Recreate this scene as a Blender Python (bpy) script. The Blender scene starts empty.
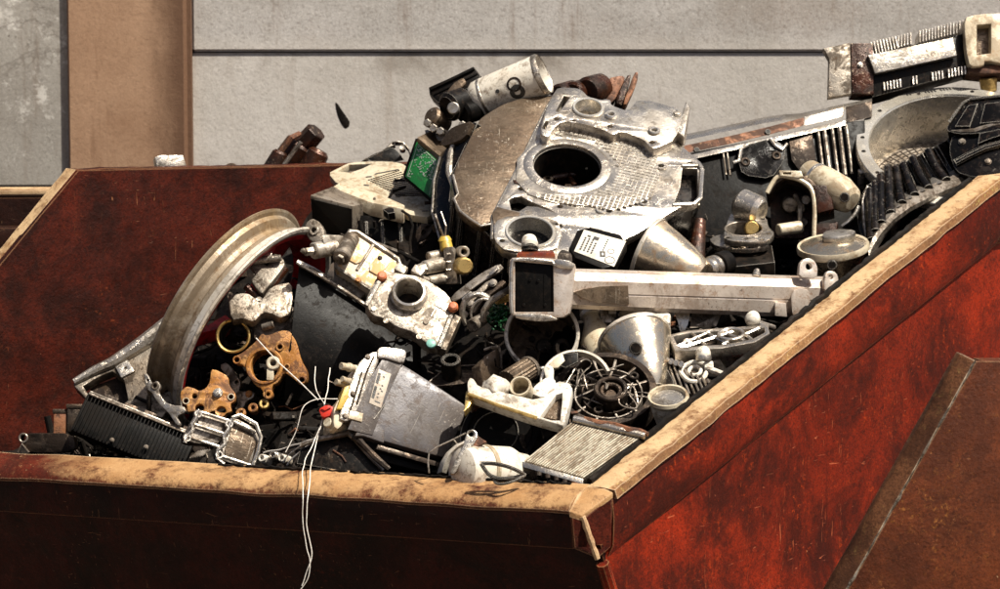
import bpy, bmesh, math, random
from math import radians, sin, cos, pi
from mathutils import Vector, Matrix, noise
random.seed(11)
scene = bpy.context.scene
COL = scene.collection
# ---------------------------------------------------------------- camera and layout helpers
TH = radians(6); D = 7.0; S = .0022
CAM = Vector((0, -D*cos(TH), D*sin(TH)))
RX = Vector((1, 0, 0)); UP = Vector((0, sin(TH), cos(TH))); FW = Vector((0, cos(TH), -sin(TH)))
def ray(px, py): return FW + RX*((px-500)*S/D) + UP*((294.5-py)*S/D)
def P(px, py, Y):
    r = ray(px, py); return CAM + r*((Y-CAM.y)/r.y)
def K(px, py, Y):
    r = ray(px, py); return ((Y-CAM.y)/r.y)*S/D
V = Vector
class Fr:
    """a plane standing in the pile: origin at a point, normal n, in-plane axes u (rightish) and v"""
    def __init__(s, px, py, Y, n=(0, -1, .1), roll=0, u=None):
        s.o = P(px, py, Y); s.k = K(px, py, Y)
        w = V(n).normalized()
        a = V(u) if u else RX
        uu = (a - w*a.dot(w)).normalized(); vv = w.cross(uu)
        r = radians(roll); u2 = uu*cos(r)+vv*sin(r); v2 = vv*cos(r)-uu*sin(r)
        s.u, s.v, s.w = u2, v2, w
        s.M = Matrix(((u2.x, v2.x, w.x, s.o.x), (u2.y, v2.y, w.y, s.o.y), (u2.z, v2.z, w.z, s.o.z), (0, 0, 0, 1)))
    def at(s, px, py, w=0.0):
        r = ray(px, py); o = s.o + s.w*w
        d = r.dot(s.w); t = (o-CAM).dot(s.w)/d
        q = CAM + r*t - s.o
        return V((q.dot(s.u), q.dot(s.v), w))
    def poly(s, pts, w=0.0):
        return [s.at(x, y, w).to_2d() for x, y in pts]
    def loc(s, p): return s.M.inverted() @ p
    def L(s, px, py, Y): return s.loc(P(px, py, Y))
IDENT = Fr(500, 294.5, 0, (0, -1, 0)); IDENT.M = Matrix.Identity(4); IDENT.o = V((0, 0, 0)); IDENT.u = V((1, 0, 0)); IDENT.v = V((0, 1, 0)); IDENT.w = V((0, 0, 1))

def chaikin(pts, n=2, q=.25):
    for _ in range(n):
        out = []
        for i in range(len(pts)):
            a, b = pts[i], pts[(i+1) % len(pts)]
            out += [a*(1-q)+b*q, a*q+b*(1-q)]
        pts = out
    return pts
def circ(c, r, n=40, ry=None, a0=0):
    ry = ry or r
    return [V((c[0]+r*cos(a0+2*pi*i/n), c[1]+ry*sin(a0+2*pi*i/n))) for i in range(n)]
def area2(p): return sum(p[i][0]*p[(i+1) % len(p)][1]-p[(i+1) % len(p)][0]*p[i][1] for i in range(len(p)))

class G:
    """collects solid shapes into one mesh"""
    def __init__(s): s.bm = bmesh.new()
    def _add(s, bm, M=None):
        if M is not None: bmesh.ops.transform(bm, matrix=M, verts=bm.verts)
        me = bpy.data.meshes.new('t'); bm.to_mesh(me); bm.free(); s.bm.from_mesh(me); bpy.data.meshes.remove(me); return s
    def prism(s, pts, holes=(), z0=0.0, z1=.01, bevel=.0, rnd=0, M=None):
        cu = bpy.data.curves.new('t', 'CURVE'); cu.dimensions = '2D'; cu.fill_mode = 'BOTH'
        h = (z1-z0)/2; bevel = min(bevel, h*.45)
        cu.extrude = h-bevel; cu.bevel_depth = bevel; cu.offset = -bevel; cu.bevel_resolution = 1
        for i, pp in enumerate([pts]+list(holes)):
            pp = [V((p[0], p[1])) for p in pp]
            if rnd and i == 0: pp = chaikin(pp, rnd, .2)
            if (area2(pp) < 0) != (i > 0): pp = pp[::-1]
            sp = cu.splines.new('POLY'); sp.points.add(len(pp)-1); sp.use_cyclic_u = True
            for q, p in zip(sp.points, pp): q.co = (p[0], p[1], 0, 1)
        ob = bpy.data.objects.new('t', cu); me = bpy.data.meshes.new_from_object(ob)
        bm = bmesh.new(); bm.from_mesh(me); bmesh.ops.remove_doubles(bm, verts=bm.verts, dist=1e-6)
        bpy.data.objects.remove(ob); bpy.data.curves.remove(cu); bpy.data.meshes.remove(me)
        T_ = Matrix.Translation((0, 0, (z0+z1)/2))
        return s._add(bm, (M @ T_) if M is not None else T_)
    def lathe(s, prof, seg=48, M=None, a0=0, a1=2*pi):
        bm = bmesh.new(); full = abs(a1-a0-2*pi) < 1e-6; n = seg if full else seg+1; rings = []
        for r, z in prof:
            if r < 1e-7 and full: rings.append([bm.verts.new((0, 0, z))])
            else: rings.append([bm.verts.new((r*cos(a0+(a1-a0)*i/seg), r*sin(a0+(a1-a0)*i/seg), z)) for i in range(n)])
        for a, b in zip(rings, rings[1:]):
            for i in range(seg if full else seg):
                j = (i+1) % n
                if len(a) == 1 and len(b) == 1: continue
                if len(a) == 1: f = (a[0], b[i], b[j])
                elif len(b) == 1: f = (a[i], a[j], b[0])
                else: f = (a[i], a[j], b[j], b[i])
                try: bm.faces.new(f)
                except ValueError: pass
        if not full and len(prof) > 2:
            for e in (0, -1):
                try: bm.faces.new([r[e] for r in rings])
                except ValueError: pass
        bmesh.ops.remove_doubles(bm, verts=bm.verts, dist=1e-7)
        bmesh.ops.recalc_face_normals(bm, faces=bm.faces)
        return s._add(bm, M)
    def box(s, c, d, bevel=0, M=None, seg=2):
        bm = bmesh.new(); bmesh.ops.create_cube(bm, size=1)
        for v in bm.verts: v.co = V((v.co.x*d[0], v.co.y*d[1], v.co.z*d[2]))
        if bevel: bmesh.ops.bevel(bm, geom=list(bm.edges), offset=min(bevel, min(d)*.45), segments=seg, affect='EDGES', profile=.6)
        T_ = Matrix.Translation(V(c))
        return s._add(bm, (M @ T_) if M is not None else T_) if M is None else s._add(bm, T_ @ M)
    def hexa(s, v8, bevel=0):
        """a solid from 8 corners: 0-3 front loop, 4-7 back loop"""
        bm = bmesh.new(); vs = [bm.verts.new(v) for v in v8]
        for f in ((0, 1, 2, 3), (7, 6, 5, 4), (0, 4, 5, 1), (1, 5, 6, 2), (2, 6, 7, 3), (3, 7, 4, 0)): bm.faces.new([vs[i] for i in f])
        bmesh.ops.recalc_face_normals(bm, faces=bm.faces)
        if bevel: bmesh.ops.bevel(bm, geom=list(bm.edges), offset=bevel, segments=2, affect='EDGES')
        return s._add(bm)
    def cyl(s, p0, p1, r, r2=None, seg=24, bev=.15):
        p0 = V(p0); p1 = V(p1); d = p1-p0; L = d.length; r2 = r if r2 is None else r2
        b = min(r, r2, L)*bev
        M = Matrix.Translation(p0) @ d.to_track_quat('Z', 'Y').to_matrix().to_4x4()
        return s.lathe([(0, 0), (r-b, 0), (r, b), (r2, L-b), (r2-b, L), (0, L)], seg, M)
    def pipe(s, p0, p1, ro, ri, seg=32, depth=None, ro2=None):
        """hollow cylinder p0 (open mouth) to p1"""
        p0 = V(p0); p1 = V(p1); d = p1-p0; L = d.length; dp = depth or L; ro2 = ro2 or ro
        M = Matrix.Translation(p0) @ d.to_track_quat('Z', 'Y').to_matrix().to_4x4(); b = (ro-ri)*.25
        pr = [(ri, dp), (ri, b), (ri+b, 0), (ro-b, 0), (ro, b), (ro2, L)]
        if dp < L: pr = [(0, dp)]+pr+[(0, L)]
        else: pr = pr+[(ri+ro2-ro, L), (ri, dp)]
        return s.lathe(pr, seg, M)
    def tube(s, pts, r, seg=8, closed=False, flat=1.0):
        pts = [V(p) for p in pts]; bm = bmesh.new(); n = len(pts); rings = []; up = None
        for i, p in enumerate(pts):
            a = pts[(i-1) % n] if (closed or i) else p; b = pts[(i+1) % n] if (closed or i < n-1) else p
            t = (b-a).normalized()
            if up is None: up = t.orthogonal().normalized()
            up = (up - t*up.dot(t)).normalized(); x = t.cross(up)
            rr = r[i] if isinstance(r, (list, tuple)) else r
            rings.append([bm.verts.new(p+(up*cos(2*pi*k/seg)*flat+x*sin(2*pi*k/seg))*rr) for k in range(seg)])
        for i in range(n if closed else n-1):
            A, B = rings[i], rings[(i+1) % n]
            for k in range(seg): bm.faces.new((A[k], A[(k+1) % seg], B[(k+1) % seg], B[k]))
        if not closed: bm.faces.new(rings[0][::-1]); bm.faces.new(rings[-1])
        bmesh.ops.recalc_face_normals(bm, faces=bm.faces)
        return s._add(bm)
    def loft(s, secs, cap=True, closed=True):
        """rows of matching points"""
        bm = bmesh.new(); rows = [[bm.verts.new(V(p)) for p in r] for r in secs]; m = len(rows[0])
        for A, B in zip(rows, rows[1:]):
            for k in range(m if closed else m-1): bm.faces.new((A[k], A[(k+1) % m], B[(k+1) % m], B[k]))
        if cap: bm.faces.new(rows[0][::-1]); bm.faces.new(rows[-1])
        bmesh.ops.recalc_face_normals(bm, faces=bm.faces)
        return s._add(bm)
    def bevel(s, off, seg=2, ang=40):
        es = [e for e in s.bm.edges if len(e.link_faces) == 2 and e.calc_face_angle(0) > radians(ang)]
        bmesh.ops.bevel(s.bm, geom=es, offset=off, segments=seg, affect='EDGES', profile=.6); return s
    def dent(s, amp, sc, sub=0, seed=0):
        if sub: bmesh.ops.subdivide_edges(s.bm, edges=list(s.bm.edges), cuts=sub, use_grid_fill=True)
        o = V((seed*3.1, seed*1.7, seed))
        for v in s.bm.verts: v.co += noise.noise_vector(v.co*sc+o)*amp
        return s
    def mesh(s, name, mat, ang=32):
        me = bpy.data.meshes.new(name); s.bm.to_mesh(me); s.bm.free()
        me.materials.append(mat)
        me.polygons.foreach_set('use_smooth', [True]*len(me.polygons)); me.set_sharp_from_angle(angle=radians(ang)); me.update()
        return me

WM = {}; THINGS = []
def setw(o, M):
    WM[o.name] = M
    o.matrix_basis = (WM[o.parent.name].inverted() @ M) if o.parent else M
def tag(o, label=None, cat=None, group=None, kind=None):
    if label: o['label'] = label
    if cat: o['category'] = cat
    if group: o['group'] = group
    if kind: o['kind'] = kind
    return o
def setworn(o, vals):
    a = o.data.attributes.new('worn', 'FLOAT', 'POINT'); m = len(vals); a.data.foreach_set('value', [vals[i % m] for i in range(len(o.data.vertices))])
def solo(name, g, mat, fr, label=None, cat=None, group=None, kind=None, ang=32):
    o = bpy.data.objects.new(name, g.mesh(name, mat, ang)); COL.objects.link(o); setw(o, fr.M.copy()); return tag(o, label, cat, group, kind)
class T:
    def __init__(s, name, label, cat, group=None):
        s.e = bpy.data.objects.new(name, None); COL.objects.link(s.e); s.e.empty_display_size = .05; tag(s.e, label, cat, group); s.parts = []; THINGS.append(s)
    def part(s, name, g, mat, fr, parent=None, label=None, ang=32):
        o = bpy.data.objects.new(name, g.mesh(name, mat, ang)); COL.objects.link(o); WM[o.name] = fr.M.copy()
        s.parts.append((o, parent)); tag(o, label); return o
    def finish(s):
        pts = []
        for o, p in s.parts:
            M = WM[o.name]; vs = o.data.vertices; st = max(1, len(vs)//60)
            pts += [M @ vs[i].co for i in range(0, len(vs), st)]
        b = V(((min(p.x for p in pts)+max(p.x for p in pts))/2, (min(p.y for p in pts)+max(p.y for p in pts))/2, min(p.z for p in pts)))
        WM[s.e.name] = Matrix.Translation(b); s.e.matrix_basis = WM[s.e.name]
        for o, p in s.parts:
            o.parent = p or s.e; setw(o, WM[o.name])

# ---------------------------------------------------------------- materials
def newmat(name):
    m = bpy.data.materials.new(name); m.use_nodes = True; nt = m.node_tree; nt.nodes.clear()
    o = nt.nodes.new('ShaderNodeOutputMaterial'); b = nt.nodes.new('ShaderNodeBsdfPrincipled'); nt.links.new(b.outputs[0], o.inputs[0])
    return m, nt, b
class N:
    def __init__(s, nt):
        s.nt = nt; s.tc = nt.nodes.new('ShaderNodeTexCoord').outputs['Object']
        s.rnd = s.math('MULTIPLY', nt.nodes.new('ShaderNodeObjectInfo').outputs['Random'], 43.0)
    def lk(s, a, i):
        if isinstance(a, (int, float)): i.default_value = a
        elif isinstance(a, tuple): i.default_value = a if len(a) == 4 or i.type == 'VECTOR' else (*a, 1)
        else: s.nt.links.new(a, i)
    def math(s, op, a, b=0.0, c=None, clamp=False):
        n = s.nt.nodes.new('ShaderNodeMath'); n.operation = op; n.use_clamp = clamp; s.lk(a, n.inputs[0]); s.lk(b, n.inputs[1])
        if c is not None: s.lk(c, n.inputs[2])
        return n.outputs[0]
    def vec(s, sc):
        n = s.nt.nodes.new('ShaderNodeMapping'); n.inputs['Scale'].default_value = sc; s.nt.links.new(s.tc, n.inputs[0]); return n.outputs[0]
    def noise(s, scale, detail=6, rough=.6, vec=None, dist=0, off=0):
        n = s.nt.nodes.new('ShaderNodeTexNoise'); n.noise_dimensions = '4D'; s.lk(vec or s.tc, n.inputs['Vector'])
        n.inputs['Scale'].default_value = scale; n.inputs['Detail'].default_value = detail; n.inputs['Roughness'].default_value = rough; n.inputs['Distortion'].default_value = dist
        s.lk(s.math('ADD', s.rnd, off), n.inputs['W']); return n.outputs['Fac']
    def voro(s, scale, feat='DISTANCE_TO_EDGE'):
        n = s.nt.nodes.new('ShaderNodeTexVoronoi'); n.feature = feat; n.inputs['Scale'].default_value = scale; s.lk(s.tc, n.inputs['Vector']); return n.outputs['Distance']
    def ramp(s, x, a, b):
        n = s.nt.nodes.new('ShaderNodeMapRange'); n.interpolation_type = 'SMOOTHSTEP'; s.lk(x, n.inputs[0]); n.inputs[1].default_value = a; n.inputs[2].default_value = b; return n.outputs[0]
    def mix(s, f, a, b):
        n = s.nt.nodes.new('ShaderNodeMix'); n.data_type = 'RGBA'; s.lk(f, n.inputs[0]); s.lk(a, n.inputs[6]); s.lk(b, n.inputs[7]); return n.outputs[2]
    def bump(s, h, st=.3, dist=.002, nrm=None):
        n = s.nt.nodes.new('ShaderNodeBump'); n.inputs['Strength'].default_value = st; n.inputs['Distance'].default_value = dist; s.lk(h, n.inputs['Height'])
        if nrm is not None: s.nt.links.new(nrm, n.inputs['Normal'])
        return n.outputs[0]
    def edge(s, rad):
        bv = s.nt.nodes.new('ShaderNodeBevel'); bv.samples = 3; bv.inputs[0].default_value = rad
        ge = s.nt.nodes.new('ShaderNodeNewGeometry'); d = s.nt.nodes.new('ShaderNodeVectorMath'); d.operation = 'DOT_PRODUCT'
        s.nt.links.new(bv.outputs[0], d.inputs[0]); s.nt.links.new(ge.outputs['Normal'], d.inputs[1]); return s.math('SUBTRACT', 1.0, d.outputs['Value'])
def mk(name, base, met=0.0, rough=.5, grime=(.03, .02, .012), g=.6, gs=14, gl=(.5, .72), alt=None, altg=.5, als=9, speck=None, sg=.0, ss=160, bump=.25, bs=220, spec=.5, scratch=0, edge=None, coat=0, dentk=2.0):
    """one surface: base colour, patches of a second colour, grime, specks, scratches, edges whitened for wear and highlight, fine bump"""
    m, nt, b = newmat(name); n = N(nt); c = (*base, 1)
    if alt: c = n.mix(n.math('MULTIPLY', n.ramp(n.noise(als, 7, .65, off=3), .42, .62), altg), c, (*alt, 1))
    gl = (gl[0], gl[0]+(gl[1]-gl[0])*.55); gn = n.ramp(n.noise(gs, 11, .74, dist=.6), *gl)
    gf = n.math('MULTIPLY', gn, g); c = n.mix(gf, c, (*grime, 1))
    g2 = n.ramp(n.noise(gs*4.5, 8, .78, dist=.6, off=15), .52, .6); c = n.mix(n.math('MULTIPLY', g2, min(.8, g*.95)), c, (grime[0]*1.6, grime[1]*1.4, grime[2]*1.2, 1))
    gn = n.math('MAXIMUM', gn, n.math('MULTIPLY', g2, .7))
    fine = n.noise(bs, 4, .6, off=7)
    if scratch:
        s1 = n.ramp(n.noise(6, 3, .5, vec=n.vec((60, 2.5, 9)), dist=.6, off=5), .66, .72); s2 = n.ramp(n.noise(6, 3, .5, vec=n.vec((3, 55, 8)), dist=.8, off=9), .67, .73)
        sc = n.math('MULTIPLY', n.math('MAXIMUM', s1, s2), scratch); c = n.mix(sc, c, (*(speck or (.5, .47, .42)), 1))
    if speck and sg: c = n.mix(n.math('MULTIPLY', n.math('MULTIPLY', n.ramp(n.noise(ss, 3, .7, off=11), .6, .66), sg), n.ramp(n.noise(8, 5, .7, off=37), .45, .6)), c, (*speck, 1))
    if edge:
        ec, er, ea = edge
        e = n.math('MULTIPLY', n.ramp(n.math('ADD', n.edge(er), n.math('MULTIPLY', n.math('SUBTRACT', n.noise(55, 5, .7, off=13), .5), .25)), .08, .2), ea)
        c = n.mix(e, c, (*ec, 1))  # edge whitening: wear plus bright edge highlights put into the colour
    nt.links.new(c, b.inputs['Base Color']) if not isinstance(c, tuple) else setattr(b.inputs['Base Color'], 'default_value', c)
    b.inputs['Metallic'].default_value = met
    n.lk(n.math('ADD', n.math('MULTIPLY_ADD', gn, .25, rough), n.math('MULTIPLY', n.math('SUBTRACT', n.noise(30, 5, .6, off=2), .5), .35), clamp=True), b.inputs['Roughness'])
    b.inputs['Specular IOR Level'].default_value = spec; b.inputs['Coat Weight'].default_value = coat
    n.lk(n.bump(n.math('ADD', n.math('ADD', fine, n.math('MULTIPLY', n.noise(38, 6, .6, off=19), dentk)), n.math('MULTIPLY', gn, -.6)), bump, .0014), b.inputs['Normal'])
    return m
GR = (.03, .02, .012)
M_ = {}
M_['alu'] = mk('cast_aluminium', (.56, .515, .455), .86, .3, GR, .7, 15, (.47, .68), (.3, .25, .19), .6, 10, (.06, .04, .03), .6, 190, .45)
M_['alubright'] = mk('bright_aluminium', (.66, .615, .55), .92, .26, GR, .62, 7, (.49, .72), (.45, .38, .3), .6, 5, (.08, .055, .04), .5, 210, .4)
M_['machined'] = mk('machined_aluminium', (.76, .72, .64), .75, .22, GR, .4, 12, (.53, .78), (.5, .43, .32), .55, 6, None, 0, 200, .2, dentk=1)
M_['aludull'] = mk('dull_dirty_aluminium', (.33, .29, .24), .7, .42, GR, .85, 16, (.45, .66), (.18, .13, .085), .65, 9, (.62, .58, .52), .35, 230, .5)
M_['alubrown'] = mk('oily_brown_aluminium', (.14, .098, .065), .7, .3, GR, .75, 12, (.47, .68), (.26, .2, .14), .5, 6, (.66, .58, .47), .9, 150, .4, scratch=.5)
M_['arm'] = mk('brushed_aluminium_beam', (.62, .545, .475), .5, .32, (.16, .095, .055), .6, 8, (.47, .72), (.42, .35, .29), .6, 5, (.1, .06, .04), .7, 110, .25)
M_['steel'] = mk('grey_steel', (.34, .30, .255), .65, .36, GR, .8, 15, (.46, .66), (.13, .09, .06), .6, 9, (.6, .55, .48), .4, 190, .4)
M_['darksteel'] = mk('dark_oily_steel', (.045, .035, .027), .7, .36, (.008, .005, .004), .8, 14, (.44, .64), (.13, .085, .055), .55, 12, (.5, .42, .34), .4, 160, .5, spec=.35)
M_['black'] = mk('black_paint', (.004, .0035, .003), .0, .38, (.022, .014, .009), .5, 12, (.5, .7), None, 0, 9, (.4, .35, .28), .14, 130, .2, spec=.13, edge=((.5, .46, .4), .003, .75))
M_['blackgloss'] = mk('glossy_black_casting', (.003, .0026, .0022), .0, .16, (.016, .01, .007), .5, 10, (.5, .7), None, 0, 9, (.55, .5, .43), .22, 100, .16, spec=.3, dentk=1.2, edge=((.7, .65, .57), .0035, .85))
M_['blackplastic'] = mk('black_plastic', (.003, .0026, .0023), .0, .42, (.008, .0055, .004), .45, 10, (.5, .7), None, 0, 9, (.35, .29, .22), .05, 130, .2, spec=.09)
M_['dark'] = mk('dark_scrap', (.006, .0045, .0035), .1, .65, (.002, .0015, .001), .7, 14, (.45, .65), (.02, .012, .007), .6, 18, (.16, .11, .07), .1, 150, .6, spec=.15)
M_['white'] = mk('dirty_white_plastic', (.56, .525, .455), .0, .42, (.085, .055, .03), .7, 15, (.5, .7), (.5, .42, .32), .5, 11, (.04, .03, .02), .5, 170, .2)
M_['cream'] = mk('cream_painted_metal', (.5, .44, .33), .15, .36, (.13, .08, .035), .65, 13, (.48, .68), (.48, .4, .27), .5, 9, (.05, .035, .02), .55, 140, .25)
M_['carb'] = mk('cast_zinc', (.48, .43, .36), .65, .36, (.06, .042, .028), .78, 19, (.46, .66), (.33, .27, .2), .6, 16, (.1, .07, .045), .55, 220, .45)
M_['stained'] = mk('zinc_with_yellow_fuel_stain', (.55, .49, .4), .2, .42, (.4, .22, .035), .7, 20, (.5, .62), (.42, .35, .26), .5, 18, (.1, .07, .045), .45, 220, .35)
M_['ecu'] = mk('bare_metal_case', (.06, .048, .041), .2, .42, (.03, .021, .016), .75, 7, (.44, .7), (.07, .068, .078), .75, 5, (.5, .45, .38), .4, 210, .25, scratch=.35)
M_['orange'] = mk('ochre_stained_casting', (.29, .115, .019), .25, .42, (.06, .022, .008), .85, 17, (.46, .64), (.55, .3, .1), .55, 13, (.03, .016, .008), .6, 200, .45)
M_['brass'] = mk('yellow_brass', (.66, .46, .17), .85, .33, (.07, .04, .014), .6, 20, (.48, .68))
M_['copper'] = mk('orange_sealant', (.5, .13, .04), .0, .45, (.14, .045, .02), .6, 40, (.48, .68))
M_['teal'] = mk('teal_screw_seal', (.16, .35, .3), .0, .45, (.05, .08, .07), .5, 40)
M_['rust'] = mk('brown_rust', (.13, .045, .018), .2, .55, (.02, .009, .005), .8, 13, (.44, .64), (.27, .115, .045), .55, 10, (.5, .3, .17), .4, 110, .6)
M_['oilybrown'] = mk('oily_brown_metal', (.028, .012, .007), .45, .27, (.008, .005, .003), .7, 15, (.48, .68), (.11, .03, .01), .4, 20, (.55, .42, .28), .45, 120, .5)
M_['redpaint'] = mk('red_wheel_paint', (.34, .008, .009), .0, .4, (.03, .004, .004), .7, 13, (.48, .68), None, 0, 9, (.35, .2, .16), .25, 140, .25, spec=.3)
M_['red'] = mk('red_plastic', (.5, .03, .015), .0, .35, (.12, .015, .008), .5, 30)
M_['yellow'] = mk('yellow_plastic', (.4, .27, .04), .0, .4, (.12, .06, .015), .65, 30)
M_['amber'] = mk('amber_plastic', (.11, .015, .005), .0, .2, (.03, .01, .005), .7, 18, (.48, .68), (.4, .11, .02), .5, 16, coat=.6)
M_['pcb'] = mk('green_circuit_board', (.008, .12, .024), .0, .35, (.004, .04, .01), .7, 12, (.48, .68), None, 0, 9, (.2, .3, .2), .4, 190, .15, coat=.2)
M_['solder'] = mk('solder_traces', (.5, .54, .46), .6, .35, (.1, .12, .09), .6, 60)
M_['greencoil'] = mk('green_enamel_wire', (.01, .07, .022), .0, .35, (.004, .02, .008), .5, 40, coat=.3)
M_['reflector'] = mk('tarnished_reflector', (.68, .6, .47), .92, .2, (.22, .12, .05), .55, 6, (.48, .7), (.45, .37, .26), .55, 4, (.1, .06, .03), .35, 170, .25)
M_['wheel'] = mk('weathered_wheel_rim', (.46, .39, .3), .6, .34, (.09, .052, .02), .6, 8, (.42, .66), (.4, .23, .06), .6, 4, (.06, .04, .022), .6, 150, .4)
M_['wheelbright'] = mk('polished_wheel_edge', (.7, .65, .57), .5, .34, GR, .6, 12, (.5, .72), (.42, .35, .26), .5, 8, (.06, .04, .025), .4, 150, .25)
M_['grid'] = mk('embossed_aluminium', (.62, .575, .51), .9, .28, GR, .62, 14, (.5, .72), (.5, .43, .34), .5, 9, (.08, .055, .035), .45, 180, .35)
M_['radiator'] = mk('radiator_fins', (.52, .47, .37), .6, .42, (.1, .066, .035), .75, 12, (.46, .68), (.38, .31, .22), .5, 8, (.05, .035, .02), .5, 150, .3)
M_['wire'] = mk('pale_wire', (.7, .66, .6), .0, .4, (.2, .15, .1), .5, 30)
M_['ink'] = mk('black_print', (.02, .018, .016), .0, .5, g=.1)
M_['label'] = mk('paper_label', (.47, .45, .40), .0, .5, (.3, .25, .18), .5, 22, (.52, .7), (.6, .55, .47), .4, 8)
M_['greylabel'] = mk('aged_label', (.36, .31, .25), .0, .5, (.15, .11, .08), .6, 25, (.48, .7))
# ---------------------------------------------------------------- rusty red skip paint
def skipmat(name, red, dark, edgec, dk=.5, sc=5, tan=None, rough=.55, paintx=None, spec=.13):
    m, nt, b = newmat(name); n = N(nt)
    c = n.mix(n.ramp(n.noise(sc*.6, 12, .74, dist=.7), .4, .6), (*red, 1), (*dark, 1))
    c = n.mix(n.math('MULTIPLY', n.ramp(n.noise(sc*3, 11, .8, off=4), .48, .64), dk), c, (dark[0]*.45, dark[1]*.45, dark[2]*.45, 1))
    c = n.mix(n.math('MULTIPLY', n.ramp(n.noise(sc*5, 9, .82, off=8), .55, .68), .55), c, (min(.5, red[0]*1.7), red[1]*2.6, red[2]*2, 1))
    c = n.mix(n.math('MULTIPLY', n.ramp(n.noise(190, 4, .85, off=18), .48, .58), .6), c, (dark[0]*.7, dark[1]*.7, dark[2]*.7, 1))
    c = n.mix(n.math('MULTIPLY', n.math('MULTIPLY', n.ramp(n.noise(62, 7, .85, off=48), .54, .6), n.ramp(n.noise(4, 5, .7, off=49), .42, .56)), .7), c, (dark[0]*.4, dark[1]*.4, dark[2]*.4, 1))
    c = n.mix(n.math('MULTIPLY', n.math('MULTIPLY', n.ramp(n.noise(75, 6, .85, off=58), .56, .62), n.ramp(n.noise(3.5, 5, .7, off=59), .48, .6)), .7), c, (min(.55, red[0]*2.1), red[1]*3.4, red[2]*2.6, 1))
    drip = n.ramp(n.noise(3, 7, .7, vec=n.vec((18, 18, 1.0)), off=6), .53, .7)
    c = n.mix(n.math('MULTIPLY', drip, .5), c, (*dark, 1))
    big = n.ramp(n.noise(1.6, 5, .6, off=28), .5, .62); c = n.mix(n.math('MULTIPLY', big, .45), c, (dark[0]*.5, dark[1]*.5, dark[2]*.5, 1))
    s1 = n.ramp(n.noise(3.2, 4, .55, vec=n.vec((34, 34, 3)), dist=1.8, off=5), .662, .685)
    s2 = n.ramp(n.noise(3.2, 4, .55, vec=n.vec((5, 5, 34)), dist=2.0, off=9), .672, .70)
    s3 = n.ramp(n.noise(7, 6, .75, dist=2.8, off=25), .675, .695)
    msk = n.ramp(n.noise(3.4, 4, .6, off=21), .46, .6)
    sc_ = n.math('MULTIPLY', n.math('MAXIMUM', n.math('MAXIMUM', s1, s2), s3), msk)
    c = n.mix(n.math('MULTIPLY', sc_, .6), c, (red[0]*1.3+.16, red[1]*1.6+.085, red[2]+.04, 1))
    chip = n.ramp(n.noise(44, 3, .85, off=12), .715, .75)
    c = n.mix(n.math('MULTIPLY', chip, .85), c, (*edgec, 1))
    if tan:
        tf = n.ramp(n.noise(11, 10, .78, off=14), .36, .54)
        if paintx:
            sx = nt.nodes.new('ShaderNodeSeparateXYZ'); nt.links.new(n.tc, sx.inputs[0])
            tf = n.math('MULTIPLY', tf, n.ramp(n.math('ADD', sx.outputs[0], n.math('MULTIPLY', n.math('SUBTRACT', n.noise(6, 6, .7, off=35), .5), .5)), paintx-.1, paintx+.12))
        at = nt.nodes.new('ShaderNodeAttribute'); at.attribute_name = 'worn'
        ow = n.ramp(n.math('ADD', at.outputs['Fac'], n.math('MULTIPLY', n.math('SUBTRACT', n.noise(30, 8, .78, off=71), .5), 1.3)), .72, .95)
        tf = n.math('MULTIPLY', tf, n.math('SUBTRACT', 1.0, n.math('MULTIPLY', ow, .9)))
        c = n.mix(n.math('MULTIPLY', tf, .95), c, (*tan, 1))
        c = n.mix(n.math('MULTIPLY', n.ramp(n.noise(5, 9, .75, off=44), .46, .66), n.math('MULTIPLY', tf, .6)), c, (tan[0]*.62, tan[1]*.48, tan[2]*.36, 1))
        c = n.mix(n.math('MULTIPLY', n.ramp(n.noise(46, 8, .8, off=16), .54, .64), .8), c, (.09, .034, .014, 1))
        c = n.mix(n.math('MULTIPLY', n.ramp(n.noise(120, 3, .8, off=17), .62, .7), .6), c, (min(.85, tan[0]*1.4), min(.75, tan[1]*1.5), tan[2]*1.6, 1))
    e = n.ramp(n.math('ADD', n.edge(.005), n.math('MULTIPLY', n.math('SUBTRACT', n.noise(42, 8, .8, off=13), .55), .45)), .05, .15)
    c = n.mix(n.math('MULTIPLY', e, .8), c, (*edgec, 1))
    nt.links.new(c, b.inputs['Base Color']); b.inputs['Specular IOR Level'].default_value = spec
    n.lk(n.math('MULTIPLY_ADD', n.noise(25, 6, .65, off=2), .4, rough-.18), b.inputs['Roughness'])
    h = n.math('ADD', n.math('ADD', n.noise(150, 5, .75, off=1), n.math('MULTIPLY', n.noise(20, 8, .7, off=17), 2.2)), n.math('MULTIPLY', sc_, -1.0))
    n.lk(n.bump(h, .55, .003), b.inputs['Normal'])
    return m
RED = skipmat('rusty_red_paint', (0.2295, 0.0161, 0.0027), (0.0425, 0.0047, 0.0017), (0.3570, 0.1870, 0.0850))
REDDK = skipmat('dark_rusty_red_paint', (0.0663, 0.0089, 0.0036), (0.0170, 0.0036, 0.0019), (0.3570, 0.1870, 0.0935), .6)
REDF = skipmat('shaded_red_paint', (0.0323, 0.0038, 0.0021), (0.0076, 0.0019, 0.0013), (0.2550, 0.1020, 0.0425), .6)  # skip red darkened: shade below the lip put into the colour
LIPM = skipmat('worn_tan_lip', (0.0850, 0.0119, 0.0051), (0.0340, 0.0068, 0.0034), (0.5100, 0.3570, 0.2125), .3, 7, (0.3570, 0.2125, 0.0978), paintx=-.95)
RIM = skipmat('worn_tan_rim', (0.2890, 0.1445, 0.0595), (0.1360, 0.0595, 0.0255), (0.5950, 0.4420, 0.2890), .3, 7, (0.4420, 0.3060, 0.1700))
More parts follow.
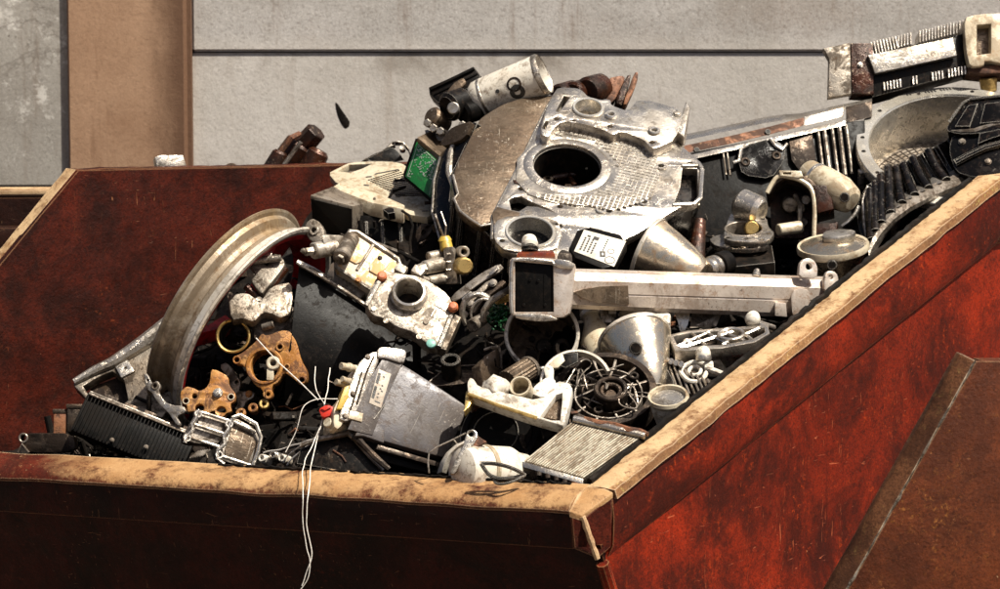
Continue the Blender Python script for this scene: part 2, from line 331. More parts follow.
BROWN = skipmat('rusty_brown_steel', (.125, .03, .009), (.055, .014, .005), (0.4250, 0.2720, 0.1530), .5, 6)
GREYE = skipmat('scuffed_grey_edge', (.125, .05, .022), (.045, .017, .008), (0.5270, 0.4250, 0.3060), .5, 9)
DARKRUST = skipmat('dark_brown_rust', (0.0382, 0.0110, 0.0059), (0.0153, 0.0051, 0.0034), (0.1700, 0.0850, 0.0425), .6)
# ---------------------------------------------------------------- the skip
al = radians(35)
bdir = V((sin(al), cos(al), 0)); nR = V((cos(al), -sin(al), 0))
A = P(587, 487, -.5); B = P(978, 176, .74); C_ = B + bdir*1.25
be = radians(28); mF = V((-sin(be), -cos(be), 0))
E0 = P(-150, 446, .36)
TL = P(75, 170, .73); TB = P(330, 180, 1.16); TB2 = TB + (TB-TL)*.55 + V((0, 0, .06))
nL = -V((sin(radians(40)), -cos(radians(40)), 0))
skip = T('scrap_skip', 'rusty red open steel skip heaped with scrap metal', 'skip')
I = IDENT
def sub(a, b, n): return [a.lerp(b, i/n) for i in range(n+1)]
# front lip: a flange rolled outward and down
g = G(); Ec = A.lerp(E0, 1.0)
prof = [(0, .012), (-.012, 0.004), (.0, -.001), (.03, -.006), (.058, -.014), (.075, -.026), (.081, -.038), (.079, -.044), (.07, -.046), (.055, -.044), (.02, -.036), (-.014, -.02)]
rows = []
for i, p in enumerate(sub(A, E0, 60)):
    t = i/60; wob = V((0, 0, noise.noise(V((t*14, 3, 0)))*.005)); jo = noise.noise(V((t*22, 9, 2)))*.006
    ext = 1.0 if i else 1.0
    rows.append([p + wob + mF*(d*(1+jo*8 if d > .05 else 1)) + V((0, 0, z)) for d, z in prof[1:]])
g.loft(rows)
lip = skip.part('front_lip', g, LIPM, I, label='tan worn lip along the low front edge'); setworn(lip, [.1, .1, .2, .45, .72, .95, 1.1, 1.1, 1.1, .8, .2])
# front face band + end panel sloping inward underneath
def hplate(g, pts, th, nrm):
    """a plate from 4 corners with thickness th along -nrm, lightly subdivided and buckled"""
    n = V(nrm).normalized(); g.hexa(list(pts)+[p-n*th for p in pts])
g = G()
a0 = A + mF*.074 + V((0, 0, -.04)); e0 = E0 + mF*.074 + V((0, 0, -.04))
a1 = A + mF*.06 + V((0, 0, -.12)); e1 = E0 + mF*.06 + V((0, 0, -.12))
hplate(g, (e1, a1, a0, e0), .02, mF)
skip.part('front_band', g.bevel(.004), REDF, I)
g = G(); inn = -mF
a2 = A + mF*.03 + nR*.05 + V((0, 0, -.11)); e2 = E0 + mF*.03 + V((0, 0, -.11))
a3 = a2 + inn*.33 + V((0, 0, -.85)); e3 = e2 + inn*.33 + V((0, 0, -.85))
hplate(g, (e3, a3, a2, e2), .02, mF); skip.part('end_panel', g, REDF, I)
# corner gusset that closes the lip at the near corner
g = G(); cz = V((0, 0, 1))
co = A + nR*.075
c1 = A + nR*.066 + mF*.004
top = [A + mF*.0 + cz*.001, A + mF*.045 - cz*.008, A + mF*.0815 - cz*.038, A + mF*.07 + nR*.026 - cz*.046, c1 - cz*.004, A + nR*.04 + cz*.0025]
g.loft([top, [p - cz*.012 for p in top]]); skip.part('corner_plate', g.bevel(.002, 2, 25), LIPM, I)
g = G()
tri = [A + mF*.0775 - cz*.04, A + mF*.062 - cz*.118, A + mF*.05 + nR*.053 - cz*.135, c1 - nR*.004 - cz*.118, c1 - nR*.001 - cz*.008, A + mF*.068 + nR*.026 - cz*.05]
g.loft([tri, [p - nR*.03 - mF*.04 for p in tri]]); skip.part('corner_fold', g.bevel(.004, 2, 25), REDDK, I)
g = G(); k0, k1 = A + mF*.069 + nR*.026 - cz*.048, A + mF*.05 + nR*.053 - cz*.136
g.tube([k0.lerp(k1, i/16) + nR*noise.noise(V((i*.3, 4, 4)))*.0025 for i in range(17)], [.0062+.0015*noise.noise(V((i*.4, 1, 9))) for i in range(17)], 8); skip.part('worn_corner', g, RIM, I, label='corner edge worn to tan metal')
# side panel seen from outside, with its folded top rim
def rimsweep(path, nrm, w, h, th, rag=.004, seed=0):
    g = G(); rows = []
    for i, (p, zdir) in enumerate(path):
        r = noise.noise(V((i*.37, seed, 1)))*rag; r2 = noise.noise(V((i*.61, seed, 5)))*rag
        rows.append([p - nrm*.0, p + nrm*(w*.5) + zdir*(.004+r*.5), p + nrm*(w+r) + zdir*r2, p + nrm*(w+r+.002) - zdir*.02, p + nrm*(w-.012) - zdir*.02, p + nrm*.0 - zdir*th])
    g.loft(rows); return g
up0 = V((0, 0, 1)); sl = (B-A).normalized(); perp = (up0 - sl*up0.dot(sl)).normalized()
path = [(A.lerp(B, i/70) + perp*noise.noise(V((i*.12, 4, 0)))*.004, perp) for i in range(71)]
setworn(skip.part('sloping_rim', rimsweep(path, nR, .068, .1, .02), RIM, I, label='sloping tan rim worn to pale metal'), [.2, .42, 1.0, 1.2, 1.2, .3])
cb = [(B.lerp(C_, i/20), up0) for i in range(21)]
skip.part('level_rim', rimsweep(cb, nR, .068, .1, .02, .003, 3), RIM, I)
BH = .135
g = G()
for i in range(24):
    pass
rows = []
for i in range(41):
    t = i/40; p = A.lerp(B, t); d = noise.noise(V((t*6, 2, 7)))*.004; h = BH*(.86+.16*t)
    rows.append([p+nR*(.061+d)-up0*.012, p+nR*(.066+d*2)-up0*(h*.55), p+nR*(.064+d)-up0*h, p+nR*(.05)-up0*(h+.028), p+nR*.03-up0*(h+.028), p+nR*.03-up0*.012])
g.loft(rows)
rows = [[p+nR*(.061)-up0*.012, p+nR*.066-up0*.08, p+nR*.064-up0*BH*1.02, p+nR*.05-up0*(BH+.028), p+nR*.03-up0*(BH+.028), p+nR*.03-up0*.012] for p in sub(B+bdir*.001, C_, 10)]
g.loft(rows); skip.part('rim_fold', g, RED, I)
# panel below
g = G(); q0 = A + nR*.045 + mF*.02
bt = -.95
pv = [q0 + up0*-.13, B + nR*.045 + up0*-.1, C_ + nR*.045 + up0*-.1]
foot = q0 + bdir*.42; foot = V((foot.x, foot.y, A.z+bt)); footC = V((C_.x, C_.y, A.z+bt)) + nR*.045; footB = V((B.x, B.y, A.z+bt)) + nR*.045
def gridstrip(g, tops, bots, nus, nv, nrm, th, amp, seed):
    """one buckled sheet hung between a top edge and a bottom edge"""
    bm = bmesh.new(); vs = []; cols = []
    for k_ in range(len(nus)):
        for i in range(nus[k_]+(1 if k_ == len(nus)-1 else 0)): cols.append((tops[k_].lerp(tops[k_+1], i/nus[k_]), bots[k_].lerp(bots[k_+1], i/nus[k_])))
    for a, d in cols:
        row = []
        for j in range(nv+1):
            p = a.lerp(d, j/nv); row.append(bm.verts.new(p + nrm*noise.noise(p*2.3+V((seed, 0, 0)))*amp + nrm*noise.noise(p*7+V((seed, 5, 0)))*amp*.3))
        vs.append(row)
    nu = len(vs)-1; bk = [[bm.verts.new(v.co - nrm*th) for v in row] for row in vs]
    for i in range(nu):
        for j in range(nv): bm.faces.new((vs[i][j], vs[i+1][j], vs[i+1][j+1], vs[i][j+1])); bm.faces.new((bk[i][j+1], bk[i+1][j+1], bk[i+1][j], bk[i][j]))
    for i in range(nu):
        for j in (0, nv): bm.faces.new((vs[i][j], vs[i+1][j], bk[i+1][j], bk[i][j]))
    for j in range(nv):
        for i in (0, nu): bm.faces.new((vs[i][j], vs[i][j+1], bk[i][j+1], bk[i][j]))
    bmesh.ops.recalc_face_normals(bm, faces=bm.faces); g._add(bm)
gridstrip(g, pv, [foot, footB, footC], [44, 24], 34, nR, .012, .014, 2)
skip.part('side_panel', g, RED, I)
# corner post edge (fold between side and end panel)
g = G(); ea = q0 + up0*-.15; eb = foot + up0*0
g.tube([ea.lerp(eb, i/8)+nR*.004 for i in range(9)], .014, 8); skip.part('corner_seam', g, RED, I)
# weld seam across the side panel
g = G(); w0 = P(690, 497, -.17); 
def onR(px, py, off=.052):
    o = A + nR*off; r = ray(px, py); return CAM + r*((o-CAM).dot(nR)/r.dot(nR))
pts = [onR(688+ (912-688)*i/24, 495+14*i/24 + random.uniform(-.6, .6), .053) for i in range(25)]
g.tube(pts, .004, 6); skip.part('weld_seam', g, REDDK, I)
# left side panel, seen from inside
g = G()
flo = A.z+bt
Ed = V((E0.x+.25, E0.y+.25, flo)); TBd = V((TB2.x, TB2.y, flo)); TLd = V((TL.x, TL.y, flo))
gridstrip(g, [E0+V((0, 0, .02)), TL, TB2], [Ed, TLd, TBd], [20, 34], 26, nL, .02, .016, 7)
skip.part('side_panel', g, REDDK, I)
g = G(); ev = (TL-E0).normalized(); tv = (TB-TL).normalized()
pl = [E0.lerp(TL, i/30) for i in range(31)]
rows = []
for i, p in enumerate(pl):
    j = noise.noise(V((i*.5, 1, 8)))*.003
    pn = ev.cross(nL).normalized(); pn = pn if pn.z > 0 else -pn
    rows.append([p - nL*.004 + pn*(.003+j), p + nL*.035 + pn*(.004+j), p+nL*.045+pn*-.004, p + nL*.045 - pn*.05, p+nL*.03 - pn*.05, p - nL*(.004+j)-pn*.006])
g.loft(rows); skip.part('sloping_rim', g, RIM, I, label='narrow tan rim on the far sloping side')
g = G(); rows = []
for i, p in enumerate(sub(TL, TB2, 40)):
    j = noise.noise(V((i*.45, 6, 8)))*.004
    rows.append([p - nL*.003 + up0*(.002+j), p+nL*.03+up0*(.003+j), p+nL*.045-up0*.006, p+nL*.045-up0*.05, p+nL*.03-up0*.05, p-nL*.003-up0*.008])
g.loft(rows); skip.part('level_rim', g, REDDK, I)
# back panel and floor, mostly under the scrap
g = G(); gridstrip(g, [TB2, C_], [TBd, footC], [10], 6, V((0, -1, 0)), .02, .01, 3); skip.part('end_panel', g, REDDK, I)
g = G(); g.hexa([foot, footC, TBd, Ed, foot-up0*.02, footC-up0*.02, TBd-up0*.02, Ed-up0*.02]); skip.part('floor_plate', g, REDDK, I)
# ---------------------------------------------------------------- building wall behind
def concmat(name, base, alt, dark, grain=1.0, crack=0, stain=None, seam=False):
    m, nt, b = newmat(name); n = N(nt)
    c = n.mix(n.ramp(n.noise(2.2, 10, .7, dist=.5), .36, .62), (*base, 1), (*alt, 1))
    c = n.mix(n.math('MULTIPLY', n.ramp(n.noise(95, 3, .75, off=2), .48, .68), .45*grain), c, (*dark, 1))
    c = n.mix(n.math('MULTIPLY', n.ramp(n.noise(170, 2, .6, off=12), .56, .66), .3*grain), c, (min(1, base[0]*1.45), min(1, base[1]*1.45), min(1, base[2]*1.45), 1))
    c = n.mix(n.math('MULTIPLY', n.ramp(n.noise(13, 3, .8, off=6), .70, .75), .85), c, (dark[0]*.45, dark[1]*.36, dark[2]*.28, 1))
    c = n.mix(n.math('MULTIPLY', n.ramp(n.noise(2.0, 7, .72, vec=n.vec((7, 7, .6)), off=9), .52, .68), .45), c, (dark[0]*1.2, dark[1]*1.0, dark[2]*.85, 1))
    c = n.mix(n.math('MULTIPLY', n.ramp(n.noise(1.1, 6, .7, off=29), .52, .66), .35), c, (dark[0]*1.5, dark[1]*1.35, dark[2]*1.2, 1))
    if crack:
        pale = n.ramp(n.noise(6, 10, .8, off=31), .52, .6); c = n.mix(n.math('MULTIPLY', pale, .65), c, (.66, .63, .58, 1))
        for o_, sc_ in ((33, 1.3), (55, 1.9)):
            d = n.math('ABSOLUTE', n.math('SUBTRACT', n.noise(sc_, 7, .6, dist=.3, off=o_), .5)); cr = n.math('MULTIPLY', n.ramp(d, .006, .001), n.ramp(n.noise(1.7, 3, .5, off=o_+3), .45, .55)); c = n.mix(n.math('MULTIPLY', cr, .4), c, (.09, .07, .055, 1))
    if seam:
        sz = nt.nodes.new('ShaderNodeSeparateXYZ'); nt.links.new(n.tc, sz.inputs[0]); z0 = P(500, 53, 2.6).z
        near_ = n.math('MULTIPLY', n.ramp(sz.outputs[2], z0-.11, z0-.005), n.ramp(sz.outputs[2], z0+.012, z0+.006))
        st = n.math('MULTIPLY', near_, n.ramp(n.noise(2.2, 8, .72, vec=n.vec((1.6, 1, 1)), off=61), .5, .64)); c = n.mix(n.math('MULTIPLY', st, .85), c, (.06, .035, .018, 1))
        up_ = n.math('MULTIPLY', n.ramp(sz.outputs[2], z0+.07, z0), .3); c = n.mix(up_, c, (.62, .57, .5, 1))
    if stain:  # second colour fading in between two x positions
        sx = nt.nodes.new('ShaderNodeSeparateXYZ'); nt.links.new(n.tc, sx.inputs[0])
        st = n.ramp(n.math('ADD', sx.outputs[0], n.math('MULTIPLY', n.math('SUBTRACT', n.noise(9, 8, .75, vec=n.vec((1, 1, .35)), off=41), .5), .16)), stain[0], stain[1]); c = n.mix(n.math('MULTIPLY', st, .8), c, (*stain[2], 1))
    nt.links.new(c, b.inputs['Base Color']); b.inputs['Roughness'].default_value = .75; b.inputs['Specular IOR Level'].default_value = .3
    h = n.math('ADD', n.math('MULTIPLY', n.noise(120, 4, .75, off=1), .9), n.math('MULTIPLY', n.noise(14, 7, .65, off=17), 1.8))
    n.lk(n.bump(h, .32, .004), b.inputs['Normal']); return m
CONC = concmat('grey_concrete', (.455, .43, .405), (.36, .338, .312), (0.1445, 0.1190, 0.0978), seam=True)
FLAKE = concmat('flaking_grey_paint', (0.3400, 0.3187, 0.2848), (0.2635, 0.2422, 0.2125), (0.1275, 0.1062, 0.0850), .7, 1)
TANP = concmat('tan_painted_post', (.36, .225, .14), (.28, .165, .098), (0.1020, 0.0510, 0.0255), .5, 0, (P(138, 100, 2.55).x, P(182, 100, 2.55).x, (0.0638, 0.0255, 0.0110)))  # colour turns darker brown towards the post's right edge
WY = 2.6
wall = T('concrete_wall', 'grey concrete slab wall with tan post behind the skip', 'wall')
def slab(name, x0, y0, x1, y1, Yf, th, mat, bev=.012, sag=0):
    a = P(x0, y1, Yf); b = P(x1, y0, Yf); a = V((min(a.x, b.x), Yf, min(a.z, b.z))); c = V((max(P(x0, y1, Yf).x, P(x1, y0, Yf).x), Yf+th, max(P(x0, y1, Yf).z, P(x1, y0, Yf).z)))
    g = G(); bm = bmesh.new(); bmesh.ops.create_cube(bm, size=1)
    for v in bm.verts: v.co = V(((a.x+c.x)/2+v.co.x*(c.x-a.x), (a.y+c.y)/2+v.co.y*th, (a.z+c.z)/2+v.co.z*(c.z-a.z)))
    bmesh.ops.bevel(bm, geom=list(bm.edges), offset=bev, segments=3, affect='EDGES')
    g._add(bm); return wall.part(name, g, mat, I)
slab('concrete_slab', 192, -260, 1500, 51.6, WY-.003, .2, CONC, .007)
slab('concrete_slab', 192, 53.0, 1500, 330, WY+.004, .2, CONC, .01)
slab('concrete_slab', 192, 334, 1500, 640, WY+.002, .2, CONC, .014)
slab('concrete_slab', 192, 644, 1500, 900, WY, .2, CONC, .014)
slab('backing', -700, -300, 1550, 905, WY+.21, .05, DARKRUST, .004)
slab('wall_post', 74, -300, 187, 905, WY-.05, .22, TANP, .022)
slab('painted_panel', -700, -300, 71, 188, WY-.03, .2, FLAKE, .01)
slab('painted_panel', -700, 193, 71, 905, WY+.0, .2, DARKRUST, .01)
def on_wall(px, py, off=.0): return P(px, py, WY-off)
# tar stain on the slab: a flat smear of old sealant
fw = Fr(342, 115, WY+.004, (0, -1, 0))
g = G(); g.prism(fw.poly([(335, 102), (338, 104), (341, 109), (346, 116), (350, 122), (349, 127), (345, 129), (341, 124), (338, 117), (336, 110)]), z0=-.003, z1=.0006, bevel=.0002, rnd=2)
wall.part('sealant_smear', g, M_['dark'], fw)
# ---------------------------------------------------------------- second skip behind, at the far side
far = T('rusty_skip', 'dark red skip rim behind the flaking painted panel', 'skip')
g = G(); a = P(-260, 197, 1.75); b = P(78, 195, 1.75)
g.hexa([a, b, b+V((0, 0, .016)), a+V((0, 0, .016)), a+V((0, .1, 0)), b+V((0, .1, 0)), b+V((0, .1, .016)), a+V((0, .1, .016))], .004); far.part('rim', g, RIM, I)
g = G(); c = V((0, 0, -1.1)); 
g.hexa([a+c, b+c, b-V((0, 0, .001)), a-V((0, 0, .001)), a+c+V((0, .06, 0)), b+c+V((0, .06, 0)), b+V((0, .06, -.001)), a+V((0, .06, -.001))], .006)
g.box(((a.x+b.x)/2, a.y-.02, a.z-.11), (b.x-a.x-.02, .05, .06), .01); far.part('side_panel', g, DARKRUST, I)
# ---------------------------------------------------------------- brown container nearest the camera
near = T('steel_container', 'rusty brown steel container corner in front of the red skip', 'container')
nY = -.85
fn = Fr(900, 470, nY, (.12, -1, .05))
g = G(); gp = fn.poly([(976, 361), (1160, 362), (1160, 760), (752, 760)])
g.prism(gp, z0=-.02, z1=0, bevel=.003); near.part('side_panel', g, BROWN, fn)
g = G(); e1, e2 = fn.at(976, 361, .0), fn.at(752, 760, .0)
d = (e2-e1).normalized(); pr = V((-d.y, d.x, 0)); pr = pr if pr.x < 0 else -pr
n_ = 24; rows = []
for i in range(n_+1):
    p = e1.lerp(e2, i/n_) + pr*noise.noise(V((i*.4, 0, 3)))*.0015
    rows.append([p + V((0, 0, .004)), p + pr*.006 + V((0, 0, .004)), p + pr*.03 + V((0, 0, -.02)), p + pr*.033 + V((0, 0, -.04)), p + pr*.02 + V((0, 0, -.05)), p + V((0, 0, -.0225))])
g.loft(rows); near.part('folded_edge', g.bevel(.004, 2, 20), GREYE, fn)
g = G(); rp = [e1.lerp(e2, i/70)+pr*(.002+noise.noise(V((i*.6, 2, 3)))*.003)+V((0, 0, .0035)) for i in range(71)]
g.tube(rp, [.0012+.0026*max(0, noise.noise(V((i*.35, 7, 1)))+.25) for i in range(71)], 6); near.part('pale_ridge', g, M_['aludull'], fn, label='thin pale ridge')  # thin pale strip of uneven width along the ridge
g = G(); t1 = fn.at(950, 362, -.24); t2 = fn.at(1160, 362, -.24)
pts = fn.poly([(985, 361.5), (1160, 362.5)]); 
g.hexa([V((pts[0].x, pts[0].y, -.021)), V((pts[1].x, pts[1].y, -.021)), V((pts[1].x, pts[1].y-.02, -.021)), V((pts[0].x, pts[0].y-.02, -.021)), V((pts[0].x, pts[0].y, -.1)), V((pts[1].x, pts[1].y, -.1)), V((pts[1].x, pts[1].y-.02, -.1)), V((pts[0].x, pts[0].y-.02, -.1))], .003)
near.part('top_flange', g, BROWN, fn)
# ---------------------------------------------------------------- ground
g = G(); gm = concmat('dusty_yard_ground', (.16, .13, .1), (.12, .095, .075), (.06, .045, .035))
g.hexa([V((-40, -40, flo-.1)), V((40, -40, flo-.1)), V((40, 60, flo-.1)), V((-40, 60, flo-.1)), V((-40, -40, flo-.2)), V((40, -40, flo-.2)), V((40, 60, flo-.2)), V((-40, 60, flo-.2))])
solo('ground', g, gm, I, kind='structure')
# ================================================================= the heap, left half
def mm(px, k=.0022): return px*k
# ---- wheel rim leaning in the skip
wx = V((.80, -.40, -.46)).normalized()     # axle, towards the open face
fr = Fr(240, 322, .5, tuple(wx))
def wheel():
    t = T('wheel_rim', 'bare motorcycle wheel rim with weathered gold-grey tread and red inner face', 'wheel rim')
    k = fr.k; R0 = 117*k
    W2 = 20*k
    prof = [(R0*.985, -W2*1.04), (R0*1.012, -W2*1.02), (R0*1.02, -W2*.93), (R0*1.0, -W2*.86), (R0*.965, -W2*.82), (R0*.958, -W2*.56), (R0*.945, -W2*.5), (R0*.90, -W2*.36), (R0*.89, -W2*.3), (R0*.888, -W2*.02), (R0*.895, W2*.04), (R0*.935, W2*.16), (R0*.945, W2*.22), (R0*.95, W2*.42), (R0*.962, W2*.46), (R0*.965, W2*.72)]
    inner = [(R0*.93, W2*.72), (R0*.86, W2*.3), (R0*.835, 0), (R0*.84, -W2*.25), (R0*.93, -W2*.7), (R0*.97, -W2)]
    g = G(); g.lathe(prof+inner+[prof[0]], 128); t.part('tread_band', g, M_['wheel'], fr, ang=14)
    g = G(); g.lathe([(R0*.935, W2*.50), (R0*.967, W2*.47), (R0*.972, W2*.74), (R0*.98, W2*.82), (R0*1.012, W2*.88), (R0*1.022, W2*.95), (R0*1.012, W2*1.04), (R0*.985, W2*1.06), (R0*.955, W2*1.0), (R0*.935, W2*.9), (R0*.935, W2*.50)], 128); t.part('bright_flange', g, M_['wheelbright'], fr, ang=20)
    g = G(); g.lathe([(R0*.93, W2*.78), (R0*.945, W2*.92), (R0*.95, W2*.98), (R0*.90, W2*.9), (R0*.80, W2*.25), (R0*.78, -W2*.3), (R0*.84, -W2*.55), (R0*.86, -W2*.3), (R0*.835, W2*.1), (R0*.93, W2*.78)], 128); t.part('inner_face', g, M_['redpaint'], fr)
    # three broad red spokes and a hub
    for a in (150, 270, 30):
        g = G(); c, s_ = cos(radians(a)), sin(radians(a))
        sec = []
        for q, wd in ((.16, .10), (.4, .075), (.62, .085), (.82, .16)):
            ctr = V((c, s_, 0))*R0*q; sd = V((-s_, c, 0))*R0*wd; zt = -W2*(.35 if q > .5 else .1)
            sec.append([ctr-sd+V((0, 0, zt-.012)), ctr+sd+V((0, 0, zt-.012)), ctr+sd*.9+V((0, 0, zt+.008)), ctr+sd*.35+V((0, 0, zt+.016)), ctr-sd*.35+V((0, 0, zt+.016)), ctr-sd*.9+V((0, 0, zt+.008))])
        g.loft(sec); t.part('spoke', g, M_['redpaint'], fr)
    g = G(); g.pipe((0, 0, .012), (0, 0, -W2*.8), R0*.2, R0*.12, 48); t.part('hub', g, M_['darksteel'], fr)
    g = G(); q = fr.at(172, 367, 0); an = math.atan2(q.y, q.x)
    g.cyl(V((cos(an), sin(an), 0))*R0*.845+V((0, 0, .0)), V((cos(an), sin(an), 0))*R0*.868, .008); t.part('valve_hole', g, M_['black'], fr)
    return t
wheel()
# ---- brass-lipped sleeve, dark inside
def ring(name, label, cat, px, py, Y, n, ro, ri, length, mats, seg=48, depth=None, ro2=None, lipname='rim', body='barrel'):
    f = Fr(px, py, Y, n); k = f.k; t = T(name, label, cat)
    g = G(); g.pipe((0, 0, -ro*.06*k), (0, 0, -length*k), (ro-.6)*k, ri*k, seg, depth and depth*k, ro2 and ro2*k); t.part(body, g, mats[0], f)
    g = G(); g.lathe([((ri-.2)*k, -ro*.07*k), ((ri+.3)*k, .0), ((ri+ro)/2*k, ro*.05*k), ((ro-.2)*k, 0), (ro*k, -ro*.07*k), ((ri-.2)*k, -ro*.07*k)], seg); t.part(lipname, g, mats[1], f)
    return t, f
ring('metal_sleeve', 'short round sleeve with pale brass lip and dark bore inside the wheel', 'pipe sleeve', 233, 336, .28, (-.05, -.97, .22), 17.5, 14.6, 46, (M_['darksteel'], M_['brass']))
def plate(name, label, cat, f, outline, holes, th, mat, bev=.6, rnd=1, group=None, parts=None, mainname='plate', wedges=()):
    k = f.k; hs = []
    for h in holes:
        if len(h) == 3 and not isinstance(h[0], tuple): c = f.at(h[0], h[1]); hs.append(circ((c.x, c.y), h[2]*k, 24))
        else: hs.append(f.poly(h))
    g = G(); g.prism(f.poly(outline), hs, -th*k, 0, bev*k, rnd)
    if parts is None: return solo(name, g, mat, f, label, cat, group)
    t = T(name, label, cat, group); o = t.part(mainname, g, mat, f); return t, o
def boss(t, f, pts, mat, r, h, name='boss', hole=.5, hm=None, parent=None, w0=-.001):
    """little round bosses with a bored centre standing on a face"""
    for (x, y) in pts:
        c = f.at(x, y); g = G(); k = f.k
        if hole: g.pipe((c.x, c.y, h*k), (c.x, c.y, w0), r*k, r*hole*k, 20)
        else: g.cyl((c.x, c.y, w0), (c.x, c.y, h*k), r*k, seg=20)
        t.part(name, g, mat, f, parent)
def bolts(t, f, pts, mat, r=3, h=2, name='bolt', w0=0.0, parent=None):
    for (x, y) in pts:
        c = f.at(x, y, w0); g = G(); k = f.k; a = random.uniform(0, 1)
        g.cyl((c.x, c.y, w0-.002), (c.x, c.y, w0+h*.35*k), r*1.25*k, seg=20)
        g.prism(circ((c.x, c.y), r*k, 6, a0=a), (), w0, w0+h*k, .25*k)
        t.part(name, g, mat, f, parent)
# ---- ochre covers
f = Fr(272, 365, .24, (-.10, -.95, .3))
t, o = plate('engine_cover', 'ochre stained engine cover with large round bore, below the brass-lipped sleeve', 'engine cover', f,
  [(256, 341), (262, 333), (266, 336), (282, 330), (290, 331), (297, 343), (301, 360), (307, 370), (307, 380), (301, 386), (293, 378), (284, 372), (278, 383), (272, 385), (272, 396), (266, 398), (261, 388), (256, 386), (249, 377), (244, 365), (234, 363), (233, 357), (240, 354), (246, 350)],
  [[(264.5+13.5*cos(a*.2618), 366+15.5*sin(a*.2618)) for a in range(24)], (237, 360, 2.6), (280, 347, 2.4), (268, 392, 2.6), (301.5, 380, 3)], 14, M_['orange'], .9, 1, parts=1, mainname='cover_plate')
boss(t, f, [(237, 360), (280, 347), (268, 392), (302, 380)], M_['orange'], 4.3, 1.6, hole=.6)
boss(t, f, [(287, 367)], M_['orange'], 3.2, 2.0, hole=.6, name='oil_plug')
g = G(); c = f.at(264.5, 366); g.pipe((c.x, c.y, .004), (c.x, c.y, -.05), 19*f.k, 15.5*f.k, 48); t.part('bore_ring', g, M_['orange'], f)
g = G(); c = f.at(273, 363, .006); g.pipe((c.x, c.y, .008), (c.x, c.y, -.01), 7*f.k, 3.2*f.k, 24); c2 = f.at(270, 374, .006); g.box((c2.x, c2.y, -.001), (7*f.k, 12*f.k, .012), .002); t.part('bearing_lug', g, M_['cream'], f)
f = Fr(210, 392, .235, (-.05, -.9, .42))
t, o = plate('gasket_plate', 'ochre stained flat pump plate with bolt in its centre beside the wheel', 'metal plate', f,
  [(180, 392), (186, 386), (194, 388), (199, 391), (206, 388), (210, 381), (211, 369), (217, 370), (228, 376), (229, 385), (236, 394), (235, 401), (230, 404), (232, 412), (222, 414), (213, 410), (206, 416), (196, 411), (187, 412), (187, 405), (181, 402)],
  [(194.5, 396, 2.6), (186, 401, 3), (231, 397, 2.6), (199.5, 408, 4.5), (221, 411, 5)], 7, M_['orange'], .8, 1, parts=1)
bolts(t, f, [(218, 393)], M_['alu'], 4, 4)
boss(t, f, [(186, 401), (231, 397)], M_['cream'], 3.6, .8, hole=.7, name='washer')
for i, (x, y, n_) in enumerate([(253, 408, (-.2, -.85, .5)), (264, 404, (.1, -.9, .4)), (241, 413, (-.1, -.8, .55)), (268, 394.5, (0, -.95, .3))]):
    f = Fr(x, y, .2, n_); g = G(); g.pipe((0, 0, .004), (0, 0, -.014), 5.2*f.k, 1.9*f.k, 24)
    solo('metal_bush', g, M_['orange'] if i != 1 else M_['brass'], f, ['small ochre bush just right of the ochre pump plate', 'small pale brass bush, uppermost under the ochre engine cover', 'small ochre bush nearest the aluminium extrusion', 'small ochre bush stuck on the lower ear of the engine cover'][i], 'bush')
f = Fr(242, 388, .27, (-.2, -.9, .35))
t, o = plate('bracket_arm', 'dark bent bracket with bolted pads between the two ochre castings', 'bracket', f, [(219, 365), (227, 362), (236, 374), (241, 383), (238, 391), (246, 391), (255, 392), (253, 398), (246, 401), (243, 408), (234, 410), (238, 403), (230, 394), (228, 380)], [(236.5, 382, 2)], 9, M_['aludull'], .8, 1, parts=1, mainname='arm')
bolts(t, f, [(249, 394)], M_['orange'], 3, 2)
# ---- saddle shaped bracket & casting inside the wheel
f = Fr(262, 305, .29, (.05, -.8, .6))
t, o = plate('cast_bracket', 'pale grey saddle shaped cast bracket with a V notch in its top edge', 'bracket', f,
  [(228, 296), (231, 294), (247, 292), (257, 299), (262, 299.5), (268, 289), (276, 284), (292, 281.5), (293, 300), (290, 314), (280, 318), (273, 314), (263, 312), (254, 322), (243, 318), (231, 320)], [(259, 299.8, 1.6)], 13, M_['aludull'], 2, 1, parts=1, mainname='saddle')
f2 = Fr(275, 328, .31, (.05, -.8, .5))
g = G(); g.prism(f2.poly([(252, 318), (292, 312), (293, 334), (284, 342), (254, 338)]), (), -.03, 0, .004); t.part('foot', g, M_['aludull'], f2)
f2 = Fr(268, 326, .29, (-.4, -.7, .6)); g = G(); g.cyl((-.014, 0, 0), (.016, .002, 0), .009); t.part('dowel', g, M_['steel'], f2)
f = Fr(266, 272, .34, (-.1, -.8, .6))
t, o = plate('footrest_hanger', 'dull alloy footrest hanger lying in the upper half of the wheel', 'bracket', f,
  [(247, 262), (251, 256), (266, 253), (276, 253), (283, 258), (285, 264), (280, 272), (266, 289), (262, 294), (256, 288), (250, 279), (256, 274), (252, 268)], [(267, 263.5, 1.8)], 12, M_['aludull'], 1.6, 1, parts=1, mainname='hanger')
g = G(); a = f.at(249, 261, .006); b = f.at(281, 258, .012); g.cyl(a, b, .011, .008); t.part('foot_peg', g, M_['alu'], f)
g = G(); a = f.at(268, 255, .012); g.box(a, (.02, .012, .012), .003); t.part('lug', g, M_['alubright'], f)
f = Fr(262, 296, .42, (-.3, -.8, .5))
g = G(); a = f.L(246, 286, .34); b = f.L(258, 297, .33); c = f.L(272, 286, .345); d = f.L(286, 268, .36)
g.tube([a, b, c, d], .009, 8); solo('bent_rod', g, M_['oilybrown'], f, 'dark bent rod across the wheel opening above the saddle bracket', 'rod')
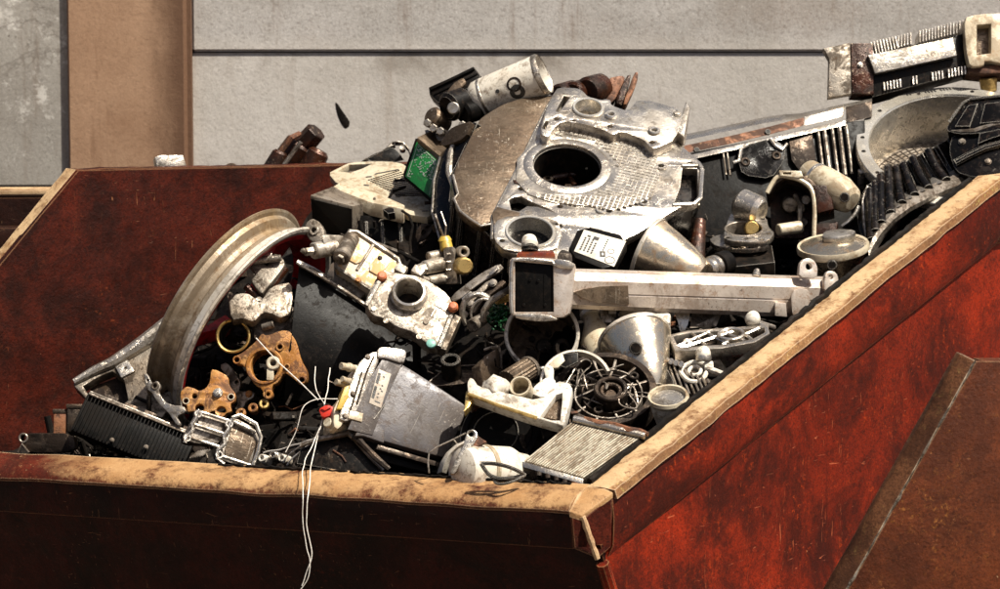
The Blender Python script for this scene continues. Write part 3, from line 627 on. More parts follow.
# ---- clutter on the lip, far end
f = Fr(46, 443, .235, (-.25, -.95, .2))
t, o = plate('hinge_arm', 'dark steel arm ending in a round eye, lying on the lip at its far end', 'hinge', f, [(19, 436), (24, 433), (73, 433), (76, 452), (28, 453), (21, 446)], [(23.5, 438, 3)], 10, M_['darksteel'], 1, 1, parts=1, mainname='arm')
boss(t, f, [(23.5, 438)], M_['steel'], 5.2, 1.5, name='eye', hole=.6)
g = G(); a = f.at(18, 452, .004); b = f.at(22, 444, .004); c = f.at(29, 452.5, .004); g.tube([a, b, c], .0025, 6); t.part('wire_clip', g, M_['steel'], f)
for i, (x, y, w_, h_, m, lb) in enumerate([(60, 422, 13, 26, 'rust', 'small rusty lamination block behind the black finned heat sink'), (74, 418, 14, 28, 'darksteel', 'small dark metal block touching the black finned heat sink')]):
    f = Fr(x, y, .27, (.1, -.97, .2)); k = f.k; t = T('metal_block', lb, 'metal block'); g = G(); g.box((0, 0, -.016), (w_*k, h_*k, .032), .003); t.part('core', g, M_[m], f)
    g = G(); g.box((0, h_*.42*k, -.016), (w_*1.15*k, h_*.16*k, .036), .002); t.part('cap', g, M_['darksteel'], f)
# ---- black finned heat sink
f = Fr(134, 432, .16, (.12, -.88, .46), -21)
t = T('heat_sink', 'black finned heat sink tilted on the lip below the wheel', 'heat sink'); k = f.k
g = G(); L_, H_ = 118*k, 44*k
g.box((0, 0, -.02), (L_, H_, .03), .002)
for i in range(30): g.box((-L_/2+(i+.7)*L_/30.6, -.002, -.003), (.0022, H_*.93, .014), .0004)
t.part('fin_block', g, M_['blackplastic'], f)
for q, zz in ((.5, .002), (.43, .008)):
    g = G(); g.box((.004, H_*q, zz-.006), (L_*1.0, .005, .01), .0015); t.part('top_rail', g, M_['steel'], f)
for i in range(5):
    g = G(); g.box((-L_*.3+i*L_*.18, H_*.56, -.016-.004*(i % 2)), (L_*.12, .014, .018), .003); t.part('terminal', g, M_['darksteel'], f)
bolts(t, f, [(112, 440), (146, 447)], M_['steel'], 2, 1.5, 'screw', .004)
# ---- casting leaning behind the wheel
f = Fr(112, 385, .42, (-.15, -.75, .65))
t, o = plate('alloy_casting', 'dull alloy casting with a pale ridge leaning behind the wheel', 'casting', f,
  [(72, 384), (78, 379), (96, 371), (112, 364), (128, 355), (146, 342), (165, 330), (176, 345), (176, 400), (160, 420), (140, 420), (120, 410), (90, 405), (84, 396)], [[(83, 386), (98, 377), (112, 371), (124, 380), (128, 400), (118, 408), (92, 402), (88, 394)]], 12, M_['aludull'], 1.5, 1, parts=1, mainname='web')
g = G(); pts = [f.at(x, y, .004) for x, y in ((74, 382), (96, 370), (112, 363), (130, 352), (148, 340), (172, 322))]
g.tube(pts, [.008, .012, .014, .017, .02, .022], 10); t.part('ridge', g, M_['alu'], f)
g = G(); g.prism(f.poly([(116, 368), (128, 361), (135, 372), (122, 379)]), [circ(f.at(126, 369).to_2d(), .004, 12)], -.006, .006, .001); t.part('pad', g, M_['alu'], f)
g = G(); g.prism(f.poly([(86, 380), (126, 366), (133, 412), (95, 408)]), (), -.05, -.03, .003); g.cyl((f.at(97, 392).x, f.at(97, 392).y, -.031), (f.at(97, 392).x, f.at(97, 392).y, -.01), .02); t.part('pocket', g, M_['darksteel'], f)
f = Fr(160, 395, .2, (-.2, -.9, .35))
t, o = plate('linkage_lever', 'twisted alloy lever with two eyes hanging against the wheel tread', 'lever', f,
  [(143.5, 374), (147, 373), (152, 384), (157, 380), (161, 386), (158, 392), (165, 402), (173, 405), (184, 406), (186, 412), (176, 416), (181, 424), (177, 426), (168, 412), (158, 403), (152, 393), (146, 388)], [(155, 386, 2.2), (147.5, 380, 1.2)], 5, M_['alu'], .8, 1, parts=1, mainname='lever')
boss(t, f, [(155, 386)], M_['aludull'], 4, 1.2, 'pivot_eye', .55)
# ---- aluminium extrusion
f = Fr(222, 437, .06, (.32, -.88, .34), -16)
t = T('aluminium_extrusion', 'open aluminium extrusion with bright cut end near the wires on the lip', 'extrusion'); k = f.k
def xb(p0, p1, w, d, mat, name):
    pass
# two parallel channels seen side on, cut ends facing the heat sink
for (pp, nm) in (([(199, 411), (203, 410), (229, 419), (231, 424), (226, 436), (217, 444), (186, 441), (185, 434), (191, 425)], 'channel'), ([(230, 421), (236, 416), (256, 427), (262, 440), (253, 466), (222, 460), (217, 453), (222, 441)], 'channel')):
    g = G(); ol = [V(p) for p in f.poly(pp)]; g.prism(ol, (), -.045, -.012, .002, 1)
    t.part(nm, g, M_['steel'], f)
g = G()
for (a, b) in (((200, 412), (229, 421)), ((193, 424), (224, 434)), ((188, 437), (219, 447)), ((232, 421), (256, 432)), ((221, 456), (252, 466))):
    a, b = f.at(*a, -.002), f.at(*b, -.002); g.tube([a, b], .0042, 8)
t.part('rib', g, M_['alu'], f)
g = G()
for pl in ([(199, 410), (196, 419), (192, 424), (193, 430), (187, 436), (185, 443)], [(232, 419), (228, 430), (224, 436), (225, 444), (218, 450), (217, 459), (224, 464)], [(232, 418), (240, 415), (256, 424), (261, 437), (258, 452), (252, 467)]):
    g.tube([f.at(x, y, .003) for x, y in pl], .0048, 8)
for c in ((198, 414), (187, 438), (229, 424), (219, 455)):
    c = f.at(*c, .003); g.pipe((c.x, c.y, .007), (c.x, c.y, -.003), .0095, .0045, 20)
t.part('cut_edge', g, M_['alubright'], f)
g = G(); g.prism(f.poly([(233, 424), (254, 434), (258, 442), (249, 462), (226, 456), (226, 448), (230, 438)]), (), -.014, -.008, .001); t.part('web', g, M_['alubrown'], f)
# ---- small bits standing on the lip
f = Fr(200, 455, .0, (0, -.9, .4))
g = G()
for i in range(6):
    g.tube([f.at(186+i*2, 466, .0), f.at(190+i*2.4, 458-i*.5, .012+i*.002), f.at(199+i*2.2, 451-i*.3, .004+i*.003)], .0022, 6)
solo('cable_strands', g, M_['steel'], f, 'frayed steel strands poking over the lip beside the extrusion', 'cable')
for i, (x, y, m, lb) in enumerate([(264, 459, 'white', 'small pale plug with round eye on the lip beside the extrusion'), (275, 456, 'alu', 'small grey fitting on the lip between two pale plugs'), (284, 459, 'white', 'small pale plug on the lip where the white wires gather')]):
    f = Fr(x, y, -.06, (-.4, -.85, .4)); k = f.k; t = T('cable_plug', lb, 'plug')
    g = G(); g.cyl((0, 0, -.02), (0, 0, .004), 5.5*k, 4.5*k); t.part('housing', g, M_[m], f); g = G(); g.pipe((0, 0, .012), (0, 0, .0), 4*k, 2.2*k, 20); t.part('eye', g, M_[m], f)
# ---- rusty part standing on the far rim
f = Fr(293, 155, 1.17, (.1, -.97, .15), 52)
t = T('starter_motor', 'oily brown starter motor perched on the far rim against the wall', 'motor'); k = f.k
g = G(); a = f.L(270, 192, 1.270); b = f.L(303, 143, 1.250); g.cyl(a, b, 20*k, 17*k, 40); t.part('barrel', g, M_['oilybrown'], f)
g = G(); a = f.L(300, 150, 1.250); b = f.L(317, 131, 1.230); g.cyl(a, b, 12*k, 11*k, 7, .1); t.part('nose', g, M_['oilybrown'], f)
g = G(); a = f.L(302, 185, 1.210); b = f.L(320, 150, 1.210); g.cyl(a, b, 13*k, 11*k, 28, .3); t.part('solenoid', g, M_['oilybrown'], f)
g = G(); a = f.L(266, 186, 1.190); b = f.L(281, 151, 1.190); g.cyl(a, b, 13*k, 8*k, 24, .3); t.part('end_cap', g, M_['oilybrown'], f)
g = G(); a = f.L(284, 165, 1.165); b = f.L(301, 142, 1.165); g.tube([a, b], .006, 8); t.part('through_bolt', g, M_['steel'], f)
g = G(); g.tube([f.L(281, 152, 1.190), f.L(291, 138, 1.190), f.L(299, 134, 1.220)], .008, 8); t.part('cable_stub', g, M_['rust'], f)
f = Fr(171, 163, 1.0, (.2, -.95, .2)); k = f.k
t = T('junction_box', 'small pale grey box on the far rim in front of the tan post', 'box')
g = G(); g.prism(f.poly([(155, 157), (160, 155), (183, 155), (188, 170), (176, 174), (157, 171)]), (), -.05, 0, .003); t.part('case', g, M_['alu'], f)
g = G(); c = f.at(180, 168); g.cyl((c.x, c.y, -.002), (c.x, c.y, .004), .006); t.part('knockout', g, M_['rust'], f)
f = Fr(231, 172, 1.08, (-.3, -.8, .5)); g = G(); g.pipe((0, 0, .01), (0, 0, -.03), .022, .012, 20); solo('pipe_stub', g, M_['alubrown'], f, 'small pipe stub showing over the far rim beside the brown motor', 'pipe')
# ================================================================= the heap, middle left
# ---- black mudguard tub
f = Fr(360, 320, .3, (-.30, -.86, .40), -27)
t = T('plastic_tub', 'long black plastic tub with a pale cut edge, under the zinc carburettors', 'tub'); k = f.k
g = G(); rows = []
tl, tr, br, bl = (301, 268), (428, 345), (448, 418), (300, 390)
edge = [(299, 265), (315, 274), (332, 284), (352, 297), (374, 312), (398, 328), (424, 344), (440, 354)]
for i, (x, y) in enumerate(edge):
    q = i/(len(edge)-1); ym = 400+15*q
    r = []
    for j in range(9):
        w_ = j/8; bulge = sin(w_*pi*.62)*.10*(1-.2*q)
        px = x + w_*(-9+ 22*q) + (-6 if i == 0 else 0)*w_; py = y + (ym-y)*w_
        r.append(f.L(px, py, .34 - bulge + .02*q))
    rows.append(r)
back = [[p+V((0, 0, -.012)) for p in r] for r in rows]
g.loft([r + b[::-1] for r, b in zip(rows, back)]); t.part('shell', g.dent(.004, 18), M_['blackplastic'], f)
g = G(); g.tube([f.L(x, y-1, .335) for x, y in edge[:7]], .0052, 8); t.part('cut_edge', g, M_['steel'], f)
g = G(); g.tube([f.L(x, y-2, .33) for x, y in ((297, 263.5), (313, 272), (330, 282))], [.007, .009, .007], 8, flat=.6); t.part('pale_lip', g, M_['alubright'], f)
g = G(); a = f.L(328, 281, .345); g.loft([[f.L(324, 282, .35), f.L(334, 287, .35), f.L(334, 287, .36), f.L(324, 282, .36)], [f.L(331, 264, .35), f.L(334, 262, .35), f.L(334, 262, .355), f.L(331, 264, .355)]]); t.part('spike', g, M_['alubright'], f)
# ---- carburettor with fuel stain
f = Fr(358, 268, .36, (.10, -.82, .56), -31)
t = T('carburettor', 'zinc carburettor with a yellow fuel stain on its ribbed bowl, above the black tub', 'carburettor'); k = f.k
g = G(); ol = [(343, 236), (350, 230), (356, 231), (399, 259), (402, 266), (387, 283), (374, 292), (352, 277), (333, 267)]
g.prism(f.poly(ol), (), -.07, 0, .004, 1); t.part('float_bowl', g, M_['stained'], f)
g = G()
g.tube([f.at(x, y, .001) for x, y in ((350, 231), (357, 232), (398, 259), (401, 267), (383, 287), (372, 290), (336, 267), (345, 240))], .0055, 8, closed=True)
g.tube([f.at(373, 245, .001), f.at(357, 270, .001)], .004, 8); t.part('raised_rib', g, M_['carb'], f)
g = G()
for pl in ([(354, 240), (369, 249), (359, 266), (344, 258)], [(379, 254), (391, 262), (379, 277), (367, 270)]):
    g.prism([V(p) for p in f.poly(pl)], (), -.002, .004, .0018, 1)
t.part('bowl_panel', g, M_['stained'], f)
bolts(t, f, [(380, 258)], M_['darksteel'], 2, 1.5, 'screw', .004)
g = G(); ol = [(331, 272), (338, 266), (357, 279), (369, 290), (361, 298), (352, 294), (330, 284)]; g.prism(f.poly(ol, -.03), (), -.06, -.03, .002); t.part('side_plate', g, M_['aludull'], f)
for yy in range(2):
    g = G()
    for j in range(3): c = f.at(344+j*3.2-yy*3, 279+j*2.2+yy*6, -.0295); g.box((c.x, c.y, -.0295), (.004, .009, .0016), .0004)
    t.part('cast_mark', g, M_['steel'], f)
g = G(); a = f.L(313, 251, .30); b = f.L(336, 247, .34); g.cyl(a, b, 8.5*k, 8*k, 24); c = f.L(305, 252, .29); g.cyl(c, a, 4.5*k, seg=6); d = f.L(302, 250, .285); g.cyl(d, c, 2.6*k); t.part('throttle_spindle', g, M_['carb'], f)
g = G(); a = f.L(323, 241, .32); b = f.L(346, 239, .36); g.loft([[f.L(322, 235, .31), f.L(340, 235, .35), f.L(338, 245, .34), f.L(324, 244, .3)], [f.L(324, 234, .37), f.L(344, 236, .39), f.L(344, 246, .38), f.L(326, 246, .36)]]); t.part('inlet_block', g.bevel(.003), M_['carb'], f)
g = G(); a = f.L(341, 258, .3); b = f.L(352, 238, .38); g.cyl(a, b, 9*k, 8*k, 24); c = f.L(339, 260, .293); g.cyl(c, a, 5*k, seg=6); t.part('jet_tower', g, M_['aludull'], f)
bolts(t, f, [(338.5, 256), (358, 280.5)], M_['orange'], 2.6, 2.5, 'screw', .01)
# ---- eye bracket above it
f = Fr(314, 231, .45, (-.2, -.9, .35))
t, o = plate('lug_bracket', 'grey cast lug with a bolt eye below the valve block corner', 'bracket', f, [(306, 222), (312, 218), (320, 222), (325, 232), (321, 243), (310, 241), (305, 232)], [(314, 230.5, 2.6)], 10, M_['aludull'], 1.4, 1, parts=1, mainname='lug')
boss(t, f, [(314, 230.5)], M_['carb'], 5.2, 1.5, 'eye', .5)
# ---- throttle body with round mouth
f = Fr(409, 296, .2, (.04, -.82, .57), -31)
t = T('throttle_body', 'zinc throttle body with large round black mouth and orange sealed screws', 'throttle body'); k = f.k
g = G(); ol = [(364, 302), (378, 274), (384, 270), (400, 273), (421, 276), (444, 290), (452, 300), (454, 312), (440, 346), (427, 344), (414, 332), (397, 327), (384, 318), (372, 315)]
c = f.at(409, 296); g.prism(f.poly(ol), [circ((c.x, c.y), 17*k, 40)], -.045, 0, .004, 1); t.part('cover', g, M_['carb'], f)
g = G(); g.lathe([(12.5*k, -.06), (13.2*k, .008), (14.2*k, .0125), (16.4*k, .011), (17.6*k, .0), (18.6*k, -.002), (19*k, -.012), (17*k, -.06), (12.5*k, -.06)], 56, Matrix.Translation((c.x, c.y, .012))); t.part('mouth_ring', g, M_['alu'], f)
g = G(); g.cyl((c.x, c.y, -.055), (c.x, c.y, -.04), 16.5*k, seg=40); t.part('throttle_plate', g, M_['black'], f)
for (x, y), (x2, y2) in (((379, 282), (366, 306)), ((451, 316), (439, 347))):
    g = G(); g.tube([f.at(x, y, .002), f.at(x2, y2, .002)], .006, 10); t.part('clamp_rail', g, M_['alu'], f)
g = G(); g.prism(f.poly([(455, 314), (461, 317), (446, 350), (437, 347)], -.012), (), -.05, -.012, .002); t.part('side_rail', g, M_['aludull'], f)
for (x, y, m, r, h) in ((382, 277, 'copper', 5.3, 5), (453, 308, 'copper', 5.3, 6), (431, 344, 'teal', 5, 3)):
    g = G(); p = f.at(x, y, .002); g.lathe([(0, h*k), (r*.6*k, h*.97*k), (r*.92*k, h*.7*k), (r*k, 0), (0, 0)], 20, Matrix.Translation(p)); t.part('sealed_screw', g, M_[m], f)
g = G()
for j in range(4):
    a = f.at(437+j*2.8-1, 308-j*0+j*1.5, .0005); b = f.at(432+j*2.8-1, 316+j*1.5, .0005); g.tube([a, b], .002, 6)
g.tube([f.at(435, 305, .0), f.at(447, 312, .0)], .0016, 6); t.part('cast_rib', g, M_['alu'], f)
boss(t, f, [(374, 309), (386, 321), (419, 337), (426, 322)], M_['carb'], 3, 1.2, 'boss', 0)
for (a, b) in (((395, 262), (401, 270)), ((410, 262), (418, 272))):
    g = G(); p = f.at(*b, -.01); g.box(p, (12*k, 9*k, .02), .003); t.part('stop_lug', g, M_['carb'], f)
# ---- small carburettor standing up
f = Fr(448, 266, .34, (.25, -.9, .35), 8)
t = T('fuel_pump', 'small upright zinc fuel pump with a round brass screw cap', 'fuel pump'); k = f.k
g = G(); g.loft([[f.L(443, 248, .34), f.L(453, 246, .33), f.L(458, 250, .38), f.L(448, 250, .39)], [f.L(446, 284, .34), f.L(458, 284, .33), f.L(462, 284, .38), f.L(450, 286, .39)]]); t.part('pump_body', g.bevel(.004), M_['carb'], f)
g = G(); g.cyl(f.L(447, 250, .35), f.L(445, 240, .36), 6.5*k, 6*k); g.cyl(f.L(445, 241, .36), f.L(444.5, 236, .36), 7*k, 5*k); t.part('inlet_neck', g, M_['yellow'], f)
g = G(); g.cyl(f.L(424, 268, .31), f.L(446, 263, .36), 7*k, 8*k); g.cyl(f.L(417, 270, .30), f.L(425, 268, .312), 5*k, 6*k, 6); g.cyl(f.L(428, 257, .34), f.L(446, 254, .37), 5*k, 6*k); t.part('side_nozzle', g, M_['carb'], f)
g = G(); g.cyl(f.L(428, 281, .31), f.L(447, 278, .35), 5*k, 5.5*k); g.cyl(f.L(422, 279, .30), f.L(430, 281, .315), 3.5*k); t.part('lower_nozzle', g, M_['carb'], f)
g = G(); a = f.L(465, 266, .295); b = f.L(460, 266, .35); g.cyl(b, a, 9*k, 8.6*k, 12, .2); t.part('screw_cap', g, M_['brass'], f)
g = G(); a = f.L(464, 252, .33); b = f.L(461, 252, .37); g.pipe(a, b, 6*k, 3*k, 20); t.part('mounting_ear', g, M_['carb'], f)
g = G()
for y in (254, 262, 270, 278): g.box(f.L(449.5, y, .335), (.016, .004, .006), .001)
t.part('cast_rib', g, M_['alu'], f)
f = Fr(436, 236, .36, (0, -1, .2)); g = G()
g.tube([f.L(444, 238, .36), f.L(440, 228, .35), f.L(435, 214, .36)], .0028, 6); g.tube([f.L(445, 238, .36), f.L(446, 226, .36), f.L(441, 212, .38)], .0024, 6)
solo('thin_wires', g, M_['steel'], f, 'pair of thin wires rising from the small upright fuel pump', 'wire')
# ---- bolted linkage brackets
f = Fr(480, 308, .24, (-.22, -.82, .52), 38)
t = T('engine_bracket', 'dark bolted engine bracket of stacked plates beside the black ended beam', 'bracket'); k = f.k
def bar(pts, wd, th, z, mat, name):
    g = G(); P2 = [V(p) for p in f.poly(pts)]; L = [];
    d = (P2[-1]-P2[0]).normalized(); n_ = V((-d.y, d.x))*wd*k/2
    ol = [p+n_ for p in P2]+[p-n_ for p in P2[::-1]]
    g.prism(ol, (), z-th*k, z, .6*k, 1); t.part(name, g, mat, f)
bar([(457, 295), (478, 281), (497, 265)], 7, 3, -.012, M_['darksteel'], 'lower_plate')
bar([(452, 300), (480, 278), (502, 266)], 9, 4, .0, M_['steel'], 'upper_plate')
bar([(462, 309), (477, 296), (491, 283)], 6, 5, .008, M_['aludull'], 'slotted_bar')
bar([(470, 318), (478, 303), (492, 292), (505, 282)], 6, 6, .006, M_['darksteel'], 'lower_plate')
bolts(t, f, [(493, 283), (470.5, 304), (464, 315)], M_['steel'], 3.4, 2.5, 'bolt', .01)
for x, y in ((494, 271), (467, 296)):
    g = G(); c = f.at(x, y, .005); g.box(c, (12*k, 3.6*k, .003), .001); t.part('slot', g, M_['alubright'], f)
g = G(); pts = [f.L(478+16*cos(a), 312-18*sin(a), .21) for a in [pi*(1.25-.07*i) for i in range(15)]]
g.tube(pts, .007, 8); pts = [f.L(484+13*cos(a), 314-15*sin(a), .20) for a in [pi*(1.2-.07*i) for i in range(13)]]; g.tube(pts, .003, 6); t.part('curved_hoop', g, M_['alu'], f)
g = G(); g.cyl(f.L(472, 326, .19), f.L(487, 316, .24), 7*k, 6*k, 24); t.part('tube_end', g, M_['aludull'], f)
f = Fr(500, 318, .2, (-.2, -.9, .4)); k = f.k
t = T('wound_coil', 'bundle of green enamelled wire wound on a dark core below the beam end', 'coil')
g = G()
for i in range(26):
    a0 = random.uniform(0, 6); cx, cy = random.uniform(491, 506), random.uniform(305, 327)
    pts = [f.L(cx+random.uniform(5, 7)*cos(a0+j*.5), cy+random.uniform(3, 5)*sin(a0+j*.5), .19+random.uniform(-.012, .012)) for j in range(9)]
    g.tube(pts, .0022, 6)
t.part('winding', g, M_['greencoil'], f)
g = G(); g.cyl(f.L(492, 326, .22), f.L(508, 308, .22), 7*k, seg=20); t.part('core', g, M_['darksteel'], f)
g = G()
for i in range(4): g.tube([f.L(497+i*4, 303-i, .17), f.L(500+i*3, 297-i, .16), f.L(506+i*2, 294-i*2, .18)], .006, 8)
t.part('wrapped_lead', g, M_['brass'], f)
f = Fr(505, 290, .14, (-.2, -.9, .4)); g = G(); g.tube([f.L(x, y, .12) for x, y in ((512, 288), (500, 295), (490, 302), (484, 311), (483, 322))], .008, 10); solo('rubber_hose', g, M_['aludull'], f, 'dull grey hose curling from the beam end round the green coil', 'hose')
# ---- control unit box
f = Fr(398, 405, -.13, (.30, -.86, .42), -24)
t = T('abs_unit', 'grey metal pump control unit with white connector head standing on the lip', 'control unit'); k = f.k
F_ = [(384, 356), (400, 362), (462, 402), (468, 408), (447, 456), (440, 457), (345, 430), (366, 385)]
g = G(); g.prism(f.poly(F_), (), -.16, 0, .004, 1); t.part('case', g, M_['ecu'], f)
g = G(); g.prism(f.poly([(370, 378), (384, 356), (402, 364), (386, 398), (372, 436), (347, 430)]), (), .0005, .006, .0018); t.part('front_cover', g, M_['ecu'], f)
g = G(); g.prism(f.poly([(377, 351), (381, 346), (405, 349), (407, 354), (404, 364), (386, 358), (378, 358)], .012), (), -.07, .012, .004, 1); t.part('top_lug', g, M_['alu'], f)
# white connector head: side facing away from the case
g = G(); ol = [(358, 363), (371, 352), (380, 351), (379, 362), (370, 382), (356, 417), (346, 422), (338, 418), (348, 390)]
g.prism(f.poly(ol, .006), (), -.10, .006, .004, 1); t.part('connector_head', g, M_['alu'], f)
g = G(); g.prism(f.poly([(334, 404), (350, 388), (353, 396), (350, 412), (339, 430), (333, 426)], .0), (), -.09, -.0, .004, 1); t.part('connector_socket', g, M_['cream'], f)
g = G()
for (xa, ya, xb_, yb) in ((362, 372, 350, 412), (368, 368, 357, 404), (374, 356, 366, 374)): g.tube([f.at(xa, ya, .0065), f.at(xb_, yb, .0065)], .0022, 6)
t.part('head_groove', g, M_['darksteel'], f)
bolts(t, f, [(368, 357), (345, 416), (353, 394)], M_['steel'], 2.4, 2, 'screw', .006)
g = G(); g.prism(f.poly([(337, 410), (345, 400), (349, 404), (341, 418)], .001), (), .0, .003, .001); t.part('socket_mouth', g, M_['black'], f)
g = G(); g.prism(f.poly([(350, 410), (364, 413), (362, 422), (348, 418)], .01), (), -.06, .01, .003); t.part('latch', g, M_['cream'], f)
for (x0, y0, x1, y1, r) in ((341, 366, 360, 369, 3.6), (336, 382, 358, 388, 3.4), (342, 379, 360, 386, 3.2)):
    g = G(); a, b = f.L(x0, y0, -.15), f.L(x1, y1, -.11); g.cyl(a, b, r*k, r*.9*k, 16); c = a.lerp(b, .35); e = a.lerp(b, .5); g.cyl(c, e, r*1.25*k, seg=16); t.part('pipe_stub', g, M_['cream'], f)
g = G(); a, b = f.L(330, 424, -.17), f.L(350, 430, -.12); g.cyl(a, b, 7*k, 8*k, 24); g.cyl(f.L(327, 422, -.178), a, 5*k, seg=16); t.part('sensor_plug', g, M_['cream'], f)
g = G(); g.prism(f.poly([(342, 390), (347, 388), (346, 400), (339, 412), (334, 412)], -.01), (), -.03, .012, .002); t.part('seal_strip', g, M_['yellow'], f)
g = G(); g.prism(f.poly([(364, 410), (385, 430), (384, 443), (364, 436), (355, 436)], .004), (), -.05, .004, .003); t.part('foot', g, M_['ecu'], f)
g = G(); g.prism(f.poly([(366, 432), (447, 456), (444, 472), (430, 474), (384, 462), (362, 445)], -.02), (), -.12, -.02, .004); t.part('rubber_mount', g, M_['blackplastic'], f)
g = G(); g.prism(f.poly([(378, 444), (440, 462), (438, 467), (376, 449)], -.0), (), -.06, .0, .003); t.part('mount_rail', g, M_['darksteel'], f)
fl = f; g = G(); lab = [(378.5, 369), (391, 374), (381, 408), (369, 403)]
g.prism(f.poly(lab, .0065), (), .0062, .0072, .0002); lb = t.part('paper_label', g, M_['greylabel'], f)
g = G()
def onlab(u, v): # u across, v along
    a = V(lab[0]).lerp(V(lab[1]), u); b = V(lab[3]).lerp(V(lab[2]), u); q = a.lerp(b, v); return f.at(q.x, q.y, .0075)
for v_, wd in ((.12, .05), (.19, .03), (.25, .05), (.31, .04), (.37, .06), (.5, .05), (.56, .05), (.62, .03), (.68, .06), (.74, .05), (.8, .04)):
    p = onlab(.17, v_); g.box(p, (3.0*k, 2.0*k, .0006), 0)
for (u, v_) in ((.55, .15), (.62, .4), (.55, .5), (.7, .55), (.5, .65), (.45, .88), (.6, .88), (.75, .88), (.5, .75)):
    p = onlab(u, v_); g.box(p, (2.0*k, 1.3*k, .0006), 0)
t.part('printed_marks', g, M_['ink'], f, parent=lb)
g = G(); g.tube([f.at(x, y, .0065) for x, y in ((385, 404), (378, 414), (374, 419))], .0012, 5); t.part('scratch', g, M_['alubright'], f)
# red plug
f = Fr(325, 411, -.16, (-.1, -.9, .4), 12); k = f.k; t = T('red_connector', 'small red plastic connector hanging on the white wires', 'connector')
g = G(); g.prism(f.poly([(318, 409), (327, 404), (336, 408), (334, 415), (322, 418)]), (), -.025, 0, .003, 1); t.part('housing', g, M_['red'], f)
g = G(); g.prism(f.poly([(321, 409), (327, 406), (331, 408), (325, 411)]), (), .0, .004, .001); t.part('clip', g, M_['red'], f)
# ---- black tray
f = Fr(345, 452, -.185, (-.12, -.83, .55), 3); k = f.k
t = T('metal_tray', 'dark shallow tray with pale rim leaning over the lip below the red connector', 'tray')
ol = [(300, 447), (318, 440), (344, 435), (349, 433), (357, 440), (385, 470), (372, 474), (296, 462)]
g = G(); g.prism(f.poly(ol), (), -.012, -.008, .001); t.part('floor', g, M_['black'], f)
g = G(); g.tube([f.at(x, y, .002) for x, y in ((300, 446), (318, 439), (343, 434.5), (349, 433), (356, 439))], [.004, .005, .007, .007, .007], 8); g.tube([f.at(x, y, .002) for x, y in ((349, 433), (357, 440), (370, 455), (385, 470))], .0072, 8); t.part('rim', g, M_['steel'], f)
g = G(); g.tube([f.at(x, y, .006) for x, y in ((355, 436), (364, 446), (376, 458), (389, 470))], [.01, .007, .009, .006], 8); t.part('corroded_edge', g.dent(.003, 60), M_['darksteel'], f)
g = G(); g.tube([f.at(x, y, -.006) for x, y in ((333, 450), (342, 456), (346, 462))], .002, 6); t.part('scratch', g, M_['rust'], f)
# ---- white wires
f = Fr(312, 450, -.12, (0, -1, 0))
wires = [
 ([(315, 366, .05), (314, 388, -.02), (322, 400, -.08), (326, 407, -.12), (319, 430, -.16), (315, 440, -.17), (303, 462, -.21), (302, 490, -.335), (303, 520, -.34), (306, 545, -.345), (312, 560, -.345), (308, 578, -.345), (299, 592, -.345)], 'white wire dropping from the red connector down the skip front, the inner strand'),
 ([(330, 368, .05), (327, 392, -.02), (324, 408, -.12), (321, 425, -.16), (316, 440, -.17), (311, 462, -.21), (309, 488, -.335), (306, 515, -.34), (309, 540, -.345), (312.5, 556, -.345), (306, 575, -.345), (301, 586, -.345)], 'white wire dropping down the skip front, crossing the other strand'),
 ([(345, 399, -.06), (322, 398, -.08), (310, 400, -.08), (302, 408, -.09), (299, 424, -.10), (293, 440, -.10), (286, 452, -.11)], 'white wire arching from the control unit over the dark gap'),
 ([(263, 453, -.06), (290, 446, -.1), (316, 438, -.16), (330, 437, -.15)], 'pale wire running flat along the lip to the tray, uppermost of the fan'),
 ([(316, 438, -.16), (300, 446, -.12), (288, 455, -.1), (284, 462, -.09)], 'pale wire in the fan at the lip, nearest the white plugs'),
 ([(316, 439, -.165), (304, 449, -.13), (293, 457, -.11), (287, 464, -.10)], 'pale wire in the fan at the lip, lowest and thickest strand'),
 ([(336, 436, -.1), (316, 441, -.16), (300, 450, -.13), (290, 462, -.11)], 'pale wire in the fan at the lip, ending against the tray'),
]
def smooth(pts, n=3):
    for _ in range(n):
        o = [pts[0]]
        for a, b in zip(pts, pts[1:]): o += [a*.75+b*.25, a*.25+b*.75]
        pts = o+[pts[-1]]
    return pts
for i, (w_, lb) in enumerate(wires):
    g = G(); g.tube([q+noise.noise_vector(q*23+V((i, 0, 0)))*.0035 for q in smooth([f.L(*p) for p in w_], 3)], [.0010, .0011, .0010, .0014, .0013, .0019, .0013][i], 6)
    solo('thin_wire', g, M_['wire'], f, lb, 'wire', 'loose white wires')
f = Fr(275, 385, .12, (0, -1, .2)); g = G(); g.tube([f.L(256, 338, .2), f.L(278, 362, .18), f.L(300, 382, .1), f.L(318, 400, .0)], .0013, 5); solo('wire_strand', g, M_['wire'], f, 'hair thin wire crossing the ochre engine cover', 'wire')
# ================================================================= top of the heap
def inside(p, poly):
    c = False; n = len(poly); j = n-1
    for i in range(n):
        a, b = poly[i], poly[j]
        if (a[1] > p[1]) != (b[1] > p[1]) and p[0] < (b[0]-a[0])*(p[1]-a[1])/(b[1]-a[1])+a[0]: c = not c
        j = i
    return c
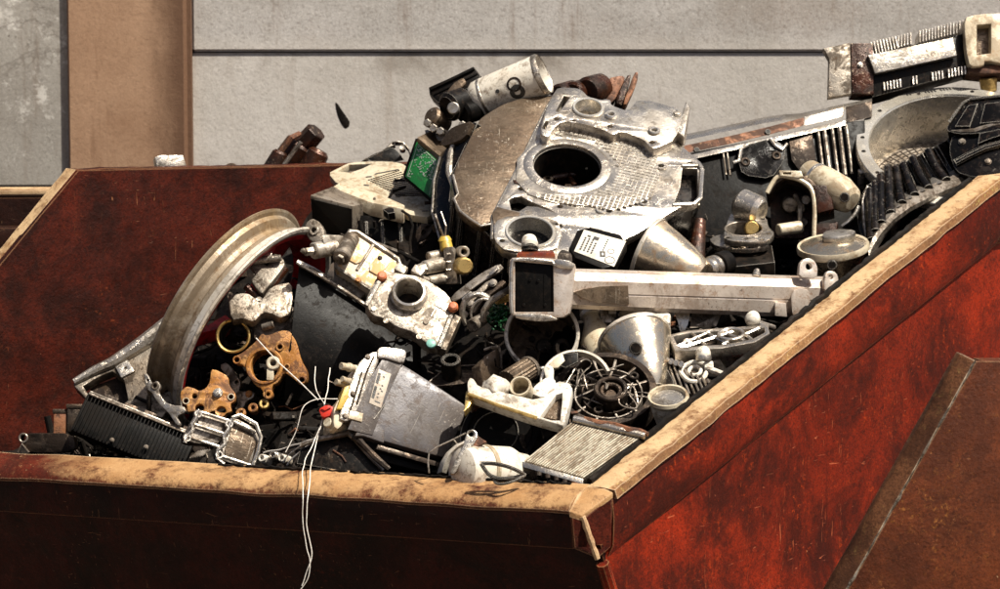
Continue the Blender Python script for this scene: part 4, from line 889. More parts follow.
# ---- big bell housing
fB = Fr(567, 167, .58, (.06, -.56, .82)); k = fB.k
t = T('bell_housing', 'huge bright alloy bell housing with oval-looking centre bore, crowning the heap', 'gearbox housing')
cB = fB.at(567, 167)
full = [(547, 106), (555, 100), (640, 112), (675, 140), (694, 156), (703, 164), (704, 174), (702, 194), (696, 203), (679, 207), (659, 220), (633, 236), (600, 250), (569, 262), (540, 258), (505, 252), (494, 241), (492, 216), (512, 176)]
holes = [circ((cB.x, cB.y), 34*k, 64), fB.poly([(682.5, 168), (697, 168.5), (698, 198), (691, 202.5), (674, 203), (680.5, 187)]),
  fB.poly([(509, 200), (513, 197), (521, 196), (532, 202), (548, 208.5), (555, 212.5), (538, 206.5), (527, 206), (519, 211), (511.5, 210)])]
c = fB.at(530, 234); holes.append(circ((c.x, c.y), 22*k, 48))
for x, y in ((609, 210.5), (644, 203), (661, 167), (653, 142.5), (521, 188.5), (536, 195.5), (559.5, 225.5), (502, 241), (560, 206), (690, 163)):
    c = fB.at(x, y); holes.append(circ((c.x, c.y), 2.8*k, 16))
g = G(); g.prism(fB.poly(full), holes, -.022, 0, .002, 1); t.part('flange_plate', g, M_['alubright'], fB)
# raised upper flange
uf = [(541, 126), (547, 106), (553, 94), (558, 87), (579, 88), (584, 92), (588, 96.4), (602, 100), (605, 98.7), (611, 100), (611, 105), (628, 111), (639, 98), (685, 109.5), (675, 140), (661, 146), (652, 149), (643, 139), (622, 131), (612, 135), (603, 129), (575, 122), (562, 121), (553, 129), (549, 137), (541, 135)]
hs = [fB.poly([(564, 95.5), (570, 97), (559, 112), (556, 111)], .03), fB.poly([(545.6, 120.7), (549, 121), (545, 129), (542, 128)], .03)]
c = fB.at(588, 108.5, .03); cT = c; hs.append(circ((c.x, c.y), 13.5*k, 40))
for x, y in ((556.5, 118.5), (573, 121), (610, 126), (652, 142)):
    c = fB.at(x, y, .03); hs.append(circ((c.x, c.y), 2.8*k, 16))
g = G(); g.prism(fB.poly(uf, .03), hs, .0005, .03, .002, 1); t.part('upper_flange', g, M_['alubright'], fB)
g = G(); g.pipe((cT.x, cT.y, .036), (cT.x, cT.y, -.06), 16*k, 13.3*k, 40); g.cyl((cT.x, cT.y, -.05), (cT.x, cT.y, -.04), 13.6*k); t.part('bearing_boss', g, M_['machined'], fB)
bolts(t, fB, [(677, 114.5)], M_['alu'], 3.6, 2.5, w0=.03)
boss(t, fB, [(653, 142), (610, 126)], M_['alubright'], 6, 16, 'bolt_boss', .45, w0=.0)
boss(t, fB, [(661, 167), (644, 203), (601, 210.5)], M_['alubright'], 5.5, 2, 'bolt_boss', .5)
g = G(); g.prism(fB.poly([(676, 140), (685, 109.5), (689, 117), (683, 146)], .0), (), -.06, .027, .003); t.part('end_face', g, M_['alu'], fB)
# window bosses on the right
g = G(); g.tube([fB.at(x, y, .001) for x, y in ((682, 166), (698, 166), (702, 170), (700, 198), (694, 204), (673, 205))], .006, 8); t.part('window_lip', g, M_['alubright'], fB)
g = G(); g.prism(fB.poly([(676, 170), (700, 170), (700, 205), (670, 205)], -.06), (), -.075, -.06, .002); g.tube([fB.at(684, 170, -.05), fB.at(686, 185, -.055), fB.at(682, 203, -.05)], .012, 10); t.part('window_back', g, M_['aludull'], fB)
# embossed pad
pad = [(553, 134), (570, 129.5), (605, 131), (612, 136), (622, 133), (643, 141), (648, 151), (658, 158), (655, 166), (660, 174), (649, 199), (638, 204), (613, 211), (588, 207), (552, 203), (528, 195), (516, 182), (517, 160), (532, 144)]
pp = fB.poly(pad); g = G(); g.prism(pp, [circ((cB.x, cB.y), 43*k, 56)], .0, .003, .001)
bm = bmesh.new(); ra = radians(-16); e1 = V((cos(ra), sin(ra))); e2 = V((-sin(ra), cos(ra)))
for i in range(-24, 25):
    for j in range(-24, 25):
        q = V((cB.x, cB.y)) + e1*i*.0112 + e2*j*.0112
        if (q-V((cB.x, cB.y))).length < 50*k or not inside(q, pp) or q.x < cB.x-26*k: continue
        m = Matrix.Translation((q.x, q.y, .0042)) @ Matrix.Rotation(ra, 4, 'Z') @ Matrix.Diagonal((.0088, .0088, .003, 1))
        bmesh.ops.create_cube(bm, size=1, matrix=m)
g._add(bm); t.part('embossed_pad', g, M_['grid'], fB)
g = G(); g.lathe([(34*k, -.03), (34*k, .004), (34.5*k, .006), (40*k, .0075), (44*k, .0035), (44*k, -.01), (33.5*k, -.03)], 72, Matrix.Translation((cB.x, cB.y, 0))); t.part('bore_collar', g, M_['alubright'], fB)
g = G(); g.pipe((cB.x, cB.y, -.003), (cB.x, cB.y, -.13), 33.9*k, 33.2*k, 64, .12); t.part('bore_wall', g, M_['black'], fB)
g = G()
for a, b, r in (((545, 170), (585, 158), .012), ((552, 178), (590, 172), .009), ((560, 160), (575, 186), .007)): g.cyl(fB.at(*a, -.09), fB.at(*b, -.08), r)
g.box(fB.at(580, 167, -.075), (.02, .03, .02), .004); t.part('inner_shafts', g, M_['oilybrown'], fB)
g = G(); g.box(fB.at(582, 166, -.066), (.009, .012, .006), .002); t.part('red_clip', g, M_['red'], fB)
# lower left ring
c = fB.at(530, 234); g = G(); g.pipe((c.x, c.y, .010), (c.x, c.y, -.09), 24.5*k, 21.6*k, 56); t.part('lower_ring', g, M_['machined'], fB)
g = G(); g.prism(fB.poly([(513, 180), (526, 183), (528, 178), (536, 177), (532, 183), (535, 188.5), (530, 187), (514, 183)], .001), (), .0005, .0028, .0006); t.part('oil_groove', g, M_['oilybrown'], fB)
g = G(); g.prism(fB.poly([(492, 214), (497, 207), (520, 213), (516, 221), (505, 226), (495, 232)], .003), (), .0005, .004, .001); t.part('stained_patch', g, M_['alubrown'], fB)
g = G(); g.prism(fB.poly([(494, 222), (510, 216), (556, 219), (562, 232), (556, 252), (506, 252), (494, 241)], .004), [circ((c.x, c.y), 24*k, 48)]+[circ(fB.at(x, y, .004).to_2d(), 2.6*k, 14) for x, y in ((502, 241), (557, 225))], .0005, .006, .0015, 1); t.part('ring_flange', g, M_['alubright'], fB)
# brown disc cover on the far half
disc = [(556, 96), (535, 96.5), (522, 98), (503, 104), (485, 115), (479, 120), (469, 140), (460, 158), (453, 174), (459, 195), (455, 199), (461, 212), (480, 225), (491, 222), (513, 176), (547, 106)]
g = G(); g.prism(fB.poly(disc, -.006), (), -.03, -.006, .002, 1); t.part('cover_disc', g, M_['alubrown'], fB)
g = G(); g.tube([fB.at(x, y, -.004) for x, y in ((557, 92), (547, 107), (513, 177), (492, 217), (492, 240))], .004, 8); t.part('machined_edge', g, M_['alubright'], fB)
g = G(); g.tube([fB.at(x, y, -.004) for x, y in ((453, 175), (458, 194), (454, 199), (460, 211), (470, 219), (481, 226), (491, 224))], .0032, 8); t.part('cast_edge', g, M_['alu'], fB)
# dark outer wall falling away behind
wallp = [(553, 94), (523, 97), (500, 105), (477, 121), (462, 150), (450, 176), (455, 200), (462, 214), (482, 228), (495, 242), (506, 253), (570, 262), (634, 237), (660, 221), (698, 203), (704, 172), (676, 140), (640, 112), (560, 97)]
g = G(); g.prism(fB.poly(wallp, -.03), [circ((cB.x, cB.y), 40*k, 40)], -.18, -.0305, .004, 1); t.part('outer_wall', g, M_['blackgloss'], fB)
g = G()
for (x, y, x2, y2) in ((455, 199, -.03, -.17), (462, 214, -.03, -.17), (481, 227, -.03, -.17), (495, 241, -.03, -.17)):
    g.tube([fB.at(x, y, -.03), fB.at(x, y, -.03)+V((-.006, -.004, -.14))], .007, 8)
t.part('wall_rib', g, M_['blackgloss'], fB)
# side web at the far left; pale tubes stand in for its highlights
fs = Fr(446, 190, .66, (-.62, -.66, .42)); g = G()
g.prism(fs.poly([(457, 131), (479, 119), (470, 140), (452, 174), (452, 190), (455, 200), (449, 235), (441, 240), (432, 215), (434, 180), (440, 157)]), (), -.03, 0, .004, 1); t.part('side_web', g, M_['blackgloss'], fs)
g = G(); g.tube([fs.at(x, y, .002) for x, y in ((456, 133), (450, 155), (449, 172), (453, 186), (450, 202))], [.004, .008, .009, .006, .003], 8); g.tube([fs.at(x, y, .002) for x, y in ((440, 157), (434, 180), (432, 212), (440, 240))], .003, 6); t.part('web_highlight', g, M_['alu'], fs)
g = G(); g.prism(fs.poly([(447, 134), (452, 127), (474, 120), (466, 138), (444, 147), (440, 143)], .01), (), -.05, .012, .003, 1); t.part('web_lug', g, M_['alubrown'], fs)
# ---- identification plate lying on the housing
f = Fr(600, 246, .25, (.05, -.62, .78)); k = f.k
t = T('plate_cover', 'black square cover carrying a white printed label, below the bell housing', 'cover')
g = G(); g.prism(f.poly([(580, 224), (631, 237), (612, 272), (566, 254)]), (), -.03, 0, .004, 1); t.part('cover', g, M_['blackplastic'], f)
lab = [(584, 230), (626, 241.5), (614, 267), (574, 251.5)]
g = G(); g.prism(f.poly(lab), (), .0002, .0014, .0003); lb = t.part('printed_label', g, M_['label'], f)
def onl(u, v):
    a = V(lab[0]).lerp(V(lab[1]), u); b = V(lab[3]).lerp(V(lab[2]), u); q = a.lerp(b, v); return f.at(q.x, q.y, .0018)
g = G(); ang = math.atan2((onl(1, .5)-onl(0, .5)).y, (onl(1, .5)-onl(0, .5)).x); Rz = Matrix.Rotation(ang, 4, 'Z')
for i in range(4):
    for j in range(6): g.box(onl(.11+.09*i, .30+.10*j), (.0042, .0052, .0008), 0, Rz) if not (i == 3 and j == 0) else None
g.box(onl(.34, .20), (.013, .010, .0008), 0, Rz); g.box(onl(.17, .19), (.008, .005, .0008), 0, Rz)
for j in range(6): g.box(onl(.6, .12+.085*j), (.003, .004, .0008), 0, Rz)
q = onl(.63, .70); g.prism([q.to_2d()+V(p) for p in ((-.006, -.009), (.006, -.009), (.006, .009), (-.006, .009))], [[q.to_2d()+V(p) for p in ((-.002, -.004), (.003, -.004), (.003, .005), (-.002, .005))]], .0015, .0022)
for (u, v, r) in ((.84, .82, .012), (.78, .5, .008)):
    q = onl(u, v); g.prism(circ(q.to_2d(), r, 24), [circ(q.to_2d(), r*.86, 24)], .0015, .0021)
t.part('printed_marks', g, M_['ink'], f, parent=lb)
# ---- amber lamp with white cap
f = Fr(540, 252, .17, (0, -.8, .6)); k = f.k
t = T('amber_lamp', 'broken amber lamp with a white cap, standing just above the black ended beam', 'lamp')
g = G(); g.loft([[f.L(515, 262, 0.140), f.L(517, 253, 0.140), f.L(522, 250, 0.170), f.L(522, 260, 0.190)], [f.L(556, 261, 0.140), f.L(555, 253, 0.140), f.L(553, 250, 0.170), f.L(553, 260, 0.190)]]); t.part('lens', g.bevel(.004), M_['amber'], f)
g = G(); g.loft([[f.L(556, 262, 0.150), f.L(558, 252, 0.160), f.L(562, 249, 0.190), f.L(562, 262, 0.200)], [f.L(573, 262, 0.150), f.L(572, 254, 0.160), f.L(569, 251, 0.190), f.L(569, 262, 0.200)]]); t.part('socket', g.bevel(.004), M_['darksteel'], f)
g = G(); g.cyl(f.L(530, 248, 0.170), f.L(529, 238, 0.200), 9*k, 7.5*k, 24, .35); t.part('white_cap', g, M_['white'], f)
g = G(); g.cyl(f.L(530, 252, 0.165), f.L(530, 247, 0.170), 8*k, 8.6*k); t.part('collar', g, M_['black'], f)
# ---- white canister
f = Fr(512, 88, .86, (.80, -.40, .40)); k = f.k
t = T('metal_canister', 'white metal canister with two round dark emblems, lying behind the bell housing', 'canister')
a = f.L(482, 100, .87); b = f.L(543, 74, .835); ax = (b-a).normalized(); Lc = (b-a).length; Mc = Matrix.Translation(a) @ ax.to_track_quat('Z', 'Y').to_matrix().to_4x4(); r = 21*k
g = G(); g.lathe([(0, -.02), (r*.8, -.02), (r*.97, -.008), (r, .01), (r, Lc-.01), (r*.985, Lc), (r*.93, Lc+.002), (r*.88, Lc-.004), (r*.8, Lc-.02), (0, Lc-.024)], 56, Mc); t.part('can', g, M_['white'], f)
g = G(); g.lathe([(r*.99, Lc-.012), (r*1.03, Lc-.009), (r*1.03, Lc-.002), (r*.98, Lc+.004), (r*.93, Lc), (r*.99, Lc-.012)], 56, Mc); t.part('rolled_seam', g, M_['alu'], f)
g = G(); g.lathe([(r*.99, .006), (r*1.02, .008), (r*1.02, .013), (r*.99, .015)], 56, Mc); t.part('rolled_seam', g, M_['alu'], f)
g = G(); g.lathe([(0, Lc-.0215), (r*.79, Lc-.0175)], 40, Mc); t.part('end_dish', g, M_['oilybrown'], f)
def oncan(px, py):
    """point of the canister's shell under a place in view, as (angle, along)"""
    Minv = (f.M @ Mc).inverted(); o = Minv @ CAM; d = Minv.to_3x3() @ ray(px, py)
    A_ = d.x**2+d.y**2; B_ = 2*(o.x*d.x+o.y*d.y); C2 = o.x**2+o.y**2-r*r; ds = max(0, B_*B_-4*A_*C2); s_ = (-B_-math.sqrt(ds))/(2*A_); p = o+d*s_; return math.atan2(p.y, p.x), p.z
def patch(g, outline, hole=None, lift=.0006):
    n = len(outline); bm = bmesh.new()
    for inner, outer in (((hole or [(0, 0)]*n), outline),):
        vi = [bm.verts.new(Mc @ V(((r+lift)*cos(p[0]), (r+lift)*sin(p[0]), p[1]))) for p in inner]; vo = [bm.verts.new(Mc @ V(((r+lift)*cos(p[0]), (r+lift)*sin(p[0]), p[1]))) for p in outer]
        wi = [bm.verts.new(Mc @ V(((r-.001)*cos(p[0]), (r-.001)*sin(p[0]), p[1]))) for p in outer]
        for i in range(n):
            j = (i+1) % n; bm.faces.new((vi[i], vi[j], vo[j], vo[i])); bm.faces.new((vo[i], vo[j], wi[j], wi[i]))
    bmesh.ops.remove_doubles(bm, verts=bm.verts, dist=1e-7); g._add(bm)
def emblem(px, py, rad, inner, name):
    a0, z0 = oncan(px, py); g = G(); n = 28
    out = [(a0+rad*k/r*cos(2*pi*i/n), z0+rad*k*sin(2*pi*i/n)) for i in range(n)]
    inn = [(a0+inner*k/r*cos(2*pi*i/n), z0+inner*k*sin(2*pi*i/n)) for i in range(n)]
    patch(g, out, inn); return g, a0, z0, n
g, a0, z0, n = emblem(514, 84.5, 7.6, 5.4, ''); t.part('round_emblem', g, M_['darksteel'], f)
g, a0, z0, n = emblem(517.5, 92, 7.8, 3.2, ''); t.part('round_emblem', g, M_['ink'], f)
g, a0, z0, n = emblem(497.5, 91.2, 2.0, .01, ''); t.part('printed_dash', g, M_['ink'], f)
# ---- connectors and lumps at its closed end
f = Fr(454, 88, .92, (-.2, -.88, .42), 23); k = f.k
t = T('cable_connector', 'black slotted cable connector on a brown bracket at the canister end', 'connector')
g = G(); g.prism(f.poly([(428.5, 87), (474, 67), (480.5, 75), (479, 83), (438, 103), (429.5, 95)]), (), -.05, 0, .003); t.part('shell', g, M_['black'], f)
g = G(); g.box(f.at(452, 79.5, .001), (50*k, 3*k, .012), .002); g.box(f.at(456, 84, .001), (48*k, 1.6*k, .006), .001); t.part('lock_bar', g, M_['blackplastic'], f)
g = G(); g.prism(f.poly([(440, 103), (452, 84), (463, 77), (467, 83), (458, 90), (449, 108)], .008), (), -.02, .008, .002, 1); t.part('bracket', g, M_['alubrown'], f)
f = Fr(455, 115, .84, (-.3, -.8, .5)); k = f.k
t = T('solenoid_pack', 'cluster of two black solenoids and a brown barrel beside the green circuit board', 'solenoid')
for (x0, y0, x1, y1, r_, m) in ((447, 108, 466, 100, 15, 'black'), (462, 114, 482, 108, 12, 'blackplastic'), (431, 115, 446, 126, 10, 'alubrown')):
    g = G(); a = f.L(x0, y0, .82); b = f.L(x1, y1, .86); g.cyl(a, b, r_*k, r_*.92*k, 28, .25); t.part('barrel', g, M_[m], f)
g = G(); g.cyl(f.L(453, 108, .78), f.L(456, 110, .85), 6*k); t.part('plunger', g, M_['alubright'], f)
for (x, y) in ((427, 123), (433, 128), (440, 131), (462, 125)):
    g = G(); g.cyl(f.L(x, y, .79), f.L(x+3, y+1, .83), 4.2*k, seg=6); t.part('nut', g, M_['alu'], f)
g = G(); g.prism(f.poly([(424, 128), (440, 134), (452, 128), (446, 142), (426, 138)]), (), -.05, 0, .003, 1); t.part('base_plate', g, M_['aludull'], f)
# ---- green circuit board
f = Fr(421, 169, .76, (-.36, -.86, .36)); k = f.k
t = T('circuit_board', 'green circuit board in a brown-topped dark case, leaning against the bell housing', 'circuit board')
g = G(); g.prism(f.poly([(415, 138), (418, 138), (440, 158), (441, 163), (433, 201), (429, 201), (404, 179), (402.5, 174)]), (), -.05, -.001, .003); t.part('case', g, M_['blackplastic'], f)
bp = [(417, 142), (438, 161), (431, 198), (405.5, 176.5)]
g = G(); g.prism(f.poly(bp), (), -.0005, .002, .0005); brd = t.part('board', g, M_['pcb'], f)
g = G(); g.tube([f.at(x, y, .0022) for x, y in ((418, 144.5), (436, 161), (429.5, 195))], .0009, 5); g.tube([f.at(x, y, .0022) for x, y in ((417.5, 145), (407.5, 175.5))], .0007, 5)
def onb(u, v): a = V(bp[0]).lerp(V(bp[1]), u); b = V(bp[3]).lerp(V(bp[2]), u); q = a.lerp(b, v); return f.at(q.x, q.y, .0024)
rr = random.Random(4)
for i in range(120):
    u, v = rr.uniform(.1, .92), rr.uniform(.06, .62)
    if v > .3 and (u < .3) and rr.random() < .8: continue
    g.box(onb(u, v), (rr.uniform(.0012, .004), rr.uniform(.0012, .003), .0012), 0)
for i in range(12): g.box(onb(rr.uniform(.05, .2), rr.uniform(.75, .95)), (.002, .002, .0012), 0)
t.part('solder_dots', g, M_['solder'], f, parent=brd)
g = G(); g.loft([[f.L(417, 137, .755), f.L(440, 156, .775), f.L(451, 143, .84), f.L(430, 131, .83)], [f.L(417, 143, .76), f.L(440, 161, .78), f.L(451, 148, .85), f.L(430, 137, .84)]]); t.part('lid', g.bevel(.003), M_['alubrown'], f)
# ---- valve block with perforated top
f = Fr(385, 190, .86, (-.10, -.42, .90)); k = f.k
t = T('valve_block', 'flat alloy valve block with rows of small slots, black underneath, over the tub', 'valve block')
top = [(328, 173), (338, 168), (350, 162), (376, 161), (406, 162), (431, 199), (432, 218), (406, 214), (397, 207), (337, 184)]
g = G(); g.prism(f.poly(top), [f.poly([(337, 171), (349, 164.5), (372, 163.5), (363, 168), (350, 172.5)])], -.02, 0, .002, 1); t.part('top_plate', g, M_['cream'], f)
g = G(); g.prism(f.poly([(333, 174), (350, 164), (378, 163), (364, 174)], -.03), (), -.05, -.03, .002); t.part('recess_floor', g, M_['aludull'], f)
g = G(); ga, gb, gc, gd = V((369, 180)), V((401, 170)), V((428, 197)), V((400, 197))
for i in range(15):
    for j in range(13):
        q = ga.lerp(gb, (j+.2*(i % 2))/13).lerp(gd.lerp(gc, j/13), i/15); p = f.at(q.x, q.y, .0007); g.box(p, (.0052, .0034, .0012), 0)
t.part('slot_rows', g, M_['darksteel'], f)
g = G()
for pl in (((375, 174), (399, 169.5)), ((366, 177), (372, 176.5)), ((364, 185), (369, 185.5)), ((396, 196), (400, 197)), ((422, 211), (429, 211))): g.tube([f.at(*pl[0], .001), f.at(*pl[1], .001)], .002, 6)
t.part('slot', g, M_['black'], f)
g = G(); g.loft([[f.L(332, 187, .80), f.L(340, 182, .83), f.L(340, 190, .84), f.L(332, 195, .80)], [f.L(370, 202, .76), f.L(378, 193, .80), f.L(376, 206, .81), f.L(370, 216, .76)], [f.L(404, 209, .72), f.L(405, 205, .77), f.L(405, 222, .77), f.L(404, 224, .72)]]); t.part('stepped_ledge', g.bevel(.004), M_['cream'], f)
g = G(); g.prism(f.poly([(383, 210), (389, 207.5), (394, 209), (395, 213), (388, 214)], .024), (), .006, .026, .001); t.part('notch', g, M_['black'], f)
fv = Fr(345, 215, .74, (-.1, -.97, .2)); g = G()
g.loft([[fv.L(310, 195, .735), fv.L(333, 186, .80), fv.L(372, 202, .80), fv.L(353, 206, .725)], [fv.L(312, 222, .745), fv.L(334, 215, .80), fv.L(372, 240, .80), fv.L(352, 240, .735)]]); t.part('corner_block', g.bevel(.003), M_['aludull'], fv)
g = G(); g.loft([[fv.L(311, 199, .732), fv.L(352, 209, .722), fv.L(352, 243, .74), fv.L(313, 225, .75)], [fv.L(311, 199, .728), fv.L(352, 209, .718), fv.L(352, 243, .735), fv.L(313, 225, .745)]]); t.part('dark_face', g, M_['blackplastic'], fv)
boss(t, fv, [(316, 204), (346, 212)], M_['aludull'], 4.5, 6, 'bolt_eye', .5)
g = G(); g.loft([[fv.L(350, 215, .76), fv.L(432, 217, .76), fv.L(434, 305, .66), fv.L(352, 275, .72)], [fv.L(350, 215, .9), fv.L(432, 217, .9), fv.L(434, 305, .9), fv.L(352, 275, .9)]]); t.part('under_body', g.bevel(.004), M_['blackplastic'], fv)
g = G()
for x in (366, 382, 400, 418): g.tube([fv.L(x, 222, .752), fv.L(x+2, 262, .715)], .005, 6)
t.part('body_rib', g, M_['blackgloss'], fv)
g = G(); g.tube([fv.L(376, 244, .7), fv.L(408, 256, .66)], .006, 8); t.part('pipe_edge', g, M_['steel'], fv)
# ---- bracket poking up behind it
f = Fr(388, 152, 1.02, (0, -.9, .4)); k = f.k
t, o = plate('pump_cover', 'pale pump cover with a black hollow, showing behind the perforated valve block', 'cover', f, [(360, 161), (372, 154), (384, 149), (391, 142), (397, 140), (404, 142), (410, 149), (412, 166), (362, 166)], [(393, 143.5, 1.2), (402.5, 147, 2)], 10, M_['alu'], 1, 1, parts=1, mainname='rim_plate')
g = G(); g.prism(f.poly([(363, 161), (380, 152), (392, 147), (399, 152), (405, 162)], .002), (), .0005, .003, .001, 1); t.part('hollow', g, M_['black'], f)
# ---- ribbed rusty motor behind
f = Fr(598, 92, .95, (.1, -.9, .4)); k = f.k
t = T('ribbed_motor', 'rusty brown ribbed motor half hidden behind the bell housing top edge', 'motor')
for i, (x, y, r_) in enumerate(((566, 92, 12), (580, 91, 13), (594, 88, 15))):
    g = G(); a = f.L(x-7, y+4, .92); b = f.L(x+8, y-1, .98); g.cyl(a, b, r_*k, r_*.95*k, 28, .2); t.part('drum', g, M_['oilybrown'], f)
for i, (pl, m) in enumerate((([(598, 97), (608, 78), (622, 75), (626, 78), (613, 104), (602, 101)], 'rust'), ([(614, 104), (626, 77), (631, 76), (623, 108)], 'oilybrown'), ([(621, 108), (633, 76), (637, 75), (636, 86), (626, 108)], 'rust'))):
    g = G(); g.prism(f.poly(pl), (), -.06+.01*i, .012*i, .003, 1); t.part('rib_plate', g, M_[m], f)
# ================================================================= right shoulder of the heap
# ---- long engine casting
f = Fr(775, 140, .98, (.12, -.86, .50), 13); k = f.k
t = T('engine_block', 'long black engine casting with bright top edges and a bolted brown rail', 'engine block')
g = G(); g.prism(f.poly([(683, 152), (845, 120), (866, 118), (868, 190), (860, 245), (690, 240)]), (), -.10, -.01, .004); t.part('block_wall', g, M_['blackplastic'], f)
def strip(pts, wd, zz, m, name, dz=.0, th=.012):
    g = G(); rows = []
    for (x, y) in pts: rows.append([f.at(x, y, zz), f.at(x, y+wd, zz+dz), f.at(x, y+wd, zz+dz-th), f.at(x, y, zz-th)])
    g.loft(rows); return t.part(name, g.bevel(.002), M_[m], f)
strip([(682, 135), (720, 127), (765, 117), (783, 114.5), (800, 113.5), (840, 105), (872, 98.5)], 6, -.06, 'alubright', 'top_edge', .02, .05)
strip([(683, 146), (730, 136), (768, 127), (804, 117.5)], 8, -.022, 'rust', 'bolted_rail', .006, .02)
strip([(804, 117), (843, 107.5)], 9, -.028, 'alu', 'machined_pad', .004, .02)
strip([(690, 155), (740, 143.5), (782, 134.5), (815, 127), (846, 120)], 5, .0, 'alubright', 'lower_edge', .006, .03)
for p in ((697, 149.5), (768, 131.5)):
    g = G(); c = f.at(*p, -.012); g.cyl((c.x, c.y, -.02), (c.x, c.y, -.0125), 3*k); t.part('bolt_hole', g, M_['black'], f)
strip([(846, 107), (872, 101)], 16, -.04, 'darksteel', 'end_step', .01, .03)
g = G(); g.prism(f.poly([(740, 147), (771, 139), (785, 147), (784, 162), (771, 180), (742, 176), (737, 160)], -.0), [f.poly([(743, 149), (770, 142), (776, 155), (768, 176), (744, 172)])], -.012, .006, .003, 1); t.part('port_frame', g, M_['blackgloss'], f)
g = G(); g.tube([f.at(x, y, .008) for x, y in ((733, 163), (739, 161), (741, 149), (748, 145))], .005, 8); t.part('port_edge', g, M_['alu'], f)
g = G(); g.tube([f.at(x, y, .008) for x, y in ((770, 139), (775, 146), (782, 150), (787, 144))], .005, 8); t.part('port_edge', g, M_['alu'], f)
boss(t, f, [(745, 163), (776, 157)], M_['darksteel'], 5, 4, 'port_bolt', .4)
g = G(); g.prism(f.poly([(789, 142), (812, 135), (816, 160), (798, 170), (791, 160)]), (), -.01, .004, .002); t.part('panel', g, M_['darksteel'], f)
g = G()
for i, x in enumerate((818, 824, 832, 839, 846)): g.tube([f.at(x, 131-i*1.5, .0), f.at(x+6, 178-i, -.0)], .0055 if i % 2 else .004, 6)
t.part('wall_rib', g, M_['steel'], f)
g = G()
for x in (723, 727): g.tube([f.at(x, 152, .0), f.at(x+3, 175, .0)], .0025, 6)
t.part('seam', g, M_['steel'], f)
# ---- finned amplifier on top
f = Fr(910, 60, 1.18, (.05, -.93, .36), 11); k = f.k
t = T('finned_amplifier', 'electronic heat sink unit with rows of bright fins, topmost against the wall', 'heat sink')
g = G(); g.prism(f.poly([(823, 49), (850, 43), (851, 94), (828, 98), (829, 60)]), (), -.02, .004, .002); t.part('end_plate', g, M_['aludull'], f)
g = G(); g.prism(f.poly([(851, 43), (873, 43), (874, 94), (852, 93)]), (), -.06, .0, .003); t.part('end_block', g, M_['oilybrown'], f); bolts(t, f, [(860, 65)], M_['alu'], 2.4, 2, 'screw')
g = G(); g.prism(f.poly([(872, 52), (964, 32), (970, 70), (940, 78), (873, 96)]), (), -.08, -.01, .003); t.part('core', g, M_['black'], f)
for i in range(31):
    q = i/30
    if 14 <= i <= 15: continue
    x = 871+92*q; y = 45-22*q
    g = G(); a = f.at(x, y-3, -.004); b = f.at(x+(2.5 if i < 9 else 0), y+9, -.004); g.tube([a, b], .0021, 4, flat=.5)
    g.loft([[a+V((.0012, 0, 0)), a+V((-.0012, 0, 0)), a+V((-.0012, 0, -.07)), a+V((.0012, 0, -.07))], [b+V((.0012, 0, 0)), b+V((-.0012, 0, 0)), b+V((-.0012, 0, -.07)), b+V((.0012, 0, -.07))]])
    t.part('fin', g, M_['alubright'], f)
for i in range(27):
    q = i/26; x = 884+84*q; y = 86-17*q
    if i in (6, 7, 8, 11, 12, 13, 14, 19): continue
    g = G(); g.tube([f.at(x, y-3.5, -.004), f.at(x+.6, y+4.5, -.004)], .0024, 4); t.part('lower_fin', g, M_['alubright'], f)
g = G(); g.prism(f.poly([(868, 55), (953, 37.5), (957, 55.5), (875, 73.5)], .012), (), -.004, .012, .002); t.part('cover_plate', g, M_['alu'], f)
g = G(); g.prism(f.poly([(964, 18), (975, 14.5), (996, 13), (1012, 14), (1012, 66), (985, 60), (984, 66), (970, 67), (966, 50)], .02), [f.poly([(977, 25), (991, 24), (991, 53), (977, 55)], .02)], -.03, .02, .003, 1); t.part('white_bracket', g, M_['cream'], f)
g = G(); g.prism(f.poly([(974, 22), (994, 21), (994, 58), (974, 58)], -.01), (), -.028, -.012, .001); t.part('bracket_back', g, M_['alubrown'], f)
g = G(); g.prism(f.poly([(968, 68), (1012, 63), (1012, 74), (984, 74), (968, 72)], .0), (), -.07, .006, .004); t.part('rusty_foot', g.dent(.003, 70), M_['rust'], f)
g = G(); g.cyl(f.L(988, 78, 1.2), f.L(989, 92, 1.2), 9*k, 8*k); t.part('brass_post', g, M_['brass'], f)
# ---- drum housing
f = Fr(960, 146, .98, (-.02, -.53, .85)); k = f.k
t = T('drum_housing', 'large round alloy drum open at the top with a drilled bright rim', 'drum'); R1 = 104*k
g = G(); g.lathe([(R1*.865, -.19), (R1*.865, -.004), (R1*.875, .0), (R1*.995, .0), (R1, -.003), (R1, -.02), (R1*.93, -.024), (R1*.91, -.19), (R1*.865, -.17)], 128); t.part('drum_wall', g, M_['machined'], f)
g = G(); g.lathe([(R1*.872, .0003), (R1*.876, .002), (R1*.99, .002), (R1*.995, .0003), (R1*.872, .0003)], 128); t.part('rim_face', g, M_['machined'], f)
g = G(); g.lathe([(0, -.14), (R1*.866, -.14), (R1*.866, -.155), (0, -.155)], 96); t.part('drum_floor', g, M_['aludull'], f)
g = G()
for i in range(15): rr_ = R1*(.2+.045*i); g.lathe([(rr_-.002, -.14), (rr_, -.137), (rr_+.002, -.14)], 72)
for i in range(72):
    a = 2*pi*i/72; g.tube([V((cos(a)*R1*.25, sin(a)*R1*.25, -.139)), V((cos(a)*R1*.84, sin(a)*R1*.84, -.139))], .0016, 4)
t.part('floor_mesh', g, M_['steel'], f)
